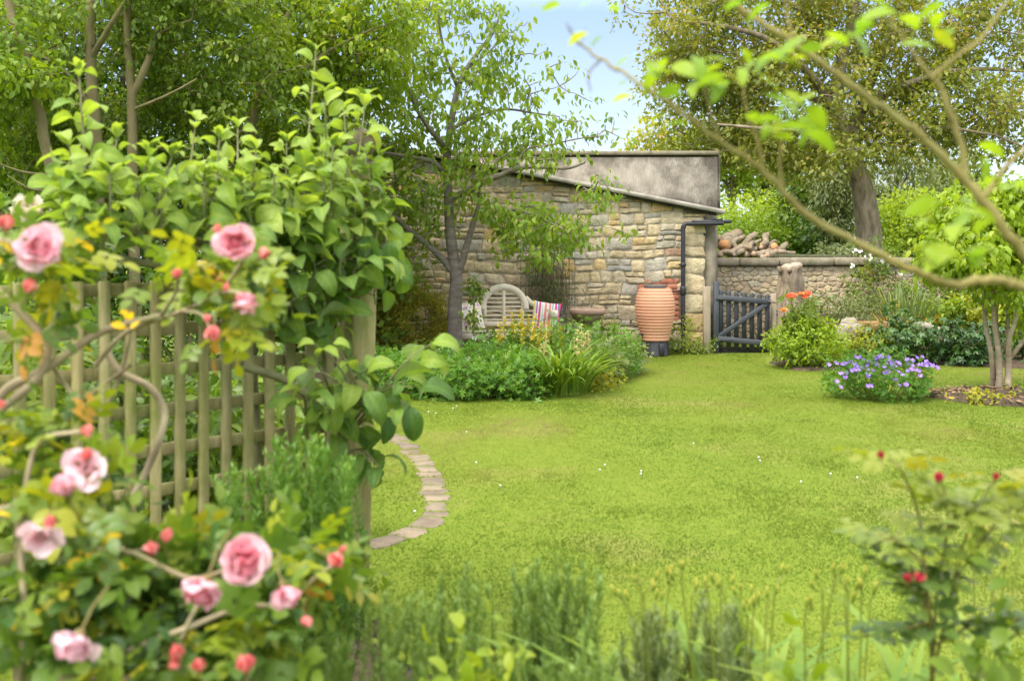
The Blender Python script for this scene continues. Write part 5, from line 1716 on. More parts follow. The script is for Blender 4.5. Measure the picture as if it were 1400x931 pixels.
# yellow loosestrife: leafy stems topped with yellow
def spike_plant(name, label, cat, spots, Y, mat, flower_name, fmat, seed, leafmat=L_bright, fr=0.016, fh=0.28, group=BG, leafs=30, leafsize=0.055):
    rng = np.random.default_rng(seed)
    base = A(np.mean([P(u, 0, Y)[0] for (u, v) in spots]), Y, 0)
    t = thing(name, label, cat, base, group)
    w, lw = MB(), MB()
    src = None
    tops = []
    for (u, v) in spots:
        yy_ = Y + rng.normal(0, 0.12)
        top = P(u, v, yy_)
        b = base * 0.35 + A(top[0], yy_, 0) * 0.65
        b[2] = 0
        st_ = top - A(0, 0, fh * 0.9)
        q = smooth(np.array([b, (b + st_) / 2 + rng.normal(0, 0.015, 3), st_, top]), 4)
        w.tubes(q, np.linspace(0.006, 0.002, len(q)), 4)
        w.build('stem', mat, t)
        w = MB()
        m = leafs
        f = rng.uniform(0.15, 0.97, m)
        k = (f * (len(q) - 1)).astype(int)
        a = rng.uniform(0, 6.28, m)
        lw.leaves(LEAF_S, q[k], np.column_stack([np.cos(a), np.sin(a), np.full(m, 0.4)]), A(0, 0, 1), leafsize * (1.3 - 0.7 * f), np.clip(0.4 + rng.normal(0, 0.2, m), 0, 1))
        tops.append((st_, top))
    lw.build('foliage', leafmat, t)
    for (a, b) in tops:
        if src is None:
            src = spike(MB(), rng, fh, 12, fr).build(flower_name, fmat, t, None)
            src.location = a - base
            V = np.array([v.co for v in src.data.vertices]) + base - 0
            for v_, c_ in zip(src.data.vertices, V):
                v_.co = c_
        else:
            put(src, t, a, face_euler(b - a, rng.uniform(0, 6)), rng.uniform(0.8, 1.15))
    return t
spike_plant('loosestrife', 'clump of yellow flowered loosestrife in front of the right half of the bench', 'plant', [(690, 436), (700, 428), (712, 430), (722, 434), (732, 436), (740, 440), (705, 444), (715, 446), (728, 448), (748, 440), (683, 446)], 12.1, M_stemg, 'flower_spike', M_yel, 621, L_bed, fr=0.045, fh=0.26)
spike_plant('loosestrife', 'yellow flowered leafy stems under the striped cushion', 'plant', [(752, 442), (760, 448), (745, 454), (766, 452), (736, 458)], 12.0, M_stemg, 'flower_spike', M_yel, 622, L_bed, fr=0.042, fh=0.24)
spike_plant('pale_yellow_flowers', 'tall pale yellow flower spikes below the striped cushion at the front of the bench', 'flowers', [(747, 448), (744, 464), (740, 474)], 11.75, M_stemg, 'flower_spike', M_paleyel, 623, L_strap, fr=0.045, fh=0.40, leafs=12)
spike_plant('pale_yellow_flowers', 'pale yellow flower spikes before the bird bath pedestal', 'flowers', [(795, 448), (789, 458), (804, 460), (785, 466), (800, 466)], 11.75, M_stemg, 'flower_spike', M_paleyel, 624, L_strap, fr=0.045, fh=0.36, leafs=12)
spike_plant('tall_stem_plant', 'two upright leafy green stems without flowers right of the bird bath', 'plant', [(823, 434), (840, 439), (832, 448)], 12.8, M_stemg, 'flower_spike', L_bright, 625, L_bed, fr=0.035, fh=0.2, leafs=44, leafsize=0.09)
# white lacy heads
def umbel(w, rng, c, r, n=26):
    a = rng.uniform(0, 6.28, n); q = rng.random(n) ** 0.5 * r
    pos = c + np.column_stack([np.cos(a) * q, np.sin(a) * q, -0.35 * q ** 2 / r + rng.normal(0, 0.004, n)])
    w.leaves(kite(0.9), pos, np.column_stack([np.cos(a), np.sin(a), 0 * a]), A(0, 0, 1), rng.uniform(0.010, 0.018, n), rng.random(n))
rng = np.random.default_rng(631)
pc = A(P(650, 0, 12.0)[0], 12.0, 0)
t = thing('lacy_white_flowers', 'lacy white flower heads on thin stems scattered through the bed below the bench seat', 'flowers', pc, BG)
w = MB(); src = None; heads = []
for (u, v, Y) in ((655, 452, 12.4), (668, 455, 12.4), (664, 468, 12.2), (600, 478, 11.9), (625, 478, 11.8), (670, 488, 11.6), (680, 500, 11.2), (695, 492, 11.4), (703, 504, 11.2), (648, 462, 12.5), (690, 468, 12.4), (555, 480, 11.8), (568, 488, 11.5), (640, 490, 11.6), (615, 466, 12.3), (700, 478, 11.9)):
    top = P(u, v, Y)
    w = MB()
    w.tubes(np.array([A(top[0] * 0.9 + pc[0] * 0.1, Y, 0), (A(top[0], Y, 0) + top) / 2 + rng.normal(0, 0.02, 3), top]), [0.004, 0.003, 0.002], 4)
    w.build('stem', M_stemg, t)
    heads.append(top)
w = MB()
umbel(w, rng, pc, 0.055, 40)
src = w.build('flower_head', M_white, t)
src.location = heads[0] - pc
for h_ in heads[1:]:
    put(src, t, h_, (rng.normal(0, .3), rng.normal(0, .3), rng.uniform(0, 6)), rng.uniform(0.6, 1.1))
# climbing rose/clematis on a stick left of the bench
C = A(P(648, 0, 14.0)[0], 14.0, 0)
t = thing('climbing_plant', 'small climbing plant on a thin stake in front of the left end of the bench', 'climber', C, BG)
w = MB()
w.tubes(np.array([C, C + A(0, 0, 0.7), P(648, 385, 14.0)]), [0.016, 0.014, 0.012], 6)
w.build('stake', M_oldwood, t)
rng = np.random.default_rng(641)
cs = sample_blobs([(P(650, 392, 14.0), (0.12, 0.12, 0.20), 16), (P(644, 436, 13.9), (0.11, 0.12, 0.14), 9), (P(662, 452, 13.9), (0.14, 0.1, 0.07), 7)], rng)
w = MB(); clump_leaves(w, LEAF_S, cs, rng, 9, 0.08, 0.075, 0.5); w.build('foliage', L_mid, t)
# hanging shoots on wire mesh on the shed wall
C = P(748, 400, 15.75)
t = thing('wall_climber', 'dark wispy climbing plant on green wire mesh against the shed wall above the striped cushion', 'climber', C * [1, 1, 0], BG)
w = MB()
M_wire = surf_mat('green_wire', (0.05, 0.09, 0.06), (0.08, 0.12, 0.08), 10, 0.6, 0.0)
for k in range(11):
    x = P(712 + k * 7.4, 0, 15.78)[0]
    w.tubes(np.array([A(x, 15.78, 0.55), A(x, 15.78, 1.75)]), 0.003, 4)
for k in range(12):
    z = 0.6 + k * 0.1
    w.tubes(np.array([A(P(711, 0, 15.78)[0], 15.775, z), A(P(787, 0, 15.78)[0], 15.775, z)]), 0.003, 4)
w.build('wire_mesh', M_wire, t)
rng = np.random.default_rng(642)
w = MB()
Pn = []
for k in range(120):
    x = P(rng.normal(748, 14), 0, 15.7)[0]; z0_, z1_ = rng.uniform(0.9, 1.75), rng.uniform(0.35, 0.9)
    Pn.append([A(x, 15.72, z0_), A(x + rng.normal(0, .05), 15.66, (z0_ + z1_) / 2), A(x + rng.normal(0, .1), 15.68, z1_)])
w.tubes(np.array(Pn), np.broadcast_to(A(0.005, 0.004, 0.002), (120, 3)), 4)
w.build('stems', M_twig, t)
w = MB()
cs = np.array([q_[1] + rng.normal(0, 0.06, 3) * [1.2, 0.3, 4] for q_ in Pn])
clump_leaves(w, KITE_N, cs, rng, 9, 0.09, 0.05, 0.9, tone0=0.4); w.build('foliage', L_dark, t)
# cranesbill flowers dotted at the right end
rng = np.random.default_rng(651)
M_vsrc = None
def violet_plant(label, base, ru, rv, h, nleaf, flowers, seed, name='cranesbill', group=None, leafmat=L_bright, fr=0.024, fmat=None, tone0=0.3, size=0.055):
    rng = np.random.default_rng(seed)
    t = thing(name, label, 'plant', base, group)
    cs = sample_blobs([(base + A(0, 0, h * 0.35), (ru, rv, h * 0.62), nleaf)], rng, 0.05, 2.0, 0.45)
    cs = cs[cs[:, 2] > 0.02]
    w = MB()
    clump_leaves(w, FERNY, cs, rng, 9, 0.085, size, -0.1, up=1.2, tone0=tone0, outward=base)
    w.build('foliage', leafmat, t)
    w = MB()
    Pn = []
    tops = []
    for f in flowers:
        top = np.asarray(f, float)
        b = base + (top - base) * [0.45, 0.45, 0]
        Pn.append([b, (b + top) / 2 + rng.normal(0, 0.02, 3), top])
    Pn = np.array(Pn)
    w.tubes(Pn, np.broadcast_to(A(0.003, 0.0025, 0.0015), (len(Pn), 3)), 4)
    w.build('stems', M_stemg, t)
    src = None
    for f in flowers:
        e = face_euler((rng.normal(0, 0.4), -0.75 + rng.normal(0, 0.3), 0.8), rng.uniform(0, 6))
        sc_ = rng.uniform(0.75, 1.15)
        if src is None:
            w = open_flower('flower', None, 5, fr)
            w.v = [v + base for v in w.v]
            src = w.build('flower', fmat or M_violet, t)
            src.location = np.asarray(f) - base
            src.rotation_euler = e
        else:
            put(src, t, f, e, sc_)
    return t
pb3 = A(P(858, 0, 12.9)[0], 12.9, 0)
violet_plant('low cranesbill with a few violet flowers beside the urn stand at the bed tip', pb3, 0.24, 0.25, 0.35, 40, [P(866, 494, 12.8), P(876, 497, 12.8), P(851, 468, 13.1), P(797, 473, 12.4), P(845, 465, 13.0), P(862, 478, 12.9), P(868, 484, 12.8)], 652, group=BG, leafmat=L_grey, size=0.06)

# ------------------------------------------------------------------ the big violet cranesbill on the lawn
gc = G(1222, 552) + A(0, 0.38, 0)
rng = np.random.default_rng(661)
fl = [(1133 + 10, 497), (1163, 496), (1157, 497), (1170, 500), (1180, 492), (1188, 495), (1186, 500), (1176, 503), (1196, 490), (1202, 492), (1207, 489), (1212, 497), (1208, 502), (1222, 494), (1223, 500), (1230, 500), (1228, 509), (1241, 497), (1186, 513), (1208, 511), (1190, 528), (1223, 520), (1229, 527), (1253, 506), (1258, 514), (1265, 495), (1262, 499), (1270, 497), (1253, 489), (1158, 510), (1155, 516), (1170, 510), (1175, 489), (1215, 492), (1240, 492), (1193, 507), (1200, 500), (1144, 522), (1281, 503), (1247, 500)]
flowers = []
fl = fl + [(u + rng.normal(0, 7), v + rng.normal(0, 4)) for (u, v) in fl]
for (u, v) in fl:
    Yf = gc[1] - 0.46 + max(0, (525 - v) / 36) * 0.42 + rng.normal(0, 0.05)
    flowers.append(P(u, v, Yf))
violet_plant('broad mound of violet flowered cranesbill standing alone on the lawn', gc, 0.58, 0.44, 0.50, 300, flowers, 662, tone0=0.35, leafmat=L_bed, fr=0.033, size=0.062)

# ------------------------------------------------------------------ orange roses and shrub by the gate
oc = A(P(1102, 0, 13.5)[0], 13.5, 0)
s_ = 13.5 / FPX
shrub('leafy_bush', 'light yellow green leafy bush on the lawn edge beside the gate', 'bush', oc + A(-0.02, 0, 0), [(oc + A(0.0, 0, 0.28), (48 * s_, 0.42, 0.42), 150), (oc + A(-0.22, -0.05, 0.3), (0.22, 0.3, 0.42), 40), (oc + A(0.3, 0, 0.25), (0.22, 0.3, 0.36), 40)], L_lime, 671, per=14, r=0.10, size=0.06, tpl=LEAF_S, stems=16, stemmat=M_stemg, tone0=0.3, stem_r=0.005, shell=0.3)
t = thing('orange_rose', 'upright rose bush with bright coral orange blooms beside the gate', 'rose bush', oc + A(0, 0.1, 0))
rng = np.random.default_rng(672)
w, lw = MB(), MB()
for (u, v) in ((1082, 406), (1098, 402), (1106, 402), (1072, 424), (1112, 430), (1092, 425)):
    top = P(u, v + 4, 13.5)
    qq = smooth(np.array([oc + A(rng.normal(0, .05), 0.1, 0), (oc + top) / 2 * [1, 1, 1] + A(rng.normal(0, .03), 0.05, 0), top]), 5)
    w.tubes(qq, np.linspace(0.01, 0.004, len(qq)), 5)
    cs = qq[2:] + rng.normal(0, 0.03, (len(qq) - 2, 3))
    clump_leaves(lw, ROSE_LEAF, np.repeat(cs, 2, 0), rng, 3, 0.07, 0.11, 0.2, tone0=0.45)
w.build('stems', M_stemr, t)
lw.build('foliage', L_mid, t)
for (u, v, r_, m_) in ((1080, 407, 0.075, M_orange), (1086, 405, 0.05, M_orange), (1094, 403, 0.05, M_amber), (1104, 403, 0.07, M_orange), (1099, 407, 0.055, M_orange), (1071, 425, 0.055, M_amber)):
    w = MB()
    double_bloom(w, rng, r_)
    c = P(u, v, 13.4)
    Rm = np.array(Matrix(Vector((0, -0.5, 1)).to_track_quat('Z', 'Y').to_matrix()))
    w.v = [x @ Rm.T + c for x in w.v]
    w.build('bloom', m_, t)

# ------------------------------------------------------------------ raised border on the right
RG = 'plants of the right hand border'
def border(name, label, u, Y, z0, ru, h, mat, seed, n=90, cat='plant', ry=0.35, **k):
    s = Y / FPX
    p = A(P(u, 0, Y)[0], Y, z0)
    kw = dict(per=9, r=0.11, size=0.09, tpl=LEAF_S, droop=0.1, stems=10, stemmat=M_stemg, shell=0.3, up=1.0, stem_r=0.006)
    kw.update(k)
    return shrub(name, label, cat, p, [(p + A(0, 0, h * 0.45), (ru * s, ry, h * 0.58), n)], mat, seed, group=RG, **kw)
border('peony', 'dark green peony with glossy leaves directly behind the violet cranesbill', 1225, 13.9, 0, 45, 0.72, L_peony, 701, 120, tpl=palmate(leaf_tpl(0.4, 3, 0.2, 0.7), 5), size=0.13, per=7, tone0=0.55)
border('peony', 'dark green peony to the left of the many stemmed tree behind the lawn strip', 1315, 13.9, 0, 45, 0.60, L_peony, 702, 120, tpl=palmate(leaf_tpl(0.4, 3, 0.2, 0.7), 5), size=0.13, per=7, tone0=0.35)
border('peony', 'dark leaved plant at the far right behind the stems of the small tree', 1420, 14.0, 0, 45, 0.62, L_peony, 703, 90, tpl=palmate(leaf_tpl(0.4, 3, 0.2, 0.7), 5), size=0.13, per=7, tone0=0.4)
border('ladys_mantle', 'yellow green frothy plant left of the dark peony below the sleeper', 1185, 13.9, 0, 34, 0.52, L_yellow, 704, 110, tone0=0.35, size=0.06)
border('leafy_plant', 'small reddish stemmed plant under the round grey boulder', 1150, 13.9, 0, 18, 0.42, L_mid, 705, 40, size=0.06)
border('leafy_plant', 'grey green leafy plant along the foot of the garden wall behind the orange rose', 1135, 16.2, 0.4, 50, 0.50, L_grey, 706, 110, size=0.07)
border('leafy_plant', 'feathery grey green plant on the raised bank left of the irises', 1180, 15.8, 0.4, 36, 0.5, L_grey, 707, 90, size=0.05, tpl=KITE_N, per=16)
border('leafy_plant', 'light green plant on the bank right of the yellowing irises', 1290, 15.3, 0.4, 36, 0.5, L_bright, 708, 90, size=0.08, tone0=0.35)
border('leafy_plant', 'yellow green broad leaved plant on the bank behind the small tree stems', 1335, 15.2, 0.4, 40, 0.5, L_yellow, 709, 90, size=0.11, tone0=0.3)
border('leafy_plant', 'bright green plant behind the lawn strip at the far right edge', 1400, 14.9, 0.3, 50, 0.7, L_bright, 710, 100, size=0.10, tone0=0.4)
border('rambling_rose', 'rambling rose with small white flowers sprawling over the garden wall below the big trunk', 1210, 18.0, 0.45, 55, 1.30, L_dark, 711, 170, 'rose', tpl=LEAF_S, size=0.06, per=14, tone0=0.6, stemmat=M_twig, gap=0.3)
border('rambling_rose', 'grey green rose bush against the garden wall above the flat pale stone', 1275, 17.4, 0.45, 60, 0.95, L_dark, 712, 170, 'rose', tpl=LEAF_S, size=0.06, per=14, tone0=0.65, stemmat=M_twig, gap=0.2)
border('wall_shrub', 'mid green shrub growing at the garden wall behind the small tree', 1370, 17.2, 0.45, 65, 1.1, L_mid, 713, 150, 'shrub', size=0.08, per=14)
border('trailing_plant', 'yellow green trailing plant hanging over the face of the garden wall', 1190, 18.2, 0.9, 30, 0.45, L_yellow, 714, 30, size=0.06, ry=0.15, gap=0.4)
strap_clump('iris_clump', 'clump of tall iris leaves yellowing at the base on the raised border', 'plant', (P(1240, 0, 15.1)[0], 15.1, 0.4), 120, 0.66, L_iris, 715, 0.36, STRAP_UP, 0.35, RG, 0.35)
strap_clump('iris_clump', 'yellowed short iris leaves in front of the tall green iris clump', 'plant', (P(1238, 0, 14.9)[0], 14.9, 0.38), 70, 0.34, L_iris, 716, 0.42, STRAP_UP, 0.7, RG, 0.86)
# small white roses of the rambler
rng = np.random.default_rng(717)
t = thing('white_rose_sprays', 'sprays of tiny white roses along the garden wall coping beside the big trunk', 'flowers', P(1210, 352, 17.9) * [1, 1, 0], RG)
w = MB()
pts = [(1168, 343), (1175, 345), (1183, 349), (1190, 352), (1205, 357), (1215, 361), (1222, 362), (1165, 363), (1170, 365), (1232, 374), (1255, 395), (1268, 402), (1285, 410), (1300, 398), (1212, 352), (1198, 346)]
Pn = [[P(u, v, 17.9), P(u + 10, v + 12, 18.0), P(1215, 375, 18.05)] for (u, v) in pts]
w.tubes(np.array(Pn), np.broadcast_to(A(.003, .004, .005), (len(pts), 3)), 4)
w.build('stems', M_twig, t)
src = None
for (u, v) in pts:
    for k in range(2):
        c = P(u + rng.normal(0, 2.5), v + rng.normal(0, 2), 17.85)
        if src is None:
            ww = open_flower('f', None, 5, 0.04)
            ww.v = [x + np.array(t.location) for x in ww.v]
            src = ww.build('flower', M_white, t); src.location = c - np.array(t.location)
            src.rotation_euler = face_euler((0, -1, 0.6))
        else:
            put(src, t, c, face_euler((rng.normal(0, .4), -1, rng.uniform(0, 1))), rng.uniform(.6, 1.1))
# weeds at the foot of the downpipe, urn stand and tree pit
def tuft(label, u, Y, n, h, seed, mat=L_mid, ru=0.2, name='weed_patch'):
    p = A(P(u, 0, Y)[0], Y, 0)
    return shrub(name, label, 'weeds', p, [(p + A(0, 0, h * 0.4), (ru, 0.16, h * 0.6), n)], mat, seed, per=8, r=0.07, size=0.05, tpl=LEAF_S, stems=8, stemmat=M_stemg, shell=0.2, stem_r=0.003)
tuft('green weeds and grass around the foot of the ball topped trellis post', 472, 3.92, 60, 0.42, 730, L_mid, 0.24)
tuft('tall green weeds growing around the foot of the black downpipe', 938, 15.55, 46, 0.62, 731, L_bright, 0.20)
tuft('low green weeds between the urn stand and the downpipe', 918, 15.45, 26, 0.34, 732, L_mid, 0.13)
tuft('sprawling weeds at the foot of the shed corner by the oak post', 958, 15.45, 34, 0.26, 733, L_mid, 0.24)
tuft('thin weeds at the left of the urn stand', 868, 15.0, 16, 0.24, 734, L_bright, 0.12)
# fallen leaves and clippings on the bare soil under the small tree
rng = np.random.default_rng(737)
M_litter = surf_mat('dry_leaf', (0.20, 0.13, 0.075), (0.36, 0.25, 0.15), 30, 0.9, 0.0, tone=[(0, (0.6, 0.55, 0.5)), (1, (1.2, 1.15, 1.1))])
w = MB()
m_ = 700
a = rng.uniform(0, 6.28, m_); r_ = rng.random(m_) ** 0.6
pos = np.column_stack([CT[0] + np.cos(a) * r_ * 0.86, CT[1] + 0.05 + np.sin(a) * r_ * 0.6, 0.035 + 0.06 * (1 - r_) + rng.uniform(0, 0.02, m_)])
w.leaves(KITE, pos, rng.normal(0, 1, (m_, 3)) * [1, 1, 0.25], A(0, 0, 1) + rng.normal(0, .35, (m_, 3)), rng.uniform(0.03, 0.07, m_), rng.random(m_))
kind(w.build('leaf_litter', M_litter), 'stuff')
tuft('low yellow green weeds on the bare soil before the small tree stems', 1340, 10.3, 36, 0.12, 735, L_yellow, 0.42)
tuft('sparse weeds on the bare soil at the right edge of the tree pit', 1400, 10.6, 22, 0.16, 736, L_bright, 0.3)

# ------------------------------------------------------------------ trellis fence with ball topped post
M_trellis = surf_mat('weathered_green_pine', (0.19, 0.165, 0.065), (0.46, 0.40, 0.20), 18, 0.85, 0.6, c3=(0.17, 0.20, 0.045), c3_lo=0.46, c3_hi=0.68, c3_scale=3.5, stretch=(1, 1, 0.12), spec=0.15, tone=[(0, (0.8, 0.82, 0.8)), (1, (1.12, 1.1, 1.05))])
PB = A(-0.655, 4.0, 0)                       # the post
tdir = A(-0.726, -0.688, 0)                  # the trellis runs from the post towards the camera's left
tnor = A(tdir[1], -tdir[0], 0)
if tnor[1] > 0:
    tnor = -tnor
AX = np.array([tdir, tnor, A(0, 0, 1)])
tre = thing('trellis_fence', 'greenish weathered square lattice trellis behind the pink roses', 'trellis', PB + tdir * 0.1)
ZT, LEN = 1.42, 1.95
for k in range(10):
    w = MB()
    z = ZT - 0.03 - k * 0.14
    w.bbox(PB + tdir * (0.06 + LEN / 2) + A(0, 0, z) - tnor * 0.012, (LEN, 0.022, 0.042), 0.003, AX, var=(k * 0.37) % 1)
    w.build('rail', M_trellis, tre, smooth=False)
for k in range(22):
    w = MB()
    w.bbox(PB + tdir * (0.10 + k * 0.088) + A(0, 0, 0.12 + (ZT - 0.12) / 2) + tnor * 0.011, (0.036, 0.021, ZT - 0.12), 0.003, AX, var=(k * 0.618) % 1)
    w.build('slat', M_trellis, tre, smooth=False)
post = thing('trellis_post', 'square wooden post with ball finial at the right end of the trellis', 'post', PB)
w = MB()
w.beam(PB, PB + A(0.045, 0.01, 1.86), 0.115, 0.115, up=(0.69, -0.72, 0), bev=0.008)
pw = w.build('shaft', M_trellis, post, smooth=False)
w = MB()
pt = PB + A(0.047, 0.01, 1.86)
w.lathe([(0.075, 0.0), (0.075, 0.02), (0.03, 0.03), (0.028, 0.045), (0.045, 0.055), (0.058, 0.08), (0.06, 0.10), (0.052, 0.13), (0.03, 0.152), (0.004, 0.16)], pt, 20)
w.build('ball_finial', surf_mat('finial_wood', (0.15, 0.115, 0.08), (0.25, 0.195, 0.14), 8, 0.85, 0.3), post)

# shrubs standing behind the trellis
SB = 'plants behind the trellis'
for (lab, x, y, rx, h, m_, sd) in (('leafy green shrub seen through the left of the trellis', -2.1, 4.0, 0.5, 1.25, L_mid, 801), ('leafy green shrub seen through the middle of the trellis', -1.75, 4.6, 0.5, 1.1, L_dark, 802), ('low leafy plant seen through the right of the trellis', -1.35, 5.1, 0.35, 0.8, L_mid, 803), ('light green shrub rising above the left trellis rail', -2.7, 5.0, 0.6, 1.45, L_bright, 804), ('broad dark shrub behind the trellis at the far left', -3.6, 6.2, 0.9, 1.5, L_dark, 805), ('dark low shrub behind the trellis near the post', -1.9, 6.6, 0.7, 0.9, L_dark, 806)):
    shrub('shrub', lab, 'shrub', (x, y, 0), [(A(x, y, h * 0.5), (rx, rx * 0.8, h * 0.55), 130)], m_, sd, per=14, r=0.13, size=0.075, tpl=LEAF_S, stems=12, group=SB, shell=0.3, tone0=0.45)
# white rose behind at the far left
C = A(P(40, 0, 3.5)[0], 3.5, 0)
t = thing('white_rose', 'white rose bloom on a tall stem at the far left behind the pink roses', 'rose', C)
rng = np.random.default_rng(811)
w = MB(); top = P(42, 292, 3.5)
w.tubes(smooth(np.array([C, (C + top) / 2 + A(0.05, 0, 0), top]), 5), np.linspace(0.012, 0.005, 11), 6)
w.build('stems', M_stemr, t)
w = MB(); double_bloom(w, rng, 0.075); Rm = np.array(Vector((0.1, -0.7, 0.7)).to_track_quat('Z', 'Y').to_matrix()); w.v = [x @ Rm.T + top for x in w.v]
w.build('bloom', petal_mat('cream_petal', [(0, (0.78, 0.70, 0.45)), (1, (0.82, 0.79, 0.68))]), t)
w = MB(); cs = sample_blobs([(P(60, 340, 3.6), (0.2, 0.15, 0.16), 30)], rng); clump_leaves(w, ROSE_LEAF, cs, rng, 4, 0.09, 0.12, 0.2); w.build('foliage', L_dark, t)

# ------------------------------------------------------------------ apple tree trained over the trellis
L_apple = leaf_mat('apple_leaf', [(0, (0.035, 0.095, 0.022)), (0.3, (0.06, 0.14, 0.03)), (0.55, (0.10, 0.205, 0.042)), (0.8, (0.16, 0.275, 0.045)), (1, (0.22, 0.34, 0.075))], 0.45, 0.32, 0.55, under=(0.26, 0.33, 0.17))
M_applestem = surf_mat('downy_apple_shoot', (0.13, 0.13, 0.05), (0.24, 0.24, 0.12), 10, 0.8, 0.2)
rng = np.random.default_rng(821)
at = thing('apple_tree', 'apple tree with large curled bright green leaves growing over the trellis', 'apple tree', A(PB[0] - 0.55, PB[1] - 0.35, 0))
def onplane(u, v, off=0.0):
    """the point seen at (u, v) on the trellis plane moved off metres towards the camera"""
    d = A((u - 700) / FPX, 1, -(v - HZ) / FPX)
    p0 = PB + tnor * off
    k = (p0 @ tnor) / (d @ tnor)
    return A(0, 0, CAMH) + d * k
aw, al = MB(), MB()
trk = smooth(np.array([A(PB[0] - 0.55, PB[1] - 0.25, 0), onplane(345, 700, -0.06), onplane(345, 500, -0.06), onplane(340, 420, 0.02), onplane(340, 330, 0.1)]), 6)
aw.tubes(trk, np.linspace(0.024, 0.014, len(trk)), 9)
arms = [[(330, 430), (390, 420), (450, 400), (500, 390)], [(335, 350), (400, 330), (460, 310), (505, 300)], [(335, 350), (270, 330), (190, 320), (120, 310)], [(332, 400), (260, 370), (200, 360), (150, 350)], [(330, 500), (390, 520), (440, 560), (470, 600)]]
for a_ in arms:
    qq = smooth(np.array([onplane(u, v, 0.12 + 0.02 * k) for k, (u, v) in enumerate(a_)]), 5)
    aw.tubes(qq, np.linspace(0.017, 0.009, len(qq)), 8)
# upright shoots: base pixel, tip pixel, distance in front of the trellis
shoots = [((120, 320), (108, 98), .05), ((150, 320), (160, 190), .15), ((185, 320), (205, 205), .0), ((210, 330), (235, 215), .2), ((250, 330), (268, 165), .0), ((280, 340), (300, 190), .15), ((310, 340), (325, 175), .0), ((340, 340), (350, 205), .2), ((370, 340), (392, 195), .05), ((405, 330), (432, 70), .08), ((430, 330), (445, 130), .2), ((455, 320), (470, 150), .0), ((480, 310), (500, 135), .05), ((490, 320), (520, 215), .12), ((110, 330), (95, 200), .2), ((350, 420), (330, 250), .28), ((400, 410), (395, 260), .28), ((445, 400), (440, 230), .28), ((480, 400), (485, 270), .25), ((500, 400), (520, 260), .2), ((140, 340), (150, 240), .28), ((220, 350), (225, 260), .28), ((280, 360), (280, 240), .26), ((455, 320), (455, 200), .30), ((380, 340), (375, 240), .33)]
PETIOLE = []
def leafy_shoot(q, n, s0, s1, tone0, tone1, spread=1.0, start=0.1, tipleaves=True, droop_tip=0.0):
    f = np.linspace(start, 0.97, n) + rng.normal(0, 0.012, n)
    f = np.clip(f, 0, 1)
    idx = f * (len(q) - 1)
    k = np.clip(idx.astype(int), 0, len(q) - 2)
    p = q[k] * (1 - (idx - k))[:, None] + q[k + 1] * (idx - k)[:, None]
    t = unit(q[k + 1] - q[k])
    a = np.arange(n) * 2.4 + rng.uniform(0, 6)
    side = np.column_stack([np.cos(a), np.sin(a), 0 * a])
    side = unit(side - t * (side * t).sum(1)[:, None])
    rise = 0.15 + 0.75 * f ** 3
    d = unit(side * spread + t * rise[:, None] + rng.normal(0, 0.32, (n, 3)))
    pl = rng.uniform(0.02, 0.04, n) * (1.15 - 0.6 * f)
    e = p + d * pl[:, None]
    aw.tubes(np.stack([p, (p + e) / 2 + A(0, 0, 0.003), e], 1), np.broadcast_to(A(0.0022, 0.0019, 0.0017), (n, 3)), 4)
    size = (s0 * (1 - f) + s1 * f) * rng.uniform(0.55, 1.15, n)
    nn = A(0, 0, 1) + rng.normal(0, 0.55, (n, 3)) + A(0, -0.15, 0)
    tone = np.clip(tone0 * (1 - f) + tone1 * f + rng.normal(0, 0.11, n), 0, 1)
    dd = unit(d + A(0, 0, -0.05))
    big = rng.random(n) < 0.6
    al.leaves(LEAF_BIG, e[big], dd[big], nn[big], size[big], tone[big])
    al.leaves(LEAF_BIG2, e[~big], dd[~big], nn[~big], size[~big], tone[~big])
    if tipleaves:
        m = 5
        a = rng.uniform(0, 6.28, m)
        d = np.column_stack([np.cos(a) * 0.6, np.sin(a) * 0.6, np.full(m, 0.9)])
        al.leaves(leaf_tpl(0.42, 5, 0.3, 0.9, 0.42), np.repeat(q[-1:], m, 0), d, -d * [1, 1, -0.5], s1 * rng.uniform(0.55, 0.95, m), np.clip(rng.normal(0.9, 0.08, m), 0, 1))
for (b_, t_, off) in shoots:
    a0, a1 = onplane(*b_, off=0.12 + off * 0.4), onplane(*t_, off=off)
    qq = smooth(np.array([a0, a0 * 0.5 + a1 * 0.5 + rng.normal(0, 0.02, 3), a1]), 8)
    aw.tubes(qq, np.linspace(0.006, 0.0025, len(qq)), 6)
    L = np.linalg.norm(a1 - a0)
    leafy_shoot(qq, int(7 + L * 24), 0.17, 0.085, 0.62, 0.90)
# spur leaves filling the middle and the lower skirt, its shade painted as darker tone
for k in range(46):
    u, v = rng.uniform(85, 535), rng.uniform(262, 350)
    c = onplane(u, v, rng.uniform(-0.1, 0.3))
    qq = np.array([c, c + A(rng.normal(0, .03), rng.normal(0, .03), 0.05), c + A(rng.normal(0, .05), rng.normal(0, .05), 0.09)])
    aw.tubes(qq, [0.004, 0.003, 0.002], 5)
    leafy_shoot(qq, 4, 0.155, 0.12, 0.60, 0.74, 1.0, 0.3, False)
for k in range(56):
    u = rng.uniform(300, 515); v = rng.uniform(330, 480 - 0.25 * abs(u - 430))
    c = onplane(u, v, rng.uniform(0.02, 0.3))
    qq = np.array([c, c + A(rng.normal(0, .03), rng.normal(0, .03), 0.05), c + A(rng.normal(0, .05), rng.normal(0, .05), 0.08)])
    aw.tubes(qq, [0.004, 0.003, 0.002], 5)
    leafy_shoot(qq, 4, 0.17, 0.135, 0.36, 0.55, 1.0, 0.3, False)
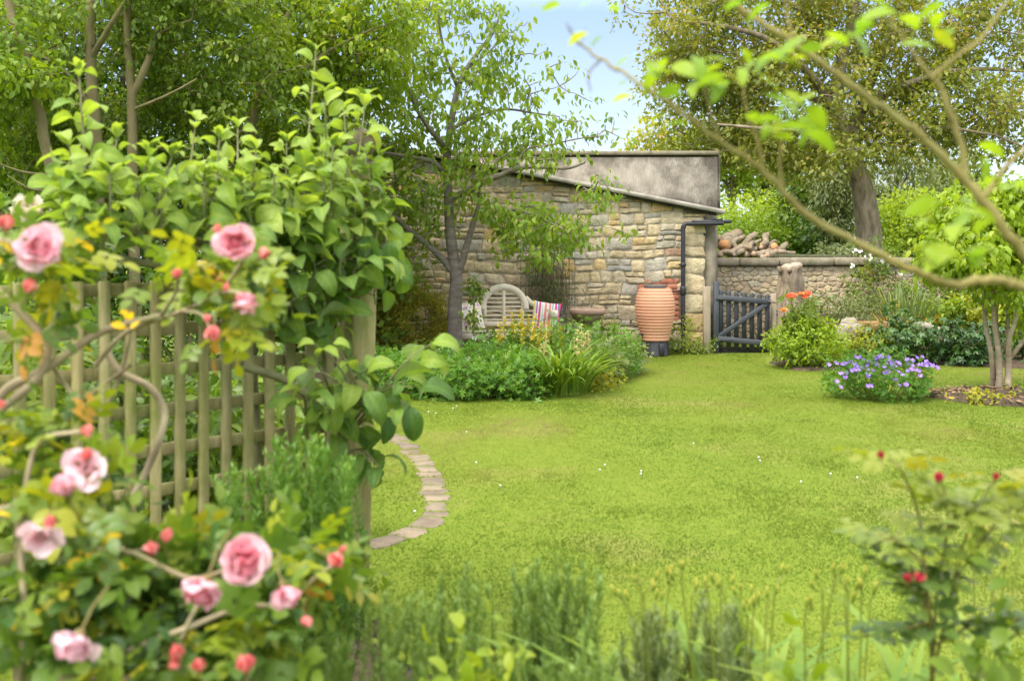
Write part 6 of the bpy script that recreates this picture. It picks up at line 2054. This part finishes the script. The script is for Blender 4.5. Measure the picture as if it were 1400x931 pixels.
for (u, v) in ((485, 215), (500, 205), (475, 225), (505, 225), (490, 240)):     # leaves round the ball finial
    c = onplane(u, v, 0.22)
    qq = np.array([c - A(0, 0, 0.06), c - A(0, 0, 0.03), c])
    aw.tubes(qq, [0.004, 0.003, 0.002], 5)
    leafy_shoot(qq, 3, 0.10, 0.08, 0.6, 0.7, 1.0, 0.3, False)
# the low spray in front of the post
lows = [((470, 600), (600, 480), .45, 6, .14, .6), ((470, 600), (430, 490), .40, 6, .12, .6), ((465, 610), (540, 560), .45, 6, .15, .3), ((460, 620), (450, 560), .38, 6, .14, .4), ((470, 620), (520, 640), .36, 7, .13, .25), ((465, 600), (555, 520), .5, 5, .15, .35), ((440, 590), (500, 505), .42, 6, .13, .6), ((420, 600), (415, 540), .35, 5, .13, .55)]
for (b_, t_, off, n_, s_, tn) in lows:
    a0, a1 = onplane(*b_, off=0.2), onplane(*t_, off=off)
    qq = smooth(np.array([a0, a0 * 0.5 + a1 * 0.5 + A(0, 0, 0.04), a1]), 6)
    aw.tubes(qq, np.linspace(0.006, 0.003, len(qq)), 6)
    leafy_shoot(qq, n_ + 4, s_ * 1.15, s_, tn + 0.1, tn + 0.1, 1.0, 0.2, False)
# hand placed large leaves that the photograph shows clearly at the right of the post
for (u, v, off, L, dx, dy, dz, tn, ty) in ((590, 470, .5, .15, 0.9, -0.1, 0.1, .75, 0), (540, 500, .5, .14, -0.9, -0.2, 0.15, .75, 0), (560, 555, .5, .15, 0.2, -0.3, -1, .1, 1), (575, 530, .5, .15, 0.9, -0.2, 0.0, .2, 1), (420, 505, .42, .12, -0.8, -0.2, -0.3, .75, 0), (430, 470, .42, .08, -0.9, -0.2, 0.2, .85, 0), (455, 470, .42, .08, 0.9, -0.2, 0.2, .85, 0), (500, 535, .48, .15, 0.5, -0.3, -0.6, .4, 1), (545, 370, .3, .13, 0.3, -0.1, -1, .5, 0), (530, 330, .3, .13, 0.15, -0.1, -1, .25, 1), (500, 320, .3, .15, 0.2, -0.2, -1, .3, 1)):
    lp = onplane(u, v, off)
    hub = onplane(500, 560, 0.36) if v > 450 else onplane(min(u, 505), v - 40, 0.12)
    aw.tubes(smooth(np.array([hub, hub * 0.4 + lp * 0.6 + A(0, 0, 0.03), lp]), 4), np.linspace(0.0045, 0.002, 9), 5)
    al.leaves(LEAF_BIG if ty == 0 else LEAF_BIG2, lp[None], A(dx, dy, dz), A(0, -0.6, 0.8), L, tn)
at_w = aw.build('trunk', M_applestem, at)
al.build('foliage', L_apple, at)

# ------------------------------------------------------------------ pink climbing roses
M_pink = petal_mat('pink_petal', [(0, (0.78, 0.24, 0.32)), (0.35, (0.84, 0.36, 0.44)), (0.7, (0.88, 0.50, 0.56)), (1, (0.90, 0.66, 0.70))], 0.35)
M_palepink = petal_mat('faded_pink_petal', [(0, (0.80, 0.36, 0.45)), (0.6, (0.86, 0.52, 0.59)), (1, (0.90, 0.68, 0.72))], 0.35)
M_coral = petal_mat('coral_bud', [(0, (0.74, 0.07, 0.10)), (0.5, (0.80, 0.16, 0.17)), (1, (0.83, 0.34, 0.30))], 0.3)
M_cane = surf_mat('old_rose_cane', (0.22, 0.17, 0.095), (0.40, 0.33, 0.21), 12, 0.85, 0.4, c3=(0.2, 0.2, 0.08), c3_scale=6)
L_rose = leaf_mat('rose_leaf', [(0, (0.035, 0.095, 0.022)), (0.4, (0.075, 0.155, 0.022)), (0.7, (0.17, 0.25, 0.018)), (0.9, (0.24, 0.26, 0.02)), (1, (0.33, 0.20, 0.035))], 0.42, 0.45, 0.4)
L_roseyel = leaf_mat('yellowed_rose_leaf', [(0, (0.50, 0.36, 0.01)), (1, (0.62, 0.48, 0.02))], 0.4)
rng = np.random.default_rng(831)
RB = A(-0.85, 1.85, 0)
rose = thing('climbing_rose', 'climbing rose with pink double blooms and coral buds in front of the trellis', 'rose', RB)
def cane(pts, r0, r1, Ys, n=6):
    qq = smooth(np.array([P(u, v, y) for (u, v), y in zip(pts, Ys)]), n)
    return qq, np.linspace(r0, r1, len(qq))
w = MB()
canes = [
 ([(-60, 640), (0, 541), (61, 505), (127, 460), (163, 446), (220, 432)], (2.0, 2.05, 2.1, 2.15, 2.2, 2.2), 0.011, 0.007),
 ([(-30, 380), (12, 411), (55, 455), (66, 480), (52, 515), (20, 545), (-40, 590)], (2.1, 2.1, 2.1, 2.1, 2.08, 2.05, 2.0), 0.009, 0.009),
 ([(145, 480), (165, 509), (204, 529), (225, 562), (218, 600), (200, 645), (176, 700), (170, 800), (160, 960)], (2.35, 2.35, 2.35, 2.35, 2.3, 2.3, 2.25, 2.1, 1.9), 0.0085, 0.009),
 ([(130, 500), (155, 470), (180, 450), (215, 437), (250, 425), (300, 400), (330, 360)], (2.25, 2.25, 2.25, 2.2, 2.2, 2.1, 2.0), 0.006, 0.004),
 ([(145, 560), (165, 510), (175, 470), (178, 450)], (2.3, 2.3, 2.3, 2.3), 0.006, 0.005),
 ([(60, 480), (85, 520), (110, 545), (150, 520), (178, 500)], (2.2, 2.3, 2.3, 2.3, 2.25), 0.005, 0.004),
 ([(-20, 700), (60, 690), (110, 745), (180, 755), (260, 790), (320, 775)], (1.8, 1.8, 1.8, 1.78, 1.75, 1.7), 0.006, 0.004),
 ([(50, 950), (110, 918), (170, 890), (250, 860), (330, 830), (390, 825), (430, 790), (462, 768)], (1.65, 1.65, 1.7, 1.7, 1.75, 1.8, 1.85, 1.9), 0.006, 0.0035),
 ([(20, 960), (35, 860), (28, 740), (40, 640), (60, 600), (110, 590)], (1.7, 1.7, 1.75, 1.8, 1.8, 1.8), 0.007, 0.004),
 ([(240, 960), (240, 900), (258, 850), (278, 815)], (1.7, 1.7, 1.7, 1.7), 0.005, 0.003),
 ([(330, 960), (337, 930), (337, 908)], (1.7, 1.7, 1.7), 0.004, 0.003),
 ([(-20, 330), (10, 330), (30, 345), (52, 345)], (1.9, 1.9, 1.9, 1.9), 0.005, 0.003),
 ([(220, 432), (240, 400), (243, 375)], (2.2, 2.1, 2.0), 0.004, 0.003), ([(250, 425), (275, 430), (290, 452)], (2.2, 2.1, 2.0), 0.004, 0.003),
 ([(180, 755), (207, 748), (228, 733)], (1.78, 1.85, 1.9), 0.004, 0.003), ([(300, 400), (325, 400), (338, 412)], (2.1, 2.0, 1.98), 0.004, 0.003),
]
allq = []
for (pts, Ys, r0, r1) in canes:
    qq, rr = cane(pts, r0, r1, Ys)
    w.tubes(qq, rr, 8)
    allq.append(qq)
for gx_ in ((-60, 640, 2.0), (-40, 590, 2.0), (-20, 700, 1.8), (-20, 330, 1.9)):      # canes come up out of the bed
    a = P(*gx_)
    qq = smooth(np.array([RB + A(rng.normal(0, .08), rng.normal(0, .08), 0), (RB + a) / 2 + A(-0.12, 0, 0.1), a]), 6)
    w.tubes(qq, np.linspace(0.012, 0.009, len(qq)), 8)
w.build('canes', M_cane, rose)
lw, yw = MB(), MB()
LB = [((285, 350), 60, 40, 2.05, 20, .66), ((235, 395), 40, 25, 2.1, 10, .66), ((300, 425), 55, 32, 2.05, 22, .68), ((20, 350), 34, 50, 1.95, 20, .66), ((10, 445), 22, 40, 2.0, 9, .6),
      ((40, 610), 60, 32, 1.85, 26, .68), ((60, 700), 80, 50, 1.75, 46, .56), ((150, 800), 110, 60, 1.75, 60, .5), ((40, 850), 80, 90, 1.7, 56, .42), ((260, 870), 90, 50, 1.72, 46, .55), ((370, 800), 60, 34, 1.82, 24, .62), ((428, 788), 34, 34, 1.9, 10, .68), ((180, 910), 120, 40, 1.65, 46, .5), ((355, 870), 55, 40, 1.75, 22, .55), ((230, 790), 60, 36, 1.8, 26, .6)]
for ((u, v), ru, rv, Y, n, tn) in LB:
    s_ = Y / FPX
    cs = sample_blobs([(P(u, v, Y), (ru * s_, 0.12, rv * s_), n)], rng, 0.1, 6.0)
    cs[:, 1] += 0.10
    tn = tn - 0.10
    clump_leaves(lw, ROSE_LEAF, cs, rng, 2, 0.04, 0.085, 0.15, tone0=tn, tone_c=0.2, tone_l=0.1, up=0.9)
for (u, v, Y, n) in ((125, 770, 1.74, 9), (140, 790, 1.74, 8), (165, 440, 2.0, 4), (178, 440, 2.0, 3), (45, 862, 1.68, 4), (58, 868, 1.68, 3), (20, 612, 1.8, 3), (10, 712, 1.7, 3), (165, 773, 1.75, 4), (8, 350, 1.9, 3), (120, 755, 1.75, 5)):
    n = (n + 1) // 2
    cs = np.array([P(u, v, Y)]) + rng.normal(0, 0.014, (n, 3))
    yw.leaves(leaf_tpl(0.6, 4, 0.2, 0.6), cs, rng.normal(0, 1, (n, 3)), A(0, -0.5, 1) + rng.normal(0, .5, (n, 3)), 0.034, rng.random(n))
lw.build('foliage', L_rose, rose)
yw.build('yellowed_leaves', L_roseyel, rose)

def bloom(u, v, px, Y, facing, mat, seed, style='full', parent=None, name='bloom'):
    rr = np.random.default_rng(seed)
    Y = Y * 0.92
    r_ = px * Y / FPX / 2
    w = MB()
    if style == 'full':
        double_bloom(w, rr, r_ * 1.02, ((1.0, 6, 1.45), (0.95, 7, 1.05), (0.8, 7, 0.7), (0.62, 6, 0.4), (0.42, 5, 0.15)))
    elif style == 'side':
        double_bloom(w, rr, r_ * 1.12, ((1.0, 6, 1.5), (0.95, 7, 1.0), (0.85, 6, 0.6), (0.7, 5, 0.3)))
    elif style == 'loose':
        double_bloom(w, rr, r_ * 1.15, ((1.0, 5, 1.5), (0.8, 4, 1.2), (0.35, 6, 0.6)))
    elif style == 'half':
        double_bloom(w, rr, r_ * 1.5, ((0.9, 6, 0.42), (0.85, 5, 0.25), (0.8, 4, 0.12)))
        for k in range(len(w.s)):
            w.s[k] = w.s[k] * 0.8
    else:
        double_bloom(w, rr, r_ * 2.0, ((0.85, 5, 0.22), (0.82, 4, 0.10), (0.75, 3, 0.05)), leaf_tpl(0.75, 5, -0.1, -0.95, 0.5, side=2))
    Rm = np.array(Vector(facing).to_track_quat('Z', 'Y').to_matrix())
    c = P(u, v, Y)
    shift = -r_ * (0.25 if style in ('full', 'loose', 'side') else 0.9)
    w.v = [(x + A(0, 0, shift)) @ Rm.T + c for x in w.v]
    b = w.build(name, mat, parent)
    g_ = MB()
    a = np.arange(5) / 5 * 6.283
    op = 0.5 if style == 'bud' else 1.4
    g_.leaves(leaf_tpl(0.3, 3, 0.1, -0.4, 0.3), np.zeros((5, 3)), np.column_stack([np.cos(a) * math.sin(op), np.sin(a) * math.sin(op), np.full(5, math.cos(op))]), A(0, 0, 1), r_ * (1.2 if style == 'bud' else 0.9), 0.4)
    g_.lathe([(0.001, -r_ * 0.5), (r_ * 0.25, -r_ * 0.35), (r_ * 0.28, -r_ * 0.1), (r_ * 0.1, 0.0)], (0, 0, 0), 8, 0.4)
    g_.tubes(np.array([A(0, 0, -r_ * 0.4), A(0, 0, -r_ * 1.6), A(0.01, 0.0, -r_ * 2.6)]), r_ * 0.045 + 0.0006, 6)
    g_.v = [(x + A(0, 0, shift)) @ Rm.T + c for x in g_.v]
    g_.build('sepals', M_stemr, b)
BL = [
 (54, 338, 64, 1.90, (0.5, -0.6, 0.35), M_palepink, 'side'), (322, 330, 58, 1.98, (0.1, -0.9, 0.15), M_pink, 'full'), (338, 413, 44, 1.98, (0.5, -0.6, 0.2), M_pink, 'half'),
 (118, 640, 56, 1.78, (0.3, -0.8, 0.4), M_palepink, 'loose'), (86, 660, 40, 1.72, (-0.1, -0.4, 0.8), M_pink, 'half'), (54, 738, 52, 1.70, (0.2, -0.7, -0.3), M_palepink, 'loose'),
 (333, 766, 72, 1.70, (0.25, -0.85, 0.35), M_pink, 'full'), (278, 806, 64, 1.70, (-0.1, -0.6, -0.6), M_pink, 'side'), (392, 820, 44, 1.80, (0.3, -0.5, -0.5), M_pink, 'half'), (103, 880, 62, 1.62, (-0.1, -0.7, -0.6), M_palepink, 'side')]
for k, b in enumerate(BL):
    bloom(b[0], b[1], b[2], b[3], b[4], b[5], 900 + k, b[6], rose)
BD = [(10, 303, 26, 1.9, (0.3, -.2, 1)), (40, 390, 24, 1.9, (0.3, -.4, .6)), (296, 312, 15, 2.0, (-.2, 0, 1)), (362, 347, 20, 2.0, (.7, -.2, .6)), (242, 373, 17, 2.0, (.1, -.3, 1)), (290, 456, 26, 2.0, (0, -.5, -.7)), (310, 392, 14, 2.0, (.2, -.2, 1)), (283, 435, 13, 2.0, (-.3, -.2, .8)), (2, 553, 15, 1.9, (0.6, -.4, .2)),
      (120, 588, 22, 1.8, (.7, -.3, .3)), (68, 712, 22, 1.7, (0, -.3, 1)), (228, 731, 22, 1.9, (.2, -.3, 1)), (207, 748, 25, 1.85, (-.1, -.5, .8)), (460, 766, 30, 1.9, (.5, -.4, -.1)), (468, 750, 12, 1.9, (.4, -.2, .8)), (418, 850, 18, 1.8, (.2, -.2, -1)), (240, 890, 30, 1.7, (0, -.5, .9)), (238, 908, 22, 1.7, (0, -.6, .3)), (272, 908, 24, 1.7, (.2, -.5, .8)), (337, 905, 32, 1.7, (.1, -.4, .9)), (118, 620, 18, 1.78, (0.1, -.3, 1))]
for k, b in enumerate(BD):
    bloom(b[0], b[1], b[2], b[3], b[4], M_coral, 950 + k, 'bud', rose, 'bud')

# ------------------------------------------------------------------ rosemary, lavender and other plants along the bottom
L_rosem = leaf_mat('rosemary_needle', [(0, (0.05, 0.115, 0.03)), (0.5, (0.095, 0.19, 0.045)), (1, (0.17, 0.28, 0.07))], 0.3, 0.35)
L_green_rosem = leaf_mat('green_needle', [(0, (0.035, 0.115, 0.022)), (0.5, (0.075, 0.195, 0.03)), (1, (0.15, 0.28, 0.05))], 0.3, 0.35)
def rosemary(label, base, stems, seed, mat=L_rosem, nl=0.030, per_m=620, name='rosemary', cat='herb', group='rosemary bushes in the foreground', lean=0.12, ndl=NEEDLE):
    """stems: list of tip points; needles ranked all the way up"""
    rng = np.random.default_rng(seed)
    t = thing(name, label, cat, base, group)
    w, lw = MB(), MB()
    for tip in stems:
        b = base + A(*( (tip - base)[:2] * 0.5 + rng.normal(0, 0.04, 2)), 0)
        b[2] = 0
        qq = smooth(np.array([b, b * 0.45 + tip * 0.55 + rng.normal(0, 0.035, 3) * [1, 1, 0], tip + rng.normal(0, 0.015, 3)]), 8)
        w.tubes(qq, np.linspace(0.003, 0.0010, len(qq)), 5)
        L = np.linalg.norm(tip - b)
        n = int(per_m * L)
        f = rng.uniform(0.25, 1.0, n)
        idx = f * (len(qq) - 1); k = np.clip(idx.astype(int), 0, len(qq) - 2)
        p = qq[k] + (qq[k + 1] - qq[k]) * (idx - k)[:, None]
        a = rng.uniform(0, 6.28, n)
        d = np.column_stack([np.cos(a), np.sin(a), rng.uniform(0.5, 1.5, n) + f * 0.8])
        lw.leaves(ndl, p, d, A(0, 0, 1) + rng.normal(0, .3, (n, 3)), nl * rng.uniform(0.7, 1.15, n) * (1.1 - 0.4 * f), np.clip(0.35 + 0.25 * f + rng.normal(0, 0.16, n), 0, 1))
    w.build('stems', M_stemg, t)
    lw.build('foliage', mat, t)
    return t
def tips(rng, u0, u1, vf, Y, n, dY=0.12):
    out = []
    for u in rng.uniform(u0, u1, n):
        y = Y + rng.normal(0, dY)
        out.append(P(u, vf(u) + abs(rng.normal(0, 30)), y))
    return out
rng = np.random.default_rng(851)
gp_ = lambda u, Y: A(P(u, 0, Y)[0], Y, 0)
rosemary('dense upright rosemary bush in the bottom centre before the lawn', gp_(758, 2.6), tips(rng, 700, 825, lambda u: 765 + abs(u - 760) * 0.5, 2.6, 46), 852, nl=0.034)
rosemary('rosemary with spaced upright sprigs left of the dense bush', gp_(630, 2.5), tips(rng, 590, 670, lambda u: 770 + abs(u - 625) * 0.7, 2.5, 16), 853)
rosemary('grey green rosemary sprigs beside the foot of the trellis post', gp_(545, 2.4), tips(rng, 505, 600, lambda u: 805 + abs(u - 530) * 0.2, 2.4, 20), 854)
rosemary('tall feathery green bush growing in front of the trellis below the apple leaves', gp_(400, 2.9), tips(rng, 300, 495, lambda u: 590 + abs(u - 420) * 0.5, 2.9, 70, 0.1), 855, L_green_rosem, nl=0.04, per_m=420)
rosemary('bushy pale rosemary at the bottom left of centre under the rose buds', gp_(430, 2.1), tips(rng, 365, 480, lambda u: 862 + abs(u - 430) * 0.3, 2.1, 40), 856, nl=0.032)
rosemary('silvery lavender tuft at the bottom right of the dense rosemary', gp_(885, 2.4), tips(rng, 835, 925, lambda u: 830 + abs(u - 880) * 0.3, 2.4, 22), 857, leaf_mat('lavender_leaf', [(0, (0.07, 0.125, 0.05)), (1, (0.15, 0.23, 0.10))], 0.3), nl=0.035, name='lavender', cat='lavender', group='lavender tufts in the foreground')
rosemary('silvery lavender tuft below the yellow buds at the bottom right', gp_(985, 2.35), tips(rng, 950, 1040, lambda u: 825 + abs(u - 980) * 0.3, 2.35, 20), 858, bpy.data.materials['lavender_leaf'], nl=0.035, name='lavender', cat='lavender', group='lavender tufts in the foreground')
rosemary('low rosemary sprigs across the bottom edge under the dense bush', gp_(700, 2.1), tips(rng, 520, 860, lambda u: 890, 2.1, 44), 859)
# yellow buds on thin branching stems
M_bud = petal_mat('yellow_green_bud', [(0, (0.14, 0.22, 0.03)), (0.6, (0.26, 0.32, 0.04)), (1, (0.50, 0.42, 0.07))], 0.3)
def bud_plant(label, base, heads, seed, Y):
    rng = np.random.default_rng(seed)
    t = thing('daylily', label, 'plant', base, 'budding daylilies in the foreground')
    w = MB()
    spots = []
    for (u, v) in heads:
        top = P(u, v, Y + rng.normal(0, 0.08))
        b = base + A(rng.normal(0, .05), rng.normal(0, .05), 0)
        qq = smooth(np.array([b, b * 0.5 + top * 0.5 + A(rng.normal(0, .02), 0, 0.02), top]), 5)
        w.tubes(qq, np.linspace(0.004, 0.002, len(qq)), 5)
        for k in range(rng.integers(2, 4)):
            e = top + A(rng.normal(0, 0.016), rng.normal(0, 0.012), rng.uniform(0.0, 0.03))
            w.tubes(np.array([qq[-2], top, e]), [0.002, 0.0016, 0.0014], 4)
            spots.append((e, unit(e - qq[-2])))
    w.build('stems', M_stemg, t)
    src = None
    for (e, d) in spots:
        if src is None:
            b_ = MB(); b_.lathe([(0.0005, 0), (0.0028, 0.005), (0.0042, 0.013), (0.0036, 0.021), (0.0008, 0.028)], base, 8, np.tile(np.repeat(np.linspace(0, 1, 5), 8), 1))
            src = b_.build('bud', M_bud, t)
            src.location = e - base; src.rotation_euler = face_euler(d)
        else:
            put(src, t, e, face_euler(d), rng.uniform(0.75, 1.2))
    strap_clump('', '', '', base, 46, 0.75, L_strap, seed + 1, 0.10, lean=0.7, tone0=0.6, child=t)
    return t
bud_plant('budding daylily with yellow tipped buds at the bottom right of centre', gp_(905, 2.35), [(880, 810), (897, 818), (915, 800), (932, 795), (860, 830), (876, 800), (945, 815)], 861, 2.35)
bud_plant('budding daylily on thin stalks in front of the middle of the lawn', gp_(1010, 2.3), [(968, 808), (985, 805), (1030, 830), (1048, 830), (1060, 800), (1010, 822), (990, 812), (1022, 845)], 862, 2.3)
bud_plant('budding daylily with slim green stalks left of the red rose', gp_(1130, 2.25), [(1125, 808), (1140, 798), (1160, 805), (1178, 810), (1190, 820), (1100, 840), (1155, 822)], 863, 2.25)
bud_plant('budding daylily at the right edge behind the red rose', gp_(1345, 2.3), [(1330, 760), (1350, 750), (1375, 765), (1395, 745), (1360, 790)], 864, 2.3)
for (lab, u, Y, n, L, sd) in (('low clump of strap leaves along the bottom edge right of the rosemary', 900, 2.15, 80, 0.80, 871), ('bright arching strap leaves at the bottom under the red rose', 1150, 2.1, 80, 0.82, 872), ('wide arching strap leaves at the bottom right corner', 1330, 2.1, 90, 0.86, 873), ('strap leaves at the bottom between the two lavender tufts', 1020, 2.15, 80, 0.78, 874)):
    strap_clump('strap_leaf_clump', lab, 'plant', gp_(u, Y), n, L, L_strap, sd, 0.16, lean=0.7, group='strap leaved clumps along the bottom', tone0=0.65)
for (lab, u, Y, h, ru, m_, sd) in (('low leafy green plant at the bottom right below the lavender', 1080, 2.0, 0.82, 0.2, L_bright, 881), ('broad leaved green plant in the bottom right corner', 1370, 1.8, 0.92, 0.24, L_mid, 882), ('small bright leaved plant at the bottom among the rosemary', 640, 2.0, 0.76, 0.13, L_bright, 883), ('bright leafy plant at the bottom below the red rose', 1230, 1.85, 0.86, 0.24, L_bright, 884)):
    p = gp_(u, Y)
    shrub('leafy_plant', lab, 'plant', p, [(p + A(0, 0, h * 0.5), (ru, 0.15, h * 0.5), 60)], m_, sd, per=6, r=0.06, size=0.05, tpl=LEAF_M, stems=10, stemmat=M_stemg, shell=0.2, group='leafy plants along the bottom', stem_r=0.004)

# ------------------------------------------------------------------ dark red rose at the lower right
L_redrose = leaf_mat('red_rose_leaf', [(0, (0.035, 0.085, 0.03)), (0.35, (0.07, 0.14, 0.035)), (0.65, (0.15, 0.22, 0.025)), (0.88, (0.20, 0.22, 0.03)), (1, (0.26, 0.13, 0.05))], 0.4, 0.45, 0.4)
M_crim = petal_mat('crimson_petal', [(0, (0.35, 0.01, 0.03)), (1, (0.52, 0.04, 0.07))], 0.25)
rng = np.random.default_rng(891)
RC = gp_(1275, 1.9)
rr_ = thing('red_rose', 'young rose bush with bronze green leaves and dark red buds at the lower right', 'rose', RC)
w, lw = MB(), MB()
stems = [[(1275, 990), (1272, 850), (1262, 760), (1255, 700), (1230, 640), (1204, 622)], [(1276, 900), (1282, 800), (1296, 720), (1290, 670), (1283, 652)], [(1276, 920), (1310, 770), (1330, 710), (1350, 670), (1362, 652)], [(1270, 840), (1250, 790), (1243, 770), (1240, 782)], [(1262, 770), (1225, 740), (1190, 735)], [(1300, 800), (1350, 730), (1390, 690), (1420, 680)], [(1278, 860), (1262, 800), (1256, 786)], [(1272, 850), (1230, 860), (1180, 870)], [(1280, 880), (1340, 850), (1400, 845)], [(1296, 720), (1320, 690), (1340, 700)]]
for s_ in stems:
    qq = smooth(np.array([P(u, min(v, 1400), 1.9 + rng.normal(0, 0.05)) for (u, v) in s_]), 6)
    if s_[0][1] > 980:
        qq[0] = RC
    w.tubes(qq, np.linspace(0.0045 if s_[0][1] > 980 else 0.003, 0.0014, len(qq)), 6)
    f = np.linspace(0.25, 1, 6)
    cs = qq[(f * (len(qq) - 1)).astype(int)]
    up_ = np.clip((900 - np.array([HZ + (CAMH - c[2]) / c[1] * FPX for c in cs])) / 260, 0, 1)
    for c, t_ in zip(cs, up_):
        a = rng.uniform(0, 6.28)
        lw.leaves(ROSE_LEAF, np.repeat(c[None], 2, 0), np.array([[math.cos(a), math.sin(a) * 0.8, 0.15], [math.cos(a + 2.5), math.sin(a + 2.5) * 0.8, 0.0]]), A(0, 0, 1) + rng.normal(0, 0.4, (2, 3)), rng.uniform(0.07, 0.10, 2), np.clip(0.22 + 0.5 * t_ + rng.normal(0, 0.10, 2), 0, 0.84))
w.build('stems', M_stemr, rr_)
lw.build('foliage', L_redrose, rr_)
for k, b in enumerate([(1283, 651, 17, 1.9, (0, -.2, 1)), (1204, 621, 13, 1.9, (-.2, -.2, 1)), (1362, 650, 13, 1.9, (.2, -.2, 1)), (1241, 789, 18, 1.88, (-.3, -.5, .7)), (1258, 788, 18, 1.88, (.5, -.5, .6))]):
    bloom(*b, M_crim, 980 + k, 'bud', rr_, 'bud')

# ------------------------------------------------------------------ overhanging branches of a small tree at the right, close to the camera
M_branch = surf_mat('olive_green_branch', (0.165, 0.135, 0.038), (0.28, 0.235, 0.08), 16, 0.75, 0.4, c3=(0.17, 0.18, 0.05), c3_scale=8, spec=0.3)
L_near = leaf_mat('fresh_near_leaf', [(0, (0.10, 0.22, 0.03)), (0.5, (0.17, 0.30, 0.025)), (1, (0.30, 0.36, 0.03))], 0.5)
rng = np.random.default_rng(899)
NB0 = A(1.32, 1.75, 0)
nt = thing('near_tree', 'small tree whose thick olive branches with sparse fresh leaves reach across the view', 'tree', NB0)
q = lambda u, v, Y=1.55: P(u, v, Y)
w = MB()
def limb(pts, r0, r1, n=6):
    qq = smooth(np.array(pts), n)
    qq[1:-1] += rng.normal(0, r0 * 0.10, (len(qq) - 2, 3))
    w.tubes(qq, np.linspace(r0, r1, len(qq)) * 0.62, 12)
    return qq
fork = q(1560, 430, 1.6)
limb([NB0, NB0 * 0.5 + fork * 0.5 + A(0.10, 0, 0), fork + A(0.05, 0, -0.06), fork], 0.034, 0.022)
limb([fork + A(0.05, 0, -0.08), fork + A(0.12, 0.05, 0.25), fork + A(0.10, 0.1, 0.7), fork + A(0.2, 0.1, 1.2)], 0.028, 0.008)
b1 = limb([fork, q(1480, 410), q(1400, 392), q(1365, 383), q(1335, 384), q(1300, 390), q(1250, 370), q(1180, 336), q(1110, 298), q(1060, 250), q(1018, 214), q(955, 172), q(900, 130), q(850, 100, 1.6), q(805, 70, 1.65), q(785, 50, 1.65), q(775, 32, 1.65)], 0.0145, 0.0028)
b2 = limb([fork, q(1470, 410), q(1400, 345), q(1345, 275), q(1305, 230), q(1265, 192), q(1225, 160), q(1160, 115), q(1080, 58), q(1030, 25), q(985, -8), q(930, -50)], 0.0145, 0.006)
limb([q(1322, 250), q(1312, 190), q(1285, 120), q(1265, 95), q(1235, 55), q(1205, 10)], 0.009, 0.003)
limb([q(1272, 108), q(1305, 80), q(1340, 55), q(1365, 20), q(1390, -20)], 0.006, 0.003)
limb([q(1345, 270), q(1370, 235), q(1400, 205), q(1440, 170)], 0.008, 0.004)
limb([q(1044, 238), q(1038, 200), q(1022, 155), q(1016, 115)], 0.005, 0.0025)
limb([q(1070, 256), q(1066, 220), q(1070, 190)], 0.0045, 0.003)
limb([q(1086, 60), q(1078, 30), q(1072, -5)], 0.005, 0.003)
limb([q(985, 195), q(970, 150), q(962, 110)], 0.0042, 0.002)
limb([q(790, 62, 1.65), q(800, 48, 1.65), q(800, 38, 1.65)], 0.0018, 0.001)
limb([q(822, 82, 1.65), q(808, 95, 1.65), q(804, 110, 1.65), q(808, 126, 1.65)], 0.0035, 0.002)
tr = w.build('branches', M_branch, nt)
w = MB()
NL = leaf_tpl(0.42, 6, 0.2, 0.9, 0.42, side=1)
def nl(u, v, n, L, Y=1.5, sp=16, tn=0.38):
    c = np.array([P(u + rng.normal(0, sp), v + rng.normal(0, sp * 0.55), Y + rng.normal(0, 0.04)) for _ in range(n)])
    a = rng.uniform(0, 6.28, n)
    d = np.column_stack([np.cos(a), np.sin(a) * 0.5, rng.uniform(-0.5, 0.25, n)])
    w.leaves(NL, c - d * L * 0.3, d, A(0, 0, 1) + rng.normal(0, .4, (n, 3)), L * rng.uniform(0.7, 1.15, n), np.clip(tn + rng.normal(0, .2, n), 0, 1))
for (u, v, n, L) in ((815, 48, 2, .045), (830, 12, 2, .04), (745, 2, 2, .045), (885, 68, 1, .04), (888, 92, 2, .05), (940, 98, 5, .065), (975, 105, 4, .06), (1010, 105, 3, .05), (1020, 95, 2, .05), (1065, 72, 5, .065), (1080, 132, 4, .06), (1060, 160, 6, .065), (1075, 185, 5, .06), (1108, 162, 3, .06), (870, 125, 2, .045), (890, 160, 2, .05), (1180, 45, 3, .06), (1215, 20, 3, .06), (1265, 60, 3, .05), (1290, 15, 3, .05), (1330, 300, 4, .06), (1290, 310, 3, .055), (1275, 340, 3, .055), (1265, 285, 2, .05), (1330, 340, 4, .06), (1390, 250, 3, .05), (1000, 75, 2, .05), (925, 130, 2, .045), (1040, 20, 2, .05), (1130, 55, 2, .05), (1100, 50, 2, .055), (1340, 210, 2, .05)):
    nl(u, v, n, L)
w.build('foliage', L_near, nt)
